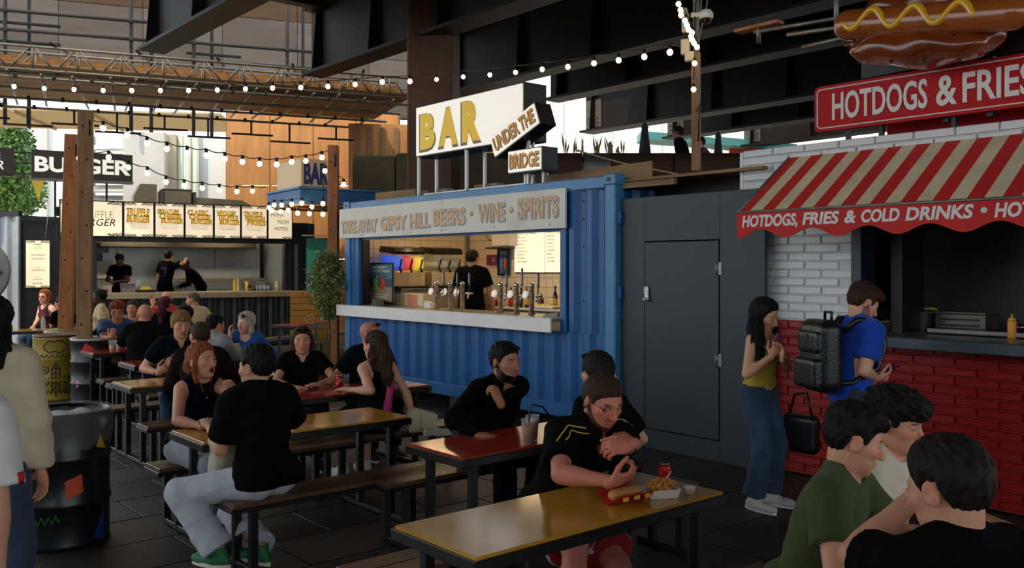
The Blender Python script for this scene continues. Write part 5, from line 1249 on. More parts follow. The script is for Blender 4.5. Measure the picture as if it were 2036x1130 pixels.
# lit menu boards along the top
mb_em = M('lit_board', (255, 240, 210), emit=(255, 232, 196), es=.62); ink_b = M('ink_black', (30, 26, 24), rough=.6); ink_y = M('ink_yellow', (230, 176, 40), rough=.6, emit=(236, 170, 30), es=.5); ink_g = M('ink_grey', (150, 126, 90), rough=.7)
cols_ = [118, 245, 307, 367, 425, 479, 532, 582]
menus = [('', 'wide'), ('TRUFFLE|BURGER', ''), ('SIGNATURE|CHEESE|BURGER', ''), ('CLASSIC|CHEESE|BURGER', ''), ('VEGGIE|TRUFFLE|BURGER', ''), ('TRUFFLE|PARMESAN|FRIES', ''), ('PROPER|POSH|PATTIES', 'plain')]
bz0, bz1 = 2.53, 3.29
def curl_corner(t, cx_, cz_, sx, sz, s, mat):
    m = MB()
    for k in range(4):
        pts = [(cx_ + sx * (.03 + k * .075 + .03 * math.cos(a)) * s, -.016, cz_ + sz * (.035 - k * .004 + .028 * math.sin(a)) * s) for a in [R(36 * j) for j in range(9)]]; m.tube(pts, .007 * s, 4, cap=False)
        m.tube([(cx_ + sx * (.02 + k * .07) * s, -.016, cz_ + sz * .012 * s), (cx_ + sx * (.085 + k * .07) * s, -.016, cz_ + sz * (.05 if k % 2 else .02) * s)], .008 * s, 4)
    m.build('scroll_ornament', mat, t)
for i, (txt, kd) in enumerate(menus):
    x0 = BUR.on(cols_[i], 440, -.1)[0] + .015; x1 = BUR.on(cols_[i + 1], 440, -.1)[0] - .015; W, H = x1 - x0, bz1 - bz0
    lab = ['wide lit board of the burger stall with a hand drawn logo', 'lit menu board reading TRUFFLE BURGER', 'lit menu board reading SIGNATURE CHEESE BURGER', 'lit menu board reading CLASSIC CHEESE BURGER', 'lit menu board reading VEGGIE TRUFFLE BURGER', 'lit menu board reading TRUFFLE + PARMESAN FRIES', 'lit board reading PROPER POSH PATTIES'][i]
    t = thing('menu_board', lab, 'menu', BUR.pt(x0, -.1, bz0), BUR.deg, 'lit boards along the burger stall front'); part('case', blk, t, (W / 2, .05, H / 2), (W + .03, .1, H + .03)); part('face', mb_em, t, (W / 2, -.005, H / 2), (W - .02, .012, H - .02))
    s_ = min(1, W / .75)
    for sx, cx_ in ((1, .01), (-1, W - .01)):
        for sz, cz_ in ((1, .01), (-1, H - .01)):
            if kd != 'plain' or (sz == 1 and sx == -1): curl_corner(t, cx_, cz_, sx, sz, s_, ink_b)
    if kd == 'wide':
        lettering('TRUFFLE', M('ink_cream', (226, 200, 150), rough=.7), t, W * .30, W * .84, H * .52, H * .72, -.012, depth=.003); lettering('BURGER', ink_b, t, W * .22, W * .88, H * .30, H * .50, -.013, bold=.0, shear=.25, depth=.004)
    elif kd == 'plain':
        for j, (wd, a, b_) in enumerate((('PROPER', .12, .62), ('POSH', .40, .84), ('PATTIES', .28, .82))): lettering(wd, ink_b, t, W * a, W * b_, H * (.70 - .22 * j), H * (.81 - .22 * j), -.012, depth=.003, spacing=1.2, slope=.01)
    else:
        L_ = txt.split('|'); n = len(L_); hh_ = .40 / n
        for j, wd in enumerate(L_):
            zb = .86 - (j + 1) * hh_ - .03; a, b_ = W * (.10 + .06 * (j if n == 3 else 0)), W * (.84 + .05 * (j if n == 3 else 0))
            if n == 3 and j == 0: b_ = W * .8
            lettering(wd, ink_b, t, a - .012, b_ + .014, H * zb - .012, H * (zb + hh_ * .95) + .008, -.0115, bold=.05, shear=.15, depth=.002, name='letter_shadow', slope=-.02); lettering(wd, ink_y, t, a, b_, H * zb, H * (zb + hh_ * .9), -.014, bold=.03, shear=.15, depth=.004, slope=-.02)
        for j in range(3): lettering(('BEEF PATTY, RED ONION,', 'CHEESE, LETTUCE AND', 'TRUFFLE MAYONNAISE')[j], ink_g, t, W * (.16 + .03 * j), W * (.84 - .03 * j), H * (.36 - .055 * j), H * (.385 - .055 * j), -.012, depth=.002)
# hanging lit menu
x0, z1 = BUR.on(51, 478, -.45); x1, z0 = BUR.on(99, 572, -.45)
t = thing('hanging_menu', 'lit portrait menu hanging at the left of the burger stall', 'menu', BUR.pt(x0, -.45, z0), BUR.deg); W, H = x1 - x0, z1 - z0
part('case', blk, t, (W / 2, .04, H / 2), (W + .04, .08, H + .03)); part('face', mb_em, t, (W / 2, -.004, H / 2), (W - .01, .012, H - .01))
for sx, cx_ in ((1, .01), (-1, W - .01)):
    for sz, cz_ in ((1, .01), (-1, H - .01)): curl_corner(t, cx_, cz_, sx, sz, .55, ink_b)
for j, (wd, zz, b_, mt) in enumerate((('TRUFFLE', .90, .3, ink_b), ('CHEESEBURGER', .83, .32, ink_y), ('DOUBLE CHEESEBURGER', .68, .55, ink_g), ('CLASSIC DOUBLE BURGER', .60, .5, ink_g), ('FRIES', .41, .2, ink_y), ('TRUFFLE PARMESAN FRIES', .36, .55, ink_g), ('DRINKS', .21, .25, ink_y), ('SODA, WATER, BEER', .16, .4, ink_g), ('PLEASE ASK A MEMBER', .08, .42, ink_b))): lettering(wd, mt, t, W * (.5 - b_ / 2), W * (.5 + b_ / 2), H * zz, H * (zz + .028), -.011, depth=.002)
m = MB(); m.tube([(W * .8, .04, H), (W * .95, .2, H + .55)], .008, 6); m.build('cable', M('grey_hose', (120, 116, 108)), t); part('bracket', blk, t, (W / 2, .3, H - .1), (.04, .5, .04))
# big burger sign on posts
t = thing('burger_sign', 'dark lightbox with white letters BURGER above the stall', 'sign', BUR.pt(-.47, -.05, 0), BUR.deg)
part('case', M('dark_sign_face', (58, 52, 46), rough=.5), t, (.98, .1, 4.04), (1.97, .2, .58), .006); lettering('BURGER', M('lit_letter', (245, 240, 230), emit=(255, 246, 232), es=.55), t, .06, 1.92, 3.87, 4.20, -.001, bold=.035, depth=.008)
part('frame_base', galv, t, (.98, .1, 3.72), (2.0, .24, .05))
for x in (.45, 1.45): part('leg', blk, t, (x, .1, 3.32), (.04, .04, .82))
t = thing('truffle_sign', 'dark lightbox with white lettering cut by the left edge of the view', 'sign', BUR.pt(-2.75, -.05, 0), BUR.deg)
part('case', M('dark_sign_face', (58, 52, 46)), t, (.98, .1, 4.04), (1.97, .2, .58), .006); lettering('TRUFFLE', M('lit_letter', (245, 240, 230)), t, .9, 1.72, 4.10, 4.22, -.001, depth=.006); lettering('BURGER', M('lit_letter', (245, 240, 230)), t, .7, 1.78, 3.88, 4.06, -.001, shear=.2, depth=.006)
for z in (3.82, 4.04, 4.26): part('tie_bar', blk, t, (2.12, .1, z), (.34, .025, .025))
part('leg', blk, t, (1.0, .1, 2.0), (.05, .05, 4.0))
# round board at the far left
t = thing('round_board', 'round pale wooden board on the black container end at far left', 'board', at(-57, 0, 17.6) * Vector((1, 1, 0)) if False else Vector((at(-58, 0, 17.6).x, 17.6, 0)), 12)
m = MB(); m.lathe([(.72, -.02), (.72, .02), (.70, .03), (0, .03)], (0, -.03, 1.75), 40, T=Matrix.Rotation(R(78), 3, 'X')); m.build('disc', M('grey_disc', (84, 88, 90), rough=.6, var=.15), t); part('stay', blk, t, (0, .05, .6), (.05, .05, 1.2))
part('painted_band', M('tan_band', (150, 130, 80), rough=.7), t, (.4, -.10, 1.82), (.3, .01, .14))
# ducts on the roof
t = thing('roof_ducts', 'sheet metal extraction ducts on the burger stall roof', 'ducts', BUR.pt(1.6, .9, UT), BUR.deg)
dm = M('duct_metal', (186, 172, 138), rough=.45, metal=.35, var=.15, vs=3)
m = MB(); m.prism([(0, 0), (.5, 0), (.5, .85), (.15, .85), (0, .55)], -.25, .25); m.build('elbow', dm, t); m = MB(); m.box((.95, 0, .36), (.62, .6, .74), bev=.02); fb = m.build('fan_box', dm, t); m = MB(); m.box((.95, 0, .745), (.66, .64, .02)); m.build('cover', galv, fb)
m = MB(); m.prism([(1.3, 0), (2.75, 0), (2.72, .28), (2.6, .46), (2.4, .55), (1.3, .58)], -.3, .3); m.build('bent_duct', dm, t)
for k in range(2): m = MB(); m.tube([(1.05 + .03 * k, -.32, .4), (1.15 + .05 * k, -.33, .25), (1.2 + .05 * k, -.33, .05)], .012, 6); m.build('cable', cable_m, t)
for x in (.6, 1.32): m = MB(); m.box((x, -.1, .35), (.06, .5, .7)); m.build('flange', galv, t)
# kitchen things
def bthing(nm, lab, cat, u, y, z=1.306, grp=None): x = BUR.on(u, 570, y)[0]; return thing(nm, lab, cat, BUR.pt(x, y, z), BUR.deg, grp)
def squeezy(u, c, lab):
    t = bthing('squeeze_bottle', lab, 'bottle', u, .1); m = MB(); m.lathe([(.04, 0), (.045, .01), (.045, .2), (.035, .23), (.01, .27), (0, .27)], n=12); m.build('bottle_body', M('sq_%d' % c[2], c, rough=.4), t); m = MB(); m.lathe([(.03, .235), (.009, .30), (0, .30)], n=10); m.build('nozzle', M('sqn_%d' % c[2], tuple(min(255, q + 20) for q in c), rough=.4), t)
squeezy(467, (214, 170, 40), 'yellow squeeze bottle on the burger counter'); squeezy(473, (206, 196, 170), 'pale squeeze bottle beside the yellow one on the burger counter')
t = bthing('bain_marie', 'round steel container on the burger counter', 'container', 494, .15); m = MB(); m.lathe([(.14, 0), (.15, .01), (.15, .2), (.165, .21), (.165, .225), (0, .225)], n=20); m.build('pot', M('pot_steel', (150, 140, 120), rough=.25, metal=.8), t); part('badge', ink_b, t, (0, -.152, .1), (.08, .006, .06))
t = bthing('cup_stack', 'stack of cream paper cups at the right of the burger counter', 'cups', 551, .1); m = MB(); m.lathe([(.04, 0), (.055, .1), (.055, .2), (.058, .22), (0, .22)], n=14); m.build('cups', M('cup_cream', (220, 196, 150), rough=.6), t); m = MB(); m.lathe([(.055, .1), (.06, .105), (.056, .11)], n=14); m.build('cup_rim', white_m, t)
t = bthing('glass_rack', 'low rack of small glasses on the burger counter', 'rack', 522, .1); part('rack', galv, t, (0, 0, .01), (.36, .16, .02))
for i in range(8): m = MB(); m.lathe([(.025, .02), (.03, .12), (.028, .12), (.02, .03)], (-.14 + (i % 4) * .09, -.04 + .08 * (i // 4), 0), 10); m.build('glass', glassy, t)
t = bthing('oven', 'steel fryer bank with knobs behind the crouching cook', 'fryer', 435, 1.75, .22); part('case', kst, t, (0, .1, .65), (2.2, .7, 1.3), .01); part('ledge', M('warm_steel', (168, 150, 120)), t, (0, -.2, 1.34), (2.2, .12, .05)); part('splash', kst, t, (0, .4, 1.45), (2.2, .06, .35))
for i in range(4): m = MB(); m.lathe([(.04, 0), (.035, .03), (0, .03)], (.6 + i * .14, -.26, 1.1), 12, T=Matrix.Rotation(R(90), 3, 'X')); m.build('knob', blk, t)
t = bthing('steel_tub', 'square steel tub on the burger counter left of the menu tray', 'tub', 253, .0); m = MB(); m.prism([(-.12, 0), (.12, 0), (.14, .2), (-.14, .2)], -.1, .1); m.build('tub', galv, t); part('rim', galv, t, (0, 0, .2), (.3, .24, .012))
t = bthing('food_tray', 'black tray with yellow food pieces on the burger counter', 'tray', 290, .0); part('tray', blk, t, (0, 0, .03), (.4, .26, .06), .01)
for i in range(3): m = MB(); m.prism([(-.07, .06), (.07, .06), (0, .14)], -.05 + i * .03, -.02 + i * .03, T=Matrix.Translation((-.06 + .06 * i, 0, 0))); m.build('wrap', M('wrap_yellow', (226, 190, 70), rough=.7), t)
t = bthing('paper_roll', 'white paper roll standing in the burger kitchen', 'roll', 274, .5); m = MB(); m.lathe([(.05, 0), (.05, .26), (.02, .26), (.02, .2), (0, .2)], n=14); m.build('roll', white_m, t); m = MB(); m.lathe([(.021, .26), (.021, .27), (0, .27)], n=10); m.build('core', M('kraft', (180, 150, 120)), t)
t = bthing('wall_notices', 'grey and white notices on the burger kitchen wall left of the cook', 'notices', 200, 2.22, 1.9)
for x, z, w_, h_, c in ((-.05, .55, .2, .2, 0), (0, .38, .36, .14, 1), (-.05, .2, .2, .2, 0), (.06, -.1, .42, .42, 2), (-.05, -.45, .2, .2, 1), (.12, -.62, .3, .28, 2)): part('notice', (M('notice_grey', (110, 110, 112), rough=.6), M('notice_mid', (150, 150, 146), rough=.6), white_m)[c], t, (x, 0, z), (w_, .012, h_), .002)
part('red_mark', M('notice_red', (190, 40, 30), rough=.6), t, (.12, -.01, -.62), (.1, .006, .1), .002)
t = thing('roof_speaker', 'small black floodlight on the left corner of the burger container roof', 'lamp', BUR.pt(.1, .2, UT), BUR.deg); m = MB(); m.box((0, 0, .14), (.22, .12, .2), bev=.02); m.build('head', blk, t); m = MB(); m.box((0, 0, .03), (.05, .05, .06)); m.build('foot', blk, t)

m = MB(); corrugated(m, 0, 2.6, 0.05, 2.95, 0, depth=.06); t = thing('striped_container', 'pale lit corrugated container end at the far left edge', 'container', (at(37, 0, 18.6).x - 2.6 * math.cos(R(-14)), 18.6 + 2.6 * math.sin(R(14)), 0), -14); m.build('corrugated_panel', M('pale_corrugated', (168, 174, 182), rough=.4, var=.1), t); part('top_rail', bk_p, t, (1.3, .05, 2.98), (2.6, .12, .1)); part('end_wall', bk_p, t, (2.58, 1.0, 1.5), (.05, 1.9, 2.9))
part('left_extension', bk_p, bu, (-.36, .05, 1.46), (.74, .06, 2.9)); part('left_extension_rail', bk_p, bu, (-.36, .05, 2.88), (.76, .12, .1))
# ------------------------------------------------------------------ blue canopy with small bar sign
cn = thing('blue_canopy', 'blue flat canopy with bulbs under its edge left of the bar', 'canopy', (at(597, 0, 16.0).x, 16.0, 0), 35)
C0 = Vector((0, 0, 0))
pL = at(527, 0, 17.4) - cn.location; 
part('roof_box', blue, cn, (1.0, .85, 3.14), (2.0, 1.7, .28), .02); part('soffit', ply, cn, (1.0, .85, 2.99), (1.96, 1.66, .02)); part('trim', blue_lt, cn, (1.0, -.005, 3.29), (2.04, .06, .03)); part('trim', blue_lt, cn, (-.005, .85, 3.29), (.06, 1.74, .03))
for x, y in ((1.8, 1.5),): part('post', wood_or, cn, (x, y, 1.5), (.12, .12, 3.0), .01)
bs_ = thing('small_bar_sign', 'small cream box sign with blue letters BAR on the blue canopy', 'sign', Matrix.Translation(cn.location) @ Matrix.Rotation(R(35), 4, 'Z') @ Vector((.04, .06, 3.30)), 35)
part('box', M('cream_sign', (226, 200, 160), rough=.6), bs_, (.28, .6, .27), (.56, 1.2, .5), .01); lettering('BAR', M('sign_navy', (24, 44, 110), rough=.5), bs_, .05, .52, .06, .46, -.001, bold=.04, depth=.01)
part('base', blue, bs_, (.28, .6, .01), (.6, 1.24, .03))
t = thing('teal_board', 'teal painted board with a dark chilli shape behind the potted tree', 'board', at(640, 0, 21.0) * 1, 10); t.location.z = 0; part('board', M('teal_paint', (16, 110, 92), rough=.5), t, (0, 0, 1.6), (.7, .03, 1.9)); 
m = MB(); m.tube([(.02, -.02, 2.25), (-.02, -.02, 2.0), (.0, -.02, 1.75), (.06, -.02, 1.6)], [.03, .08, .07, .01], 8); m.build('painted_chilli', blk, t)
m = MB(); m.box((0, -.05, 2.6), (.9, .2, .03)); m.build('shelf', wood, t)
# ------------------------------------------------------------------ timber posts in barrels
def barrel(name, label, x, y, mats, h_=.88, r_=.29, topcol=None, seed=1):
    t = thing(name, label, 'barrel', (x, y, 0))
    prof = [(r_ * .97, .0), (r_ * 1.02, .008), (r_ * 1.0, .03)]
    for k in range(1, 3): z = h_ * k / 3; prof += [(r_, z - .035), (r_ * 1.035, z - .015), (r_ * 1.035, z + .005), (r_, z + .025)]
    prof += [(r_, h_ - .03), (r_ * 1.03, h_ - .01), (r_ * 1.02, h_), (r_ * .95, h_), (r_ * .94, h_ - .25), (0, h_ - .26)]
    m = MB(); m.lathe(prof, n=40); m.build('drum', mats, t)
    return t
yel = M('drum_yellow', (150, 128, 30), rough=.5, var=.2, vs=5); drum_k = M('drum_black', (16, 17, 19), rough=.3, var=.2, vs=4)
def on_drum(pts, r_, a0): return [(r_ * math.sin(a0 + s / r_), -r_ * math.cos(a0 + s / r_), z) for s, z in pts]
def squiggle(t, mat, lines, r_=.293, a0=0.0, wd=.007, name='drawn_line'):
    for L_ in lines: m = MB(); m.tube(on_drum(L_, r_, a0), wd, 5); m.build(name, mat, t)
def decal(t, poly, mat, r_=.294, a0=0., name='painted_patch'):
    """curved coloured patch on a drum: polygon of (arc, z), sliced in arc"""
    s0 = min(p[0] for p in poly); s1 = max(p[0] for p in poly); N = 10; vs = []; fs = []
    def span(s):
        zs = []
        for i in range(len(poly)):
            (a, za), (b, zb) = poly[i], poly[(i + 1) % len(poly)]
            if min(a, b) - 1e-9 <= s <= max(a, b) + 1e-9 and abs(a - b) > 1e-9: zs.append(za + (zb - za) * (s - a) / (b - a))
        return (min(zs), max(zs)) if zs else (0, 0)
    for i in range(N + 1):
        s = s0 + (s1 - s0) * (i / N * .998 + .001); lo, hi = span(s); A = a0 + s / r_
        for rr in (r_, r_ + .003):
            for z in (lo, hi): vs.append((rr * math.sin(A), -rr * math.cos(A), z))
    for i in range(N): a = i * 4; b = a + 4; fs += [(a + 2, b + 2, b + 3, a + 3), (a + 3, b + 3, b + 1, a + 1), (a, b, b + 2, a + 2)]
    m = MB(); m._add(vs, fs); m.build(name, mat, t)
# foreground black bin
BX, BY = -3.08, 6.15
t = barrel('oil_drum_bin', 'black oil drum bin with painted shapes and a clear liner in front', BX, BY, drum_k, .90, .29)
fa = math.atan2(0 - BX, 0 - BY) * -1; fa = math.atan2(-BX, BY)
d_or = M('patch_orange', (206, 76, 34), rough=.5); d_ye = M('patch_yellow', (206, 152, 30), rough=.5); d_bl = M('patch_blue', (20, 44, 130), rough=.5); d_gr = M('drawn_green', (50, 150, 40), rough=.5); d_bl2 = M('drawn_blue', (18, 62, 130), rough=.5)
decal(t, [(.01, .34), (.115, .38), (.105, .50), (0, .46)], d_or, a0=fa + .02); decal(t, [(.22, .66), (.31, .64), (.255, .74)], d_ye, a0=fa - .02); decal(t, [(.20, .06), (.30, .02), (.29, .24)], d_bl, a0=fa - .02)
squiggle(t, d_gr, [[(-.20 + i * .022, .19 + (.03 if i % 2 else -.02) + i * .003) for i in range(9)]], a0=fa, wd=.006)
pent = lambda r_: [(-.16 + r_ * math.sin(R(72 * k)), .68 + r_ * math.cos(R(72 * k))) for k in range(6)]
squiggle(t, d_bl2, [pent(.085), pent(.045), [(-.16, .68), (-.14, .70)]], a0=fa, wd=.007)
liner = M('clear_liner', (216, 214, 210), rough=.2, alpha=.11, bump=.6, bs=26)
m = MB(); vs = []; fs = []; N = 64
for i in range(N):
    a = 2 * math.pi * i / N; w_ = .006 * math.sin(i * 2.1) + .004 * math.sin(i * 5.3); drop = .16 + .07 * math.sin(a * 1.0 + 2.4) + .02 * math.sin(i * .9)
    for rr, z in ((.20 + w_ * 2, .80), (.262 + w_, .86), (.302 + w_ * .3, .915), (.310 + w_, .90), (.304 + w_, .90 - drop)): vs.append((rr * math.cos(a), rr * math.sin(a), z))
for i in range(N):
    j = (i + 1) % N
    for k in range(4): fs.append((i * 5 + k, j * 5 + k, j * 5 + k + 1, i * 5 + k + 1))
m._add(vs, fs, 0, True); m.build('liner', liner, t)
F = Field((-.27, -.27, .7), (.27, .27, .95), .016); F.add(ell((0.03, 0, .80), (.22, .22, .09)), 0); X, Y, Z = F.all(); F.vol = (F.vol + .012 * wav(X, Y, Z, 26, 1.)).astype(np.float32); V, Fa = F.mesh(); mesh_obj('bagged_rubbish', V, Fa, M('white_bag', (190, 188, 184), rough=.5, bump=.4, bs=24), t)
m = MB(); m.tube([(.30, -.10, .86), (.33, -.12, .84), (.31, -.1, .79)], [.02, .026, .01], 8); m.build('liner_knot', liner, t)
# yellow drum and post drums
t = barrel('yellow_drum', 'yellow oil drum bin covered in black doodles', -6.50, 12.75, yel)
fa = math.atan2(6.5, 12.75)
cl = lambda cx_, cz_, r_, n=7: [(cx_ + (r_ + .012 * math.sin(i * 2.4)) * math.cos(R(360 * i / 24)), cz_ + (r_ * .5 + .015 * math.sin(i * 1.7)) * math.sin(R(360 * i / 24))) for i in range(25)]
lines = [cl(0, .76, .16), [(-.22 + i * .035, .60 + (.05 if i % 2 else 0)) for i in range(13)], [(0, .06), (0, .52)], [(-.05, .12), (-.05, .45), (0, .54), (.05, .45), (.05, .12)], [(-.24 + i * .03, .10 + (.05 if i % 2 else 0)) for i in range(16)]]
for cx_, cz_ in ((-.15, .28), (.15, .30), (-.16, .44), (.16, .16)): lines.append([(cx_ + .012 * k / 3 * math.cos(R(40 * k)), cz_ + .012 * k / 3 * math.sin(R(40 * k))) for k in range(1, 20)])
for k in range(5): lines.append([(-.05, .15 + k * .07), (0, .20 + k * .07), (.05, .15 + k * .07)])
squiggle(t, ink_b, lines, a0=fa)
m = MB(); m.lathe([(.275, .87), (.30, .90), (.285, .92), (.26, .90)], n=36); m.build('liner', M('brown_liner', (96, 60, 44), rough=.4), t)
t1 = barrel('post_drum', 'black oil drum holding the nearer timber post', -5.77, 12.35, drum_k); fa = math.atan2(5.77, 12.35)
decal(t1, [(-.16, .74), (-.06, .68), (0, .78), (-.10, .85)], M('patch_red', (190, 30, 34), rough=.5), a0=fa); decal(t1, [(-.24, .36), (-.15, .30), (-.24, .24)], M('patch_pink', (214, 130, 190), rough=.5), a0=fa)
squiggle(t1, M('drawn_red', (196, 64, 40), rough=.5), [[(.02 + i * .02, .52 + .012 * (i % 2) + z) for i in range(9)] for z in (0, .05)], a0=fa)
m = MB(); m.lathe([(.25, .84), (.27, .89), (.30, .905), (.295, .86)], n=36); m.build('liner', M('pale_bag', (170, 172, 176), rough=.4), t1); m = MB(); m.lathe([(.28, .87), (0, .885)], n=30); m.build('lid', conc, t1)
t2 = barrel('post_drum', 'yellow and white oil drum holding the farther timber post', -7.2, 14.4, yel); m = MB(); m.lathe([(.297, .58), (.297, .86)], n=36); m.build('painted_band', M('pale_paint_band', (190, 180, 150), rough=.5, var=.5, vs=9), t2); m = MB(); m.lathe([(.28, .87), (0, .885)], n=30); m.build('lid', conc, t2)
squiggle(t2, d_bl, [[(-.1 + i * .04, .66 + .02 * (i % 2)) for i in range(9)]], r_=.30, a0=math.atan2(7.2, 14.4), wd=.02)
def post(label, x, y, z0, z1, sx, lean, mat, rz=20):
    t = thing('timber_post', label, 'post', (x, y, 0), rz); m = MB(); m.bar((0, 0, z0), (lean, 0, z1), sx, sx, bev=.008); m.build('post', mat, t)
    for k in range(7): z = z0 + (z1 - z0) * (k + .5) / 7; m = MB(); m.ball((lean * (z - z0) / (z1 - z0) + (.03 if k % 2 else -.03), -sx / 2 - .001, z), (.014, .004, .018), 8); m.build('knot', M('knot_brown', (60, 36, 20), rough=.8), t)
    m = MB(); m.tube([(lean + sx * .3, -sx / 2 - .02, z1 - .15), (lean + sx * .3, -sx / 2 - .03, z1 - .35)], .012, 6); m.build('hook', blk, t)
    return t
post('nearer rough timber post standing in the black drum', -5.90, 12.35, .86, 4.03, .19, .02, wood)
post('farther orange timber post standing in the yellow and white drum', -7.18, 14.4, .86, 4.0, .21, .10, wood_or)
post('orange timber post beside the potted tree', at(663, 0, 14.6).x, 14.6, 0, 3.85, .16, .0, wood_or, 0)
# pole on the stall roof with lights, boxes and camera
pp = HOT.pt(-.75, .45, 2.82); pp = at(1384, 0, 9.2); pp.z = 2.86
t = thing('lamp_pole', 'slim wooden pole with cables and junction boxes rising behind the grey wall', 'pole', pp, -20)
m = MB(); m.bar((0, 0, 0), (0, 0, 1.22), .085, .085, bev=.008); m.build('pole', wood, t)
m = MB(); m.bar((0, .02, 1.2), (0, .02, 2.2), .06, .06); m.build('upper_pole', galv, t)
jb = M('junction_grey', (190, 184, 170), rough=.5)
for x, z, w_, h_ in ((-.07, 1.17, .11, .10), (-.12, 1.27, .09, .16), (-.12, 1.52, .07, .2), (-.14, 1.62, .08, .1)): part('junction_box', jb, t, (x + .02, -.05, z), (w_, .08, h_), .01)
for k in range(3): m = MB(); m.tube([(.03 - .03 * k, -.05, .3 + .3 * k), (.05, -.06, .7), (-.02, -.055, 1.1), (.06 * k, -.05, 1.7), (.08, -.04, 2.1)], .008, 6); m.build('cable', M('grey_hose', (120, 116, 108)) if k else cable_m, t)
cc = thing('security_camera', 'white dome security camera beside the bulb covered pole', 'camera', at(1404, 38, 9.1), -20)
m = MB(); m.lathe([(.03, .0), (.07, .01), (.075, .05), (.05, .09), (0, .10)], n=20); m.build('housing', white_m, cc); m = MB(); m.lathe([(.0, -.05), (.035, -.04), (.052, -.01), (.055, .005), (0, .006)], n=20); m.build('dome', M('dome_black', (14, 14, 16), rough=.08), cc); m = MB(); m.box((-.09, .03, .06), (.14, .05, .05), bev=.01); m.build('bracket', white_m, cc)
# ------------------------------------------------------------------ string lights
sock = MB(); sock.lathe([(.024, .035), (.026, .05), (.026, .09), (.012, .1)], n=8); sock_me = sock.mesh('socket', blk)
bl_ = MB(); bl_.ball((0, 0, 0), (.042, .042, .045), 8); bulb_me = bl_.mesh('bulb', bulb_m)
def lights(label, pts, bulbs, sag=0.0, bs=1.0, r_=.008):
    """cable through pts; bulbs hang from given points"""
    t = thing('string_light', label, 'string lights', pts[0])
    o0 = Vector(pts[0]); m = MB(); path = []
    for a, b in zip(pts[:-1], pts[1:]):
        a, b = Vector(a), Vector(b)
        for k in range(8): u = k / 8; path.append(a.lerp(b, u) - o0 - Vector((0, 0, sag * 4 * u * (1 - u))))
    path.append(Vector(pts[-1]) - o0); m.tube(path, r_, 5); m.build('cable', cable_m, t)
    for p in bulbs:
        s = bpy.data.objects.new('socket', sock_me); link(s, t); s.location = Vector(p) - o0 + Vector((0, 0, -.13 * bs)) + Vector((0, 0, .03)); s.scale = (bs,) * 3
        q = bpy.data.objects.new('bulb', bulb_me); link(q, t); q.location = Vector(p) - o0 + Vector((0, 0, -.10 * bs)); q.scale = (bs,) * 3
        q.location = Vector(p) - o0 + Vector((0, 0, -.10))
        s.location = q.location
    return t
def ramp(pix, d0, d1): n = len(pix); return [at(u, v, d0 + (d1 - d0) * i / max(1, n - 1)) for i, (u, v) in enumerate(pix)]
up = Vector((0, 0, .10))
S1 = [(28, 172), (88, 176), (147, 178), (205, 180), (262, 180), (319, 180), (375, 180), (432, 179), (488, 177), (542, 175), (598, 174), (652, 172), (706, 168), (760, 163), (815, 162)]
P1 = [p + up for p in ramp(S1, 16.6, 15.0)]; lights('string of glowing bulbs along the scaffold gantry', [P1[0] + Vector((-1.0, 0, .05))] + P1, P1, .01)
S2 = [(868, 158), (921, 153), (974, 149), (1025, 144), (1078, 138), (1129, 133), (1181, 126), (1230, 120), (1281, 113), (1332, 104)]
P2 = [p + up for p in ramp(S2, 14.6, 9.6)]; lights('string of glowing bulbs crossing above the bar sign to the pole', [P1[-1]] + P2 + [at(1375, 95, 9.2)], P2, .01, .8)
S3 = [(205, 255), (253, 268), (292, 285), (332, 296), (372, 304), (410, 309), (447, 316), (482, 322), (516, 326), (550, 327), (580, 322), (608, 320), (640, 313)]
P3 = [p + up for p in ramp(S3, 12.6, 14.6)]; lights('upper string of bulbs from the near post towards the canopy', [at(180, 235, 12.3)] + P3 + [at(655, 296, 14.6)], P3, .03)
S4 = [(158, 315), (216, 313), (255, 333), (293, 344), (330, 362), (366, 369), (402, 374), (436, 378), (471, 381), (502, 380)]
P4 = [p + up for p in ramp(S4, 13.2, 15.6)]; lights('lower string of bulbs from the far post to the blue canopy', [at(150, 270, 14.0)] + P4 + [at(528, 372, 16.6)], P4, .03)
S5 = [(535, 413), (545, 408), (560, 408), (580, 406), (600, 404), (620, 412), (642, 405), (646, 335)]
P5 = [p + up for p in ramp(S5, 16.3, 15.7)]; lights('short string of bulbs under the front edge of the blue canopy', [at(530, 404, 16.6)] + P5, P5[:-1], .02)
S6 = [(541, 419), (558, 421), (573, 418), (592, 424), (615, 425), (642, 426), (683, 367), (646, 340)]
P6 = [p + up for p in ramp(S6, 16.8, 15.0)]; lights('second row of bulbs below the blue canopy', P6, P6, .02)
S7 = [(1349, 0), (1353, 12), (1354, 22), (1362, 33), (1366, 42), (1369, 51), (1376, 57), (1374, 64), (1376, 71), (1380, 78), (1386, 86), (1381, 118), (1379, 170)]
P7 = [p + Vector((0, 0, .06)) for p in ramp(S7, 8.7, 9.0)]; lights('dense string of glowing bulbs climbing the pole', [at(1340, -30, 8.6)] + P7, P7, 0, .62, .006)
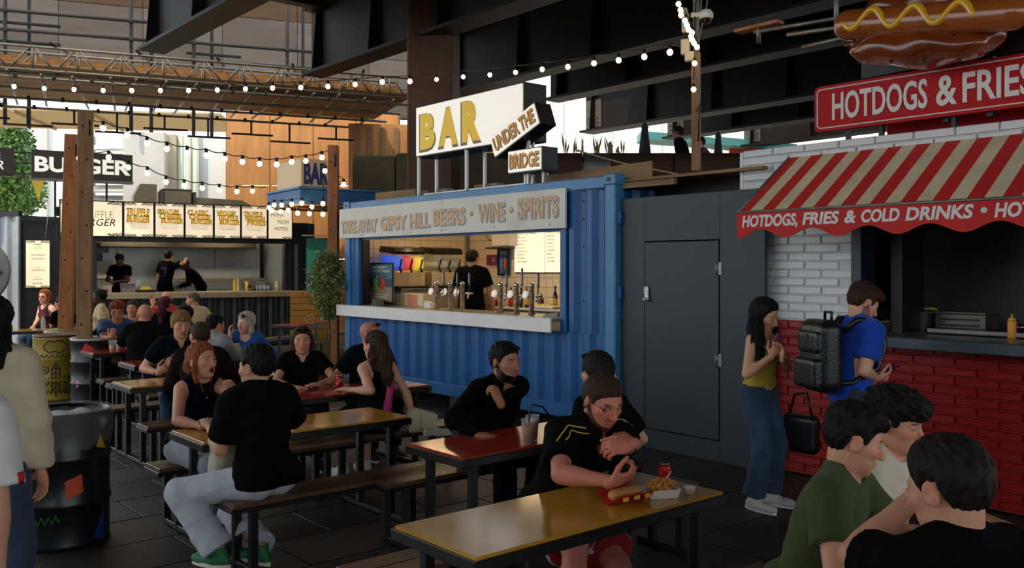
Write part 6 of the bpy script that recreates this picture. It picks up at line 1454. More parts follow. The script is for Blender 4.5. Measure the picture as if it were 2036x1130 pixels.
# ------------------------------------------------------------------ picnic tables
top_y = M('table_yellow', (196, 140, 44), rough=.16, var=.12, vs=3, coat=.3); top_r = M('table_red', (170, 54, 34), rough=.16, var=.12, vs=3, coat=.3); top_g = M('table_edge', (24, 22, 21), rough=.4)
bench_m = M('bench_plank', (92, 66, 44), rough=.38, var=.3, vs=4, stretch=(6, .7, 6)); 
TW, TL_ = .60, 1.60
def table_mesh():
    pc = {}
    def g(nm, mat, *boxes):
        m = MB()
        for c, s, b in boxes: m.box(c, s, bev=b)
        pc.setdefault(nm, []).append((m.mesh(nm, mat), mat))
    g('tabletop', top_y, ((0, 0, .741), (TW - .03, TL_ - .03, .024), .003)); g('edge_band', top_g, ((0, 0, .715), (TW, TL_, .05), .004))
    for sy in (-1, 1):
        y = sy * (TL_ / 2 - .14)
        for sx in (-1, 1): g('table_leg', steel_dk, ((sx * .22, y, .36), (.05, .05, .68), .004)); g('bench_leg', steel_dk, ((sx * .50, y, .21), (.05, .05, .42), .004)); g('bench_leg', steel_dk, ((sx * .74, y, .21), (.05, .05, .42), .004))
        g('floor_rail', steel_dk, ((0, y, .022), (1.53, .045, .035), .004)); g('cross_bar', steel_dk, ((0, y, .67), (.5, .04, .04), .004))
    for sx in (-1, 1):
        g('bench_plank', bench_m, ((sx * .555, 0, .437), (.145, TL_, .03), .004)); g('bench_plank', bench_m, ((sx * .705, 0, .437), (.145, TL_, .03), .004)); g('bench_frame', steel_dk, ((sx * .63, 0, .41), (.30, TL_ + .02, .03), .004))
    return pc
TBL = table_mesh(); red_top = TBL['tabletop'][0][0].copy(); red_top.materials[0] = top_r
def table(label, x, y, col='y', rz=GA):
    t = thing('picnic_table', label, 'table', (x, y, 0), rz, 'picnic tables')
    for nm, L_ in TBL.items():
        for me, mat in L_: o = bpy.data.objects.new(nm, red_top if nm == 'tabletop' and col == 'r' else me); link(o, t)
    return Vector((x, y, 0))
T1 = table('glossy yellow topped picnic table nearest the camera', .273, 4.187)
T2 = table('red topped picnic table with pints of beer behind the nearest table', .122, 5.997, 'r')
T3 = table('yellow topped picnic table of the man in white trousers', -1.556, 6.447)
T4 = table('red topped picnic table of the woman with the pink sash', -1.565, 8.23, 'r')
T5 = table('yellow topped picnic table of the blond man', -3.13, 9.06)
T6 = table('red topped picnic table of the woman in the blue jacket', -3.87, 10.9, 'r')
T7 = table('red topped picnic table of the man with curly ginger hair', -5.0, 12.3, 'r')
T8 = table('dark yellow picnic table at far left before the hanging menu', -8.55, 16.0, 'y', -60)
T9 = table('red topped picnic table by the yellow crates left of the bar', -4.1, 18.0, 'r', -20)
T10 = table('red topped picnic table of the three men at lower right', 1.76, 3.19, 'r', -64.5)
T11 = table('yellow picnic table before the burger counter', -5.85, 15.2, 'y', 60)
# ------------------------------------------------------------------ potted tree and crates
pt_ = at(652, 0, 13.9); pt_.z = 0; pt_.y = 13.9
t = thing('potted_tree', 'slim bushy potted tree in a terracotta pot at the bar corner', 'plant', pt_)
m = MB(); m.lathe([(.12, 0), (.17, .30), (.19, .30), (.19, .36), (.165, .36), (.155, .31), (0, .31)], n=28); m.build('pot', M('terracotta', (150, 74, 44), rough=.7, var=.15), t)
m = MB(); m.tube([(0, 0, .3), (.03, 0, .8), (.0, .02, 1.3), (.04, 0, 1.7)], [.018, .016, .014, .012], 8); m.tube([(.02, 0, .3), (-.02, .02, .9), (.0, 0, 1.5)], [.014, .012, .01], 6); m.build('stem', M('bark', (96, 78, 56), rough=.8), t)
br = MB(); lf = MB(); lm = [M('leaf_a', (98, 116, 54), rough=.5, var=.3, vs=10), M('leaf_b', (140, 146, 78), rough=.5, var=.2, vs=10)]
for i in range(140):
    z = 1.15 + .95 * rnd.random(); a = rnd.uniform(0, 6.283); rr = .37 * math.sin(math.pi * min(1, max(.12, (z - 1.05) / 1.15))) * rnd.uniform(.5, 1.1)
    p0 = Vector((0, 0, z - .15)); p1 = Vector((rr * math.cos(a), rr * math.sin(a), z)); br.tube([p0, p0.lerp(p1, .5) + Vector((0, 0, -.02)), p1], .004, 4, cap=False)
    for k in range(36):
        c = p0.lerp(p1, rnd.uniform(.35, 1.08)) + Vector((rnd.gauss(0, .035), rnd.gauss(0, .035), rnd.gauss(0, .035))); d_ = Vector((rnd.gauss(0, 1), rnd.gauss(0, 1), rnd.gauss(.3, .8))).normalized(); s = d_.cross(Vector((rnd.gauss(0, 1), rnd.gauss(0, 1), rnd.gauss(0, 1)))).normalized(); L_ = rnd.uniform(.045, .075)
        lf._add([c, c + d_ * L_ * .5 + s * .011, c + d_ * L_, c + d_ * L_ * .5 - s * .011], [(0, 1, 2, 3)], rnd.randrange(2))
br.build('twigs', M('bark', (96, 78, 56)), t); o = lf.build('foliage', lm, t); o['kind'] = 'stuff'
cr = M('crate_yellow', (176, 122, 40), rough=.6, var=.2, vs=2, stretch=(.5, .5, 6))
t = thing('yellow_crate', 'stacked yellow timber planter crates behind the potted tree', 'crate', (at(625, 0, 19.4).x, 19.4, 0), 8)
for j in range(10): m = MB(); m.box((0, 0, .07 + j * .135), (.95, .7, .128), bev=.006); m.build('plank', cr, t)
m = MB(); m.tube([(-.06 + .12 * math.cos(R(60 * k)), -.36, .72 + .12 * math.sin(R(60 * k))) for k in range(6)], .008, 5, close=True); m.tube([(-.06 + .05 * math.cos(R(60 * k)), -.36, .72 + .05 * math.sin(R(60 * k))) for k in range(6)], .008, 5, close=True); m.build('stencil_mark', M('stencil_pale', (220, 200, 160), rough=.7), t)
# tree at far left and bunting, terrace things
def leafy(name, label, c, r_, n, seed, trunk=True):
    rg = random.Random(seed); t = thing(name, label, 'tree', (c.x, c.y, 0)); m = MB(); mats = [M('tree_leaf_a', (96, 140, 56), rough=.5), M('tree_leaf_b', (60, 100, 40), rough=.5)]
    for i in range(n):
        d_ = Vector((rg.gauss(0, 1), rg.gauss(0, 1), rg.gauss(0, 1))).normalized(); p = Vector((0, 0, c.z)) + Vector((d_.x * r_[0], d_.y * r_[1], d_.z * r_[2])) * rg.uniform(.35, 1) ** .5
        s = Vector((rg.gauss(0, 1), rg.gauss(0, 1), rg.gauss(0, 1))).normalized(); e = s.cross(d_).normalized(); L_ = rg.uniform(.12, .22); m._add([p, p + s * L_ * .5 + e * L_ * .3, p + s * L_, p + s * L_ * .5 - e * L_ * .3], [(0, 1, 2, 3)], rg.randrange(2))
    o = m.build('foliage', mats, t); o['kind'] = 'stuff'
    b = MB(); b.tube([(0, 0, 0), (.1, 0, c.z * .6), (0, 0, c.z)], [.16, .12, .05], 8); b.build('trunk', M('bark', (96, 78, 56)), t)
leafy('plane_tree', 'sunlit green tree at the far left edge', at(8, 318, 33), (1.1, 1.0, 2.1), 5200, 3)
leafy('plane_tree', 'low green tree under the burger sign at far left', at(34, 385, 36), (1.1, 1.0, 1.0), 3000, 5)
t = thing('bunting_flag', 'yellow triangular flag hanging under the burger sign', 'flag', at(72, 350, 22)); m = MB(); m.prism([(-.16, 0), (.22, 0), (.06, -.62)], 0, .004); m.build('cloth', M('flag_yellow', (226, 190, 60), rough=.8), t); m = MB(); m.tube([(-1.2, 0, .05), (.0, 0, 0), (1.2, 0, .04)], .006, 5); m.build('cord', cable_m, t)
def umbrella(label, u, v0, v1, d, rr, tm):
    b0 = at(u, v1, d); t = thing('folded_umbrella', label, 'umbrella', (b0.x, d, 3.0)); z1 = at(u, v0, d).z - 3.0
    m = MB(); m.lathe([(rr, z1 - 1.05), (rr * .8, z1 - .6), (rr * .42, z1 - .12), (rr * .55, z1 - .10), (.02, z1)], n=12); m.build('canopy', tm, t); m = MB(); m.tube([(0, 0, .0), (0, 0, z1)], .025, 8); m.build('pole', galv, t)
dk_cl = M('dark_canvas', (50, 48, 48), rough=.8)
umbrella('folded dark umbrella on the terrace left of the pole', 1282, 244, 297, 19.5, .16, dk_cl); umbrella('folded grey umbrella low behind the parapet', 1213, 282, 300, 19.5, .12, M('blue_canvas', (110, 140, 160), rough=.8)); umbrella('folded dark umbrella right of the pole on the terrace', 1428, 262, 297, 19.5, .14, dk_cl)
t = thing('teal_awning', 'teal awning roofs glimpsed beyond the terrace', 'awning', at(1300, 275, 30)); 
for k, (x, z) in enumerate(((0.6, 0), (3.2, -.2))): m = MB(); m.prism([(-1.0, .25), (1.6, .0), (1.6, -.2), (-1.0, -.02)], 0, 1.2, T=Matrix.Translation((x, 0, z))); m.build('roof_slope', M('teal_canvas', (80, 150, 150), rough=.6), t)
m = MB(); m.box((4.2, .3, -.45), (3.2, .1, .3)); m.build('red_band', M('red_band', (190, 60, 40), rough=.6), t)
t = thing('terrace_plants', 'sparse reedy plants growing along the terrace parapet', 'plants', at(1165, 298, 17.5)); m = MB()
for i in range(26):
    x = rnd.uniform(-.45, .75); hgt = rnd.uniform(.12, .5); q = Vector((x, rnd.uniform(-.1, .1), -.12)); e = q + Vector((rnd.uniform(-.12, .12), 0, hgt)); m._add([q, q.lerp(e, .5) + Vector((.02, 0, 0)), e, q.lerp(e, .5) - Vector((.02, 0, 0))], [(0, 1, 2, 3)])
o = m.build('leaves', M('dry_leaf', (150, 120, 60), rough=.7), t); o['kind'] = 'stuff'; m = MB(); m.box((.1, .05, -.2), (1.4, .2, .12)); m.build('trough', blk, t)
t = thing('loose_cable', 'thin pale cable sagging from the parapet to the bar roof', 'cable', at(1150, 300, 13)); m = MB(); m.tube([Vector((0, 0, 0)), at(1240, 325, 12.2) - at(1150, 300, 13), at(1350, 347, 11) - at(1150, 300, 13)], .012, 6); m.build('wire', M('pale_wire', (190, 170, 140), rough=.6), t); m = MB(); m.ball((0, 0, 0), .02, 6); m.build('clip', blk, t)
# ------------------------------------------------------------------ the people
def gp(u, d): return ((u - CX) / FOC * d, d)
def bench(T, side, s): p = T + AV * (side * .63) + BV * s; return (p.x, p.y)
def who(label, at_, face, **k):
    def cv(p):
        if p is None: return None
        q = Vector(p) - Vector((at_[0], at_[1], k.get('z0', 0))); q = Matrix.Rotation(-R(face), 3, 'Z') @ q; return tuple(q)
    for n in ('rh', 'lh'):
        if n in k: k[n] = cv(k[n])
    if 'wfeet' in k: k['feet'] = [cv(p) for p in k.pop('wfeet')]
    return person('person', label, at_, face, **k)
PALE = (202, 144, 116); FAIR = (204, 146, 116); TAN = (178, 128, 96); BROWN = (112, 70, 46); DARK = (64, 40, 28); RUDDY = (196, 122, 98)
blackc = (20, 20, 22); navy = (22, 26, 46)
FLOORZ = .095
# 1 polo man
p = (T1 - AV * .54 + BV * .44); P = (p.x, p.y)
i1 = who('man in a black polo shirt with yellow piping looking at his phone', P, 214, seat=.45, S=1.08, fat=.035, lean=(20, 34), side=-6, head=(-2, 22, 0), wfeet=[(.70, 4.22, .095), (.28, 4.20, .095)], d=2, skin=RUDDY,
    rh=at(1218, 958, 4.22), rhint=(.9, .1, -.5), lh=at(1254, 884, 4.25), lhint=(-.35, .25, -1), rhand=dict(dir=(-.6, .5, .3), palm=(-.15, -.5, .85), curl=.95, thumb=.7), lhand=dict(dir=(.85, -.3, -.1), palm=(.1, -.7, -.6), curl=.8, thumb=.4),
    hair=dict(style='short', c='brown', vol=.008, top=.012, fringe=.064), face_o=dict(beard=.95, down=True, jaw=1.08, w=1.05), top=dict(c=blackc, collar=True, neck='v', loose=.02, len=.72, seed=2., hem=-.12), legs=dict(kind='shorts', loose=.03, len=.86, c=(150, 24, 24), name='shorts'), shoes=[(60, 60, 64), (200, 200, 200)])
glasses(i1, frame=(30, 22, 24))
py = M('piping_yellow', (206, 178, 30), rough=.6)
for s in (1, -1):
    for off in (-.02, .012):
        sh_, e_ = i1['sh'][s], i1['arm'][s][0]; b0 = i1['NB'] + i1['T2'] @ np.array([s * .06, .05 + off, .0]); b1 = sh_ + i1['T2'] @ np.array([s * .02, .05 + off, .07]); b2 = sh_ * .65 + e_ * .35 + i1['T2'] @ np.array([s * .06, .07 + off, .03]); b3 = sh_ * .3 + e_ * .7 + i1['T2'] @ np.array([s * .06, .06 + off, .0])
        ribbon_on(i1['top'], i1, [b0, b1, b2, b3], 0, py, 'piping', 22, .001, thick=.0036)
chest = lambda i, x, z: (i['W'] + i['T2'] @ np.array([x, .2, z]))
def badge(i, x, z, text, mat, w_, h_, **k): print_on(i['top'], i, text, mat, chest(i, x, z), i['T2'] @ np.array([-1., 0, 0]), i['T2'] @ np.array([0, 0, 1.]), w_, h_, **k)
wp = M('print_white', (205, 205, 205), rough=.7)
badge(i1, .085, .16, 'FAT', wp, .055, .03, name='chest_logo'); badge(i1, .085, .19, '-----', wp, .06, .006, name='chest_logo'); badge(i1, .085, .135, '-----', wp, .06, .006, name='chest_logo')
badge(i1, -.085, .16, 'Alpine', M('print_gold', (196, 140, 50), rough=.7), .07, .03, name='chest_script', shear=.3)
for s in (-1, 1):                                                     # stripes on the shorts
    k_, h_ = i1['leg'][s][0], i1['P'] + np.array([s * .09, 0, 0]); dr_ = unit(k_ - h_); base = h_ + (k_ - h_) * .80
    for off, c in ((0, (190, 196, 206)), (-.028, (20, 24, 60)), (-.056, (190, 196, 206))):
        ring = [base + dr_ * off + np.array([math.cos(a) * .16, 0, 0]) + np.cross(dr_, np.array([1., 0, 0])) * math.sin(a) * .16 for a in [R(15 * q) for q in range(25)]]
        ribbon_on(i1['legs'], i1, ring, .022, M('stripe_%d' % c[0], c, rough=.8), 'stripe', 48, .002)
q = i1['leg'][1][0] * .62 + i1['P'] * .38 + np.array([.06, 0, .2]); print_on(i1['legs'], i1, 'L', wp, q, np.array([-1., 0, 0]), np.array([0, -1., 0]), .05, .06, name='printed_crest', bold=.05)
# 2 woman with sunglasses on her hair, back turned
i2 = who('dark haired woman in black with sunglasses on her head behind the polo man', bench(T2, 1, .10), 40.5, seat=.45, fem=True, lean=(5, 14), head=(-10, 0, 0), d=1, skin=FAIR, hair=dict(style='short', c='dark', vol=.016, top=.02, ear=-.01, nape=-.09), top=dict(c=blackc, neck='scoop', len=.8), legs=dict(c=(24, 24, 28)))
glasses(i2, dark=True, up=True)
m = MB(); 
for k in range(7): m.ball(i2['HC'] + i2['HQ'] @ np.array([.088 + .004 * math.sin(k), -.045 + .022 * math.cos(k * .9), -.03 + .022 * math.sin(k * .9)]), .016, 8)
m.build('hair_flower', M('petal_pink', (222, 180, 168), rough=.7), i2['t'])
# 3 bearded man
P = bench(T2, -1, .12)
i3 = who('bearded man in a black shirt resting his chin on his hand at the red table', P, 216, seat=.45, S=1.06, fat=.02, lean=(16, 28), head=(10, 2, 0), d=2, skin=(176, 122, 92), rh=at(955, 868, 5.95), lh=at(990, 803, 5.92), lhint=(-.5, .3, -1), rhint=(.9, 0, -.5), lhand=dict(dir=(.3, -.3, .9), palm=(.3, -.9, 0), curl=1.1), rhand=dict(dir=(-.8, .5, 0), curl=.3), hair=dict(style='short', c='black', vol=.009, top=.018, fringe=.066), face_o=dict(beard=.85, beardmesh=True, jaw=1.06, w=1.04, iris=(30, 20, 14)), top=dict(c=(18, 18, 22), sleeve='long', neck='v', collar=True, open=60), legs=dict(c=(24, 26, 34)))
glasses(i3, dark=True, up=True)
# 4-6 the three men at lower right
i4 = who('man in an olive green T-shirt looking down in profile at lower right', (1.20, 3.62), 214, seat=.45, S=1.02, lean=(12, 20), twist=22, head=(27, 16, 0), d=2, skin=FAIR, rh=(1.42, 3.22, .81), lh=(1.62, 3.42, .82), rhint=(.9, -.2, -.6), rhand=dict(curl=.5), lhand=dict(curl=.5), hair=dict(style='short', c='black', vol=.009, top=.024, fringe=.062, puff=(0, .045, .085, .055)), face_o=dict(down=True, nose=1.12, beard=.12), top=dict(c=(62, 72, 34), neck='crew', loose=.018, len=.66), legs=dict(c=(40, 44, 60)))
i5 = who('young man in a white T-shirt with tousled dark hair at lower right', (1.58, 4.0), 206, seat=.45, S=1.02, lean=(10, 16), twist=8, head=(16, 14, 4), d=2, skin=FAIR, rh=(1.72, 3.52, .84), lh=(1.95, 3.6, .84), rhand=dict(curl=.6), lhand=dict(curl=.6), hair=dict(style='curly', c='black', vol=.018, top=.034, amp=.005, fringe=.040, puff=(0, .06, .075, .06)), face_o=dict(down=True, lip=(186, 96, 92), nose=1.05), top=dict(c=(206, 196, 178), neck='crew', loose=.022, fold=.007, len=.75), legs=dict(c=(50, 56, 74)))
ink = M('print_black', (30, 28, 26), rough=.8)
for (x, z, s_) in ((-.06, .12, .05), (-.045, .15, .035), (-.01, .06, .012), (.015, .035, .012), (.04, .01, .01)): print_on(i5['top'], i5, '*', ink, chest(i5, x, z), i5['T2'] @ np.array([-1., 0, 0]), i5['T2'] @ np.array([0, 0, 1.]), s_, s_, name='chest_print', bold=.03)
ribbon_on(i5['top'], i5, [chest(i5, -.05, .11), chest(i5, 0, .05), chest(i5, .06, -.02)], 0, ink, 'chest_print', 14, .001, thick=.002)
i6 = who('man in black seen from behind eating at the lower right corner', (1.25, 2.40), 20, seat=.47, S=1.06, lean=(4, 12), head=(10, 14, 0), d=2, skin=(196, 140, 112), lh=at(1822, 985, 2.72), lhint=(-1, .25, -.9), rh=(1.5, 2.5, .85), lhand=dict(dir=(.8, .35, -.2), palm=(.2, 0, -.9), curl=.55), rhand=dict(curl=.7), hair=dict(style='short', c='dark', vol=.013, top=.020, nape=-.08), top=dict(c=(12, 12, 13), len=.6, loose=.024), legs=dict(c=(24, 24, 28)))
# 7, 8 the standing pair
Lk = lambda: [[(-.065, -.02, .03, .04), (-.10, -.015, -.08, .05), (-.115, .01, -.18, .05), (-.12, .04, -.26, .03)], [(.065, -.02, .03, .04), (.105, -.015, -.08, .055), (.13, .0, -.18, .055), (.14, .03, -.29, .035)], [(0, -.08, .02, .05), (-.02, -.10, -.10, .06), (-.03, -.11, -.22, .05), (-.04, -.11, -.30, .025)]]
i7 = who('woman in a mustard camisole and jeans reading her phone by the stall', gp(1510, 7.0), 222, S=.94, fem=True, lean=(2, 6), head=(4, 20, 4), d=2, skin=(206, 152, 120), rh=at(1535, 708, 6.78), rhint=(.5, -.4, -1), lh=at(1556, 712, 6.75), lhint=(-.7, .0, -.8), rhand=dict(dir=(-.2, .35, .8), palm=(-.5, -.6, .3), curl=.7), lhand=dict(dir=(.1, .1, .9), palm=(.6, -.6, .0), curl=.7), hair=dict(style='long', c='black', vol=.018, top=.022, locks=Lk(), ear=-.02, fringe=.074, lamp=.011), face_o=dict(down=True, lip=(170, 70, 70)), top=dict(m=cloth((168, 146, 54), 'mustard_knit', bump=.5, bs=90), sleeve='strap', neck='low', hem=.06, name='camisole', loose=.012), legs=dict(m=cloth((52, 72, 92), 'denim', var=.4, vs=5), loose=.018, flare=.03, name='jeans'), shoes=[(200, 196, 190), (220, 216, 210)])
ys_ = M('strap_mustard', (168, 146, 54), rough=.8)
for s in (-1, 1): ribbon_on([c for c in i7['t'].children if c.name.startswith('body')][0], i7, [i7['W'] + i7['T2'] @ np.array([s * .075, .12, .17]), i7['W'] + i7['T2'] @ np.array([s * .09, .05, .30]), i7['W'] + i7['T2'] @ np.array([s * .085, -.1, .2])], 0, ys_, 'strap', 18, .003, thick=.005)
i8 = who('man in a blue T-shirt with a black backpack reading his phone at the stall', gp(1690, 6.45), 284, S=1.02, lean=(3, 14), head=(-8, 28, 0), d=2, skin=(212, 158, 130), rh=at(1742, 752, 6.42), rhint=(.3, -.6, -1), lh=at(1730, 735, 6.6), lhint=(-.3, -.3, -1), rhand=dict(dir=(.05, .9, .25), palm=(-.4, 0, .9), curl=.75), lhand=dict(curl=.8), hair=dict(style='short', c='brown', vol=.012, top=.026, fringe=.06, puff=(0, .055, .08, .055), amp=.004), face_o=dict(beard=.7, down=True), top=dict(c=(24, 70, 170), loose=.02, len=.72), legs=dict(c=(50, 54, 62)), shoes=[(40, 40, 44), (190, 190, 190)])
# 9 man in white trousers, 10 red haired woman
i9 = who('man in a black shirt and white trousers sitting with his back to us', (-1.56, 5.62), 58, seat=.45, S=1.05, lean=(4, 10), twist=-12, head=(18, 2, 0), d=2, skin=(196, 148, 116), lh=at(418, 850, 5.75), lhint=(-.3, -.3, -1), rh=at(520, 800, 6.0), lhand=dict(curl=.5), wfeet=[at(437, 1098, 5.5), at(520, 1092, 5.55)], knees=[(-.5, 1, .5), (.3, 1, .4)], hair=dict(style='short', c='black', vol=.012, top=.024, nape=-.06), top=dict(m=cloth((18, 18, 20), 'black_texture', bump=.5, bs=220), loose=.03, len=.8, hem=-.05, fold=.006), legs=dict(c=(186, 188, 196), loose=.026, flare=.03), shoes=[(28, 110, 60), (214, 210, 190)])
i10 = who('red haired woman in a navy sleeveless top talking across the yellow table', (-2.36, 6.62), 232, seat=.45, S=.98, fem=True, fat=.01, lean=(8, 14), head=(10, -4, 0), d=2, skin=PALE, rh=at(405, 848, 6.15), rhint=(.8, -.3, -.8), lh=at(470, 790, 6.2), lhint=(-.7, 0, -.9), rhand=dict(curl=.5, dir=(-.7, .4, .2)), lhand=dict(dir=(.3, .1, .8), palm=(.4, -.8, 0), curl=.7), hair=dict(style='long', c='red', vol=.014, top=.018, fringe=.072, ear=.0, locks=[[(.06, .0, .03, .03), (.085, .015, -.06, .018), (.08, .03, -.14, .012)], [(-.06, .0, .03, .03), (-.085, -.01, -.06, .022), (-.08, .0, -.13, .014)], [(0, -.10, -.02, .055), (0, -.125, -.06, .045)]]), face_o=dict(mouth=.0085, lip=(150, 50, 50), iris=(50, 60, 60)), top=dict(c=navy, sleeve='none', neck='crew', loose=.012, name='vest_top'), legs=dict(c=(176, 180, 188), loose=.03, flare=.03), shoes=[(190, 186, 178), (205, 200, 190)])
m = MB(); nb = i10['NB']; T_ = i10['T2']; m.tube(on_mesh([c for c in i10['t'].children if c.name.startswith('body')][0], [nb + T_ @ np.array([-.06, .06, .03]), nb + T_ @ np.array([-.03, .11, -.05]), nb + T_ @ np.array([0, .13, -.10]), nb + T_ @ np.array([.03, .11, -.05]), nb + T_ @ np.array([.06, .06, .03])], .016), .002, 5); m.ball(nb + T_ @ np.array([0, .125, -.10]), (.01, .004, .012), 8); m.build('necklace', M('gold', (212, 168, 70), rough=.25, metal=1), i10['t'])
# 11-13 the red table by the bar
i11 = who('woman in a black puff sleeved top facing us with crossed arms at the red table', bench(T4, -1, -.08), 196, seat=.45, S=.97, fem=True, fat=.012, lean=(10, 16), head=(-2, 4, 0), d=1, skin=PALE, rh=at(588, 772, 8.22), lh=at(632, 765, 8.3), rhint=(.9, .2, -.6), lhint=(-.9, .2, -.6), rhand=dict(dir=(-.9, .1, 0), curl=.4), lhand=dict(dir=(.9, .1, 0), curl=.4), hair=dict(style='long', c='brown', vol=.012, top=.014, fringe=.07, ear=-.03, locks=[[(-.07, -.02, .02, .035), (-.085, -.02, -.1, .026)], [(.07, -.02, .02, .035), (.085, -.02, -.1, .026)], [(0, -.09, -.02, .045), (0, -.09, -.1, .04)]]), face_o=dict(), top=dict(c=blackc, neck='v', len=.55, loose=.02), legs=dict(c=(22, 22, 26)))
glasses(i11, dark=True, up=True, frame=(60, 40, 24))
i12 = who('bald man with sunglasses on his head partly hidden by the long haired woman', bench(T4, -1, .62), 214, seat=.45, S=1.0, fat=.02, lean=(10, 16), head=(40, 4, 0), d=1, skin=RUDDY, hair=dict(c='grey'), face_o=dict(beard=.3), top=dict(c=(28, 34, 38), len=.7), legs=dict(c=(24, 24, 30)))
glasses(i12, dark=True, up=True)
i13 = who('long haired woman in a black dress with a pink sash seen from behind', bench(T4, 1, .02), 44, seat=.45, S=.97, fem=True, lean=(4, 10), head=(12, 4, 0), d=1, skin=(206, 152, 126), lh=at(690, 775, 7.6), lhint=(-.6, -.4, -.8), rh=at(822, 836, 7.9), rhint=(.8, -.5, 0), lhand=dict(curl=.4), rhand=dict(curl=.4), hair=dict(style='long', c='brown', vol=.014, locks=[[(0, -.07, .03, .06), (0, -.11, -.1, .07), (0, -.13, -.25, .065), (0, -.13, -.40, .04)], [(-.06, -.02, .0, .03), (-.08, -.05, -.12, .035), (-.07, -.09, -.3, .025)], [(.06, -.02, .0, .03), (.08, -.05, -.12, .035), (.07, -.09, -.3, .025)]]), top=dict(c=(16, 16, 18), sleeve='strap', neck='low', name='dress_top'), legs=dict(kind='skirt', len=.9, c=(16, 16, 18), name='dress_skirt', loose=.03), shoes=[(190, 186, 184), (200, 196, 190)])
body13 = [c for c in i13['t'].children if c.name.startswith('body')][0]
sash_m = M('sash_pink', (214, 60, 130), rough=.5, var=.25, vs=4)
ribbon_on(i13['top'], i13, [i13['NB'] + i13['T2'] @ np.array([.075, -.02, .035]), i13['W'] + i13['T2'] @ np.array([.10, -.2, .22]), i13['W'] + i13['T2'] @ np.array([.05, -.2, .05]), i13['P'] + np.array([-.04, -.22, .06]), i13['P'] + np.array([-.16, -.1, -.02])], .085, sash_m, 'sash', 30, .012)
for s in (-1, 1):
    for k in range(2 if s < 0 else 1): ribbon_on(body13, i13, [i13['W'] + i13['T2'] @ np.array([s * (.07 + .02 * k), -.13, .13]), i13['W'] + i13['T2'] @ np.array([s * (.085 + .015 * k), -.1, .27]), i13['W'] + i13['T2'] @ np.array([s * (.08), .02, .30])], 0, blk, 'strap', 14, .004, thick=.005)
# 14-17
i14 = who('blond young man in a navy V-neck T-shirt facing us', bench(T5, -1, .0), 205, seat=.45, S=1.10, lean=(6, 12), head=(12, 8, 0), d=1, skin=(204, 148, 118), rh=at(315, 742, 9.25), lh=at(352, 732, 9.2), lhand=dict(dir=(.6, .2, .6), curl=.9, palm=(.2, -.8, 0)), rhand=dict(dir=(-.6, .4, .5), curl=.9, palm=(0, -.8, 0)), hair=dict(style='short', c='blond', vol=.014, top=.022, fringe=.040, amp=.004), face_o=dict(lip=(176, 84, 80)), top=dict(c=navy, neck='v', len=.62), legs=dict(m=cloth((52, 72, 92), 'denim')), shoes=[(120, 112, 100), (200, 196, 190)])
m = MB(); wv, dd, nn, sd, sc_ = i14['hands'][1]; m.tube([wv - dd * .03 + (nn * math.cos(a) + sd * math.sin(a)) * .034 for a in [R(30 * k) for k in range(12)]], .005, 5, close=True); m.build('wristband', blk, i14['t'])
i15 = who('man in a brown sweatshirt with white back print beside the blond man', (-2.93, 8.45), 24, seat=.45, S=1.02, lean=(6, 18), head=(14, 6, 0), d=1, skin=PALE, hair=dict(style='short', c='brown', vol=.006, top=.014, nape=-.055), top=dict(c=(54, 38, 32), sleeve='long', loose=.026, fold=.006), lh=at(365, 745, 8.8), rh=at(440, 745, 8.9), legs=dict(c=(30, 32, 40)))
bk_ = lambda i, x, z: (i['W'] + i['T2'] @ np.array([x, -.25, z]))
print_on(i15['top'], i15, 'nothing', wp, bk_(i15, .05, .08), i15['T2'] @ np.array([1., 0, 0]), i15['T2'] @ np.array([0, 0, 1.]), .22, .06, name='back_print', bold=.02, shear=.2); print_on(i15['top'], i15, 'OOO', wp, bk_(i15, .05, -.03), i15['T2'] @ np.array([1., 0, 0]), i15['T2'] @ np.array([0, 0, 1.]), .16, .07, name='back_print', bold=-.01)
i16 = who('dark haired man in a pale grey shirt with his back to us', (-3.52, 10.3), 340, seat=.45, S=1.0, lean=(8, 20), head=(-14, 4, 0), d=1, skin=PALE, hair=dict(style='short', c='black', vol=.007, top=.014, nape=-.06), top=dict(c=(150, 150, 152), sleeve='long', loose=.026, fold=.006, collar=True), lh=at(425, 690, 10.7), rh=at(470, 690, 10.8), legs=dict(c=(30, 32, 40)))
i17 = who('white haired woman in a blue jacket leaning on her hand', (-3.36, 11.5), 170, seat=.45, S=1.0, fem=True, fat=.015, lean=(16, 26), side=-6, head=(-16, 6, -8), d=1, skin=(214, 160, 134), rh=at(458, 668, 11.2), rhint=(.5, .4, -1), rhand=dict(dir=(.2, -.1, .9), palm=(-.6, -.3, 0), curl=.5), lh=at(510, 700, 11.2), hair=dict(style='long', c='white', vol=.018, top=.022, ear=-.03, fringe=.064, amp=.005, locks=[[(-.07, -.01, .0, .03), (-.085, -.01, -.1, .03)], [(.07, -.01, .0, .03), (.085, -.01, -.12, .03)], [(0, -.09, .0, .05), (0, -.1, -.11, .04)]]), face_o=dict(lip=(180, 70, 70)), top=dict(c=(34, 82, 150), sleeve='long', neck='scoop', loose=.024, name='jacket'), legs=dict(c=(40, 44, 60)))
glasses(i17, dark=True, up=True, frame=(60, 40, 24))
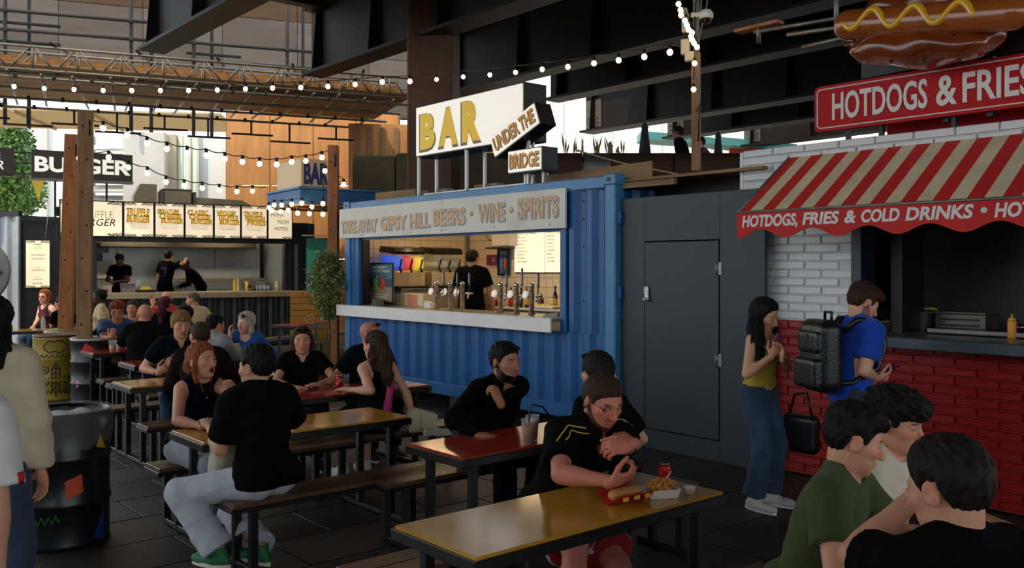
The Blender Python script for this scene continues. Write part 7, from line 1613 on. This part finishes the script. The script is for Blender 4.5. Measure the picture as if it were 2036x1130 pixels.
# 18-19
i18 = who('man with curly ginger hair and spectacles in a blue T-shirt eating', (-5.66, 12.85), 200, seat=.45, S=1.06, lean=(8, 14), head=(4, 10, 0), d=1, skin=(204, 140, 112), rh=at(222, 672, 12.3), lh=at(258, 690, 12.4), rhand=dict(dir=(-.2, .2, .8), palm=(0, -.8, .2), curl=.9), hair=dict(style='curly', c='ginger', vol=.016, top=.03, amp=.006, fringe=.055), face_o=dict(down=True), top=dict(c=(52, 78, 122), len=.66), legs=dict(m=cloth((52, 72, 92), 'denim')))
glasses(i18, frame=(30, 28, 30))
i19 = who('bald man in a black shirt with his back to us opposite the ginger man', (-4.78, 11.62), 16, seat=.45, S=1.08, fat=.04, lean=(6, 16), head=(20, 0, 0), d=1, skin=(198, 132, 104), hair=dict(c='grey'), top=dict(c=(22, 26, 24), len=.8, loose=.022, collar=True), lh=at(232, 705, 12.0), legs=dict(m=cloth((52, 72, 92), 'denim')), shoes=[(70, 66, 60), (190, 186, 180)])
# 20-27 further back
i20 = who('bald bearded man in a white T-shirt facing the burger counter', gp(396, 15.6), 60, seat=.50, S=1.08, lean=(6, 18), head=(30, 6, 0), d=0, skin=(206, 148, 118), hair=dict(style='short', c='grey', vol=.003, top=.002, fringe=.09), face_o=dict(beard=.6), top=dict(c=(212, 196, 160), len=.7), legs=dict(c=(40, 44, 60)))
i21 = who('woman with long dark red hair seen from behind', gp(326, 14.4), 8, seat=.47, fem=True, S=1.04, lean=(4, 10), head=(-20, 0, 0), d=0, skin=PALE, hair=dict(style='long', c='purple', vol=.018, locks=[[(0, -.07, .02, .06), (0, -.11, -.12, .07), (0, -.12, -.26, .05)]]), top=dict(c=(24, 22, 24), len=.6), legs=dict(c=(30, 30, 36)))
i22 = who('bald man in a red shirt raising his hand beyond the red haired woman', gp(336, 15.9), 176, seat=.50, S=1.08, lean=(4, 10), head=(6, 20, 0), d=0, skin=(216, 150, 120), hair=dict(c='grey'), rh=at(305, 606, 15.4), rhand=dict(dir=(.2, 0, .9), palm=(0, .9, 0), curl=.3), top=dict(c=(176, 52, 34), len=.6), legs=dict(c=(40, 44, 60)))
i23 = who('woman in a cream patterned blouse beside the near timber post', gp(206, 16.4), 110, seat=.52, fem=True, fat=.03, S=1.06, lean=(4, 8), head=(-8, 0, 0), d=0, skin=DARK, hair=dict(style='short', c='black', vol=.012, top=.02, ear=.0, fringe=.06), top=dict(m=M('cream_print', (206, 180, 136), rough=.8, var=.6, vs=22), len=.8), legs=dict(c=(30, 30, 36)))
i24 = who('woman in sunglasses and a maroon top seated at far left', gp(100, 16.9), 150, seat=.52, fem=True, fat=.012, S=1.06, lean=(8, 12), head=(16, 2, 0), d=0, skin=(220, 160, 134), lh=at(112, 632, 16.3), rh=at(66, 650, 16.5), hair=dict(style='long', c='red', vol=.016, ear=-.02, locks=[[(-.07, -.02, 0, .03), (-.08, -.01, -.12, .025)], [(.07, -.02, 0, .03), (.08, -.01, -.12, .025)]]), top=dict(c=(70, 22, 28), sleeve='none', neck='scoop'), legs=dict(m=cloth((52, 72, 92), 'denim')))
glasses(i24, dark=True)
i25 = who('person in a black T-shirt hidden behind the timber posts at far left', gp(132, 15.6), 75, seat=.47, S=1.0, lean=(6, 14), d=0, skin=PALE, lh=at(104, 632, 15.8), hair=dict(style='short', c='dark', vol=.01, top=.015), top=dict(c=(18, 18, 20), len=.6), legs=dict(c=(30, 30, 36)))
i26 = who('brown haired person just behind the ginger man', gp(270, 14.6), 185, seat=.45, S=1.0, d=0, skin=PALE, hair=dict(style='short', c='brown', vol=.012, top=.016, ear=-.02), top=dict(c=(150, 110, 70), len=.6), legs=dict(c=(30, 30, 36)))
i27 = who('dark haired person behind the blond man facing left', gp(386, 12.4), 130, seat=.45, S=1.02, lean=(8, 16), head=(10, 10, 0), d=0, skin=(206, 150, 122), hair=dict(style='short', c='black', vol=.012, top=.016, ear=0), top=dict(c=(20, 20, 24), sleeve='long'), legs=dict(c=(30, 30, 36)))
# kitchen and bar staff
def stand_at(F, u, y, z): x = F.on(u, 560, y)[0]; p = F.pt(x, y, z); return (p.x, p.y)
P = stand_at(BUR, 240, .75, 0); i28 = who('young cook in a black T-shirt looking down at his hands', P, 190, z0=.44, S=1.0, lean=(2, 8), head=(0, 34, 0), d=0, skin=BROWN, rh=Vector((P[0] - .10, P[1] - .3, 1.55)), lh=Vector((P[0] + .08, P[1] - .3, 1.55)), hair=dict(style='curly', c='black', vol=.012, top=.03, amp=.005), face_o=dict(down=True), top=dict(c=(18, 18, 20)), legs=dict(c=(24, 24, 26)))
P = stand_at(BUR, 328, 1.0, 0); i29 = who('cook in a black printed T-shirt reaching right with his back to us', P, 345, z0=.44, S=1.05, lean=(2, 6), side=8, head=(10, 0, 0), d=0, skin=(210, 156, 128), rh=Vector((P[0] + .45, P[1] + .1, 2.05)), rhint=(1, -.3, .2), hair=dict(style='short', c='dark', vol=.01, top=.022), top=dict(c=(22, 22, 28), len=.7), legs=dict(c=(24, 24, 26)))
print_on(i29['top'], i29, 'TB', M('print_indigo', (52, 48, 110), rough=.8), bk_(i29, 0, .1), i29['T2'] @ np.array([1., 0, 0]), i29['T2'] @ np.array([0, 0, 1.]), .24, .28, name='back_print', bold=.03)
P = stand_at(BUR, 400, .8, 0); i30 = who('cook in a black long sleeved top bending over the counter', P, 120, z0=.44, S=1.0, lean=(26, 44), head=(0, 40, 0), d=0, skin=DARK, rh=Vector((P[0] - .35, P[1] - .2, 1.42)), lh=Vector((P[0] - .4, P[1] - .35, 1.42)), hair=dict(style='curly', c='black', vol=.008, top=.014, amp=.004), top=dict(c=(16, 16, 18), sleeve='long'), legs=dict(c=(24, 24, 26)))
P = stand_at(BAR, 938, 1.25, 0); i31 = who('bartender in a black T-shirt with his back to us', P, 350, z0=.325, S=1.04, fat=.015, lean=(1, 4), head=(-14, 10, 0), d=1, skin=(190, 136, 104), rh=Vector((P[0] + .32, P[1] + .05, 1.22)), rhint=(1, -.4, -.4), hair=dict(style='short', c='dark', vol=.008, top=.02), top=dict(c=(17, 17, 19), len=.7, loose=.022), legs=dict(c=(30, 30, 32)))
# left edge
i32 = who('woman with long black hair and a cream jumper cut by the left edge', (-2.55, 4.35), 8, S=1.0, fem=True, lean=(2, 4), head=(-10, 4, 0), d=1, skin=FAIR, hair=dict(style='long', c='black', vol=.022, locks=[[(0, -.07, .03, .07), (.0, -.11, -.12, .08), (.0, -.12, -.3, .075), (.02, -.12, -.42, .04)], [(.06, -.02, .0, .04), (.09, -.05, -.14, .045), (.1, -.07, -.34, .03)]]), top=dict(c=(206, 190, 160), sleeve='long', loose=.035, name='jumper'), legs=dict(c=(60, 70, 90)))
i33 = who('person in a white T-shirt with a red sleeve mark at the left edge', (-1.94, 3.02), 355, S=.97, lean=(2, 4), d=1, skin=(196, 142, 116), rh=(-1.72, 3.0, .78), rhint=(1, -.6, 0), hair=dict(style='short', c='dark', vol=.01, top=.02), top=dict(c=(212, 208, 204), loose=.03, len=.82), legs=dict(c=(60, 70, 90)))
e_ = i33['sh'][1] * .35 + i33['arm'][1][0] * .65; ribbon_on(i33['top'], i33, [e_ + np.array([.2, -.03, 0]), e_ + np.array([.2, .03, -.01])], .05, M('mark_red', (190, 30, 36), rough=.7), 'sleeve_mark', 6, .002)
# drinkers on the terrace
i34 = who('man in dark clothes standing on the terrace left of the pole', gp(1362, 18.6), 60, z0=3.0, S=1.05, d=0, skin=(150, 100, 76), hair=dict(style='short', c='black', vol=.008, top=.016), top=dict(c=(24, 26, 36), sleeve='long'), legs=dict(c=(24, 24, 30)))
i35 = who('person in a mauve shirt seated on the terrace right of the pole', gp(1404, 18.8), 100, z0=3.0, seat=.72, S=1.0, d=0, skin=PALE, hair=dict(style='short', c='dark', vol=.01, top=.016), top=dict(c=(110, 70, 90)), legs=dict(c=(24, 24, 30)))
# ------------------------------------------------------------------ things held and on the tables
def phone(label, info, s, cov=(20, 20, 24), tilt=0.0, off=.10, up=.0):
    wv, dd, nn, sd, sc_ = info['hands'][s]; rot = Matrix.Rotation(info['t'].rotation_euler.z, 3, 'Z'); c = wv + dd * off + nn * .028 + sd * up
    t = thing('phone', label, 'phone', info['t'].location + rot @ Vector(c))
    B = np.stack([sd, dd, nn], 1); T = rot @ Matrix(B.tolist())
    m = MB(); m.box((0, 0, 0), (.074, .150, .009), bev=.003, T=T); m.build('case', M('phone_%d_%d' % cov[:2], cov, rough=.3), t)
    m = MB(); m.box(T @ Vector((0, 0, .0048)), (.068, .142, .001), T=T); m.build('screen', M('phone_screen', (14, 15, 18), rough=.06, emit=(150, 170, 200), es=.02), t)
    return t
phone('dark phone held by the man in the polo shirt', i1, 1, off=.125)
phone('pink cased phone held by the woman in the mustard camisole', i7, 1, (150, 60, 90))
phone('purple cased phone held by the man with the backpack', i8, 1, (52, 30, 70), off=.12)
# backpack
rot = Matrix.Rotation(R(284), 3, 'Z'); T2_ = i8['T2']; c = i8['W'] + T2_ @ np.array([0, -.255, .0])
bp = thing('backpack', 'black leather backpack on the man in blue', 'backpack', i8['t'].location + rot @ Vector(c), 284)
lea = M('black_leather', (22, 22, 24), rough=.32, var=.2, vs=6, bump=.2, bs=60)
def fld(nm, mat, par, prs, h_=.012, post=None):
    lo = np.min([p[0][1] for p in prs], 0) - .04; hi = np.max([p[0][2] for p in prs], 0) + .04; F = Field(lo, hi, h_)
    for p, k in prs: F.add(p, k)
    if post: post(F)
    V, Fa = F.mesh(); return mesh_obj(nm, V, Fa, mat, par)
def rbox(c, s, r_):
    c = np.array(c); s = np.array(s) / 2 - r_
    def fn(X, Y, Z):
        x, y, z = np.abs(X - c[0]) - s[0], np.abs(Y - c[1]) - s[1], np.abs(Z - c[2]) - s[2]
        return np.sqrt(np.maximum(x, 0) ** 2 + np.maximum(y, 0) ** 2 + np.maximum(z, 0) ** 2) + np.minimum(np.maximum(x, np.maximum(y, z)), 0) - r_
    return fn, c - s - r_, c + s + r_
fld('main_body', lea, bp, [(rbox((0, 0, .02), (.34, .19, .52), .08), 0)]); fld('front_pocket', lea, bp, [(rbox((0, -.10, -.10), (.28, .09, .22), .035), 0)]); fld('upper_pocket', lea, bp, [(rbox((0, -.085, .12), (.27, .06, .16), .03), 0)])
m = MB(); m.box((.0, -.12, .16), (.04, .008, .03), bev=.003); m.build('metal_badge', chrome, bp)
m = MB(); m.tube([(-.04, .06, .27), (-.04, .06, .33), (.04, .06, .33), (.04, .06, .27)], .011, 8); m.build('carry_handle', lea, bp)
for s in (-1, 1):
    sh_ = Vector(i8['sh'][s]) - Vector(c); loc = lambda p: tuple(Vector(i8['W'] + T2_ @ np.array(p)) - Vector(c))
    m = MB(); m.tube([loc((s * .08, -.17, .22)), loc((s * .10, -.11, .32)), loc((s * .115, -.01, .345)), loc((s * .12, .10, .29)), loc((s * .13, .14, .18)), loc((s * .15, .10, .02)), loc((s * .14, -.06, -.12)), loc((s * .10, -.18, -.16))], .022, 8); m.build('shoulder_strap', lea, bp)
# tote on her arm
t = thing('shoulder_bag', 'dark shoulder bag hanging beside the woman in the camisole', 'bag', at(1592, 862, 6.95), 222); fld('bag_body', lea, t, [(rbox((0, 0, 0), (.12, .30, .30), .05), 0)]); m = MB(); m.tube([(0, -.1, .13), (0, -.05, .3), (0, .05, .32), (0, .1, .13)], .012, 6); m.build('bag_strap', lea, t)
# food on the nearest table
def on_tab(u, v, z=.755): d_ = (EYE - z) * FOC / (v - HZ); p = at(u, v, d_); return Vector((p.x, p.y, z))
red_can = M('can_red', (190, 20, 26), rough=.28, metal=.2)
def can(label, p, rz=0, txt=True):
    t = thing('drink_can', label, 'can', p, rz); m = MB(); m.lathe([(.024, 0), (.032, .008), (.033, .1), (.027, .117)], n=22); m.build('can_body', red_can, t); m = MB(); m.lathe([(.027, .116), (.0275, .121), (.024, .118), (0, .117)], n=22); m.build('can_top', chrome, t)
    m = MB(); pts = [(.0335 * math.sin(a), -.0335 * math.cos(a), .06 + .02 * math.sin(a * 2)) for a in [R(-60 + 12 * k) for k in range(11)]]; m.tube(pts, .004, 5); m.build('white_swirl', lw_, t)
    lettering('Coke', lw_, t, -.02, .02, .035, .055, -.0335, depth=.001, shear=.2) if txt else None
    return t
can('red cola can behind the fries on the nearest yellow table', on_tab(1321, 968), 20); can('red cola can on the red table before the sash woman', on_tab(674, 772), 10, False)
p = on_tab(1314, 988); t = thing('fries_tray', 'white paper tray heaped with fries on the nearest yellow table', 'food tray', p, 12)
m = MB(); m._add([(x, y, z) for z, k in ((0, .8), (.045, 1)) for x, y in ((-.085 * k, -.055 * k), (.085 * k, -.055 * k), (.085 * k, .055 * k), (-.085 * k, .055 * k))], [(3, 2, 1, 0), (0, 1, 5, 4), (1, 2, 6, 5), (2, 3, 7, 6), (3, 0, 4, 7)]); m.build('tray', M('tray_white', (226, 220, 208), rough=.6), t)
fm = M('fry_gold', (214, 150, 62), rough=.5, var=.3, vs=30)
for i in range(70):
    r_ = rnd.random(); a = rnd.uniform(0, 6.28); cpos = Vector((.065 * r_ * math.cos(a), .04 * r_ * math.sin(a), .04 + .05 * (1 - r_) * rnd.random() + .005)); dv = Vector((rnd.gauss(0, 1), rnd.gauss(0, 1), rnd.gauss(0, .5))).normalized() * rnd.uniform(.025, .04); m = MB(); m.bar(cpos - dv, cpos + dv, .009); m.build('fry', fm, t)
p = on_tab(1371, 982); t = thing('sauce_pot', 'small white sauce pot beside the fries tray', 'pot', p); m = MB(); m.lathe([(.022, 0), (.03, .032), (.033, .034), (.029, .03), (.028, .026), (0, .026)], n=20); m.build('pot', M('tray_white', (226, 220, 208)), t); m = MB(); m.lathe([(.028, .024), (0, .027)], n=16); m.build('sauce', M('mayo', (236, 226, 200), rough=.3), t)
p = on_tab(1243, 997); t = thing('burger_wrapper', 'red and yellow food wrapper with a hot dog before the polo man', 'wrapper', p, 35)
m = MB(); vs = []; fs = []
for i in range(9):
    for j in range(9): x, y = -.11 + i * .0275, -.085 + j * .021; vs.append((x, y, .004 + .05 * (abs(j - 4) / 4) ** 2 + .006 * math.sin(i * 2 + j)))
fs = [(i * 9 + j, (i + 1) * 9 + j, (i + 1) * 9 + j + 1, i * 9 + j + 1) for i in range(8) for j in range(8)]
m._add(vs + [(a, b, c - .002) for a, b, c in vs], fs + [tuple(reversed([q + 81 for q in f])) for f in fs], 0, True); m.build('paper', M('wrap_red', (196, 34, 26), rough=.5), t)
m = MB()
for k in range(3): m.box((-.07 + k * .07, -.083, .035), (.035, .004, .02), bev=.0015)
m.build('paper_print', M('wrap_yel', (230, 180, 40), rough=.5), t); fld('bun', M('bun_tan', (196, 140, 76), rough=.5), t, [(cone((-.07, 0, .04), (.07, 0, .04), .03, .03), 0)], .008)
# drinks
def cup(label, p, col=None, fill=.8, h_=.15, r_=.042, straw=False):
    t = thing('plastic_cup', label, 'cup', p); m = MB(); m.lathe([(r_ * .72, 0), (r_, h_), (r_ * 1.06, h_ + .003), (r_ * .96, h_), (r_ * .69, .004)], n=24); m.build('cup', glassy, t)
    if col: m = MB(); m.lathe([(r_ * .68, .004), (r_ * (.7 + .26 * fill), h_ * fill), (0, h_ * fill)], n=24); m.build('drink', M('drink_%d_%d_%d' % col, col, rough=.12), t)
    if straw: m = MB(); m.tube([(0, 0, .01), (.01, -.005, h_ + .06), (.03, .0, h_ + .09), (.09, .03, h_ + .075), (.14, .05, h_ + .01)], .006, 8); m.build('straw', blk, t)
p1 = on_tab(1050, 884); cup('pint of amber beer with a black straw on the red table', p1, (176, 96, 40), .85, .16, .045, True); cup('second amber pint just behind the one with the straw', p1 + Vector((.03, .14, 0)), (170, 90, 40), .8, .16, .045); cup('plastic cup with dark red drink beside the polo man', p1 + Vector((.27, .18, 0)), (90, 20, 16), .7, .15)
cup('half full cup of orange beer on the ginger man\'s table', on_tab(224, 702), (232, 140, 30), .62, .16, .05); cup('small clear glass near the woman in the blue jacket', on_tab(500, 722), None)
t = thing('water_bottle', 'clear water bottle with a red cap at the far left table', 'bottle', at(86, 636, 16.0) - Vector((0, 0, 0))); t.location.z = .755; m = MB(); m.lathe([(.03, 0), (.036, .01), (.036, .16), (.03, .19), (.014, .225), (.014, .24)], n=16); m.build('bottle_body', M('water_clear', (200, 214, 220), rough=.08, alpha=.5), t); m = MB(); m.lathe([(.018, .24), (.018, .265), (0, .265)], n=12); m.build('cap', M('cap_red', (200, 30, 36), rough=.4), t)
# bags
t = thing('tote_bag', 'cream canvas tote bag on the lap of the man in white trousers', 'bag', at(452, 900, 5.82), 58); fld('bag_body', cloth((196, 186, 164), 'canvas_cream'), t, [(rbox((0, 0, -.02), (.26, .14, .30), .06), 0)], .012, lambda F: setattr(F, 'vol', (F.vol + .008 * wav(*F.all(), 30, 1.)).astype(np.float32))); m = MB(); m.tube([(-.06, 0, .11), (-.03, 0, .22), (.04, 0, .22), (.06, 0, .11)], .01, 6); m.build('bag_strap', cloth((196, 186, 164), 'canvas_cream'), t)
t = thing('paper_bag', 'folded brown paper bag on the bench beside the sash woman', 'bag', at(838, 858, 7.75), 20); t.location.z = .455; m = MB(); m.prism([(-.11, 0), (.11, 0), (.13, .14), (-.05, .20), (-.12, .17)], -.06, .06); m.build('bag_body', M('paper_cream', (196, 180, 152), rough=.8, bump=.4, bs=14), t); m = MB(); m.box((-.02, -.061, .1), (.004, .004, .18)); m.build('crease', M('paper_crease', (150, 134, 108), rough=.8), t)
t = thing('food_paper', 'crumpled white food paper lying on the bench near the sash woman', 'paper', at(870, 868, 7.6), 10); t.location.z = .455; m = MB(); m.prism([(-.12, 0), (.12, 0), (.1, .03), (-.1, .045)], -.07, .07); m.build('sheet', M('paper_white', (176, 170, 160), rough=.8), t); m = MB(); m.prism([(-.05, .03), (.05, .03), (.0, .05)], -.03, .05); m.build('fold', M('paper_white', (176, 170, 160)), t)
t = thing('carrier_bag', 'white and blue carrier bag under the red table', 'bag', at(683, 812, 7.85), 30); t.location.z = .455; fld('bag_body', M('bag_white', (190, 186, 180), rough=.5, bump=.3, bs=20), t, [(rbox((0, 0, .05), (.30, .16, .10), .04), 0)], .012, lambda F: setattr(F, 'vol', (F.vol + .008 * wav(*F.all(), 34, 1.)).astype(np.float32))); m = MB(); m.box((0, -.078, .035), (.22, .01, .05), bev=.004); m.build('blue_panel', M('bag_blue', (30, 60, 130), rough=.5), t)
t = thing('handbag', 'black handbag on the bench behind the man in white trousers', 'bag', at(620, 800, 8.1), 40); t.location.z = .455; fld('bag_body', lea, t, [(rbox((0, 0, .1), (.32, .14, .2), .05), 0)]); m = MB(); m.tube([(-.1, 0, .18), (-.06, 0, .3), (.06, 0, .3), (.1, 0, .18)], .01, 6); m.build('bag_handle', lea, t)
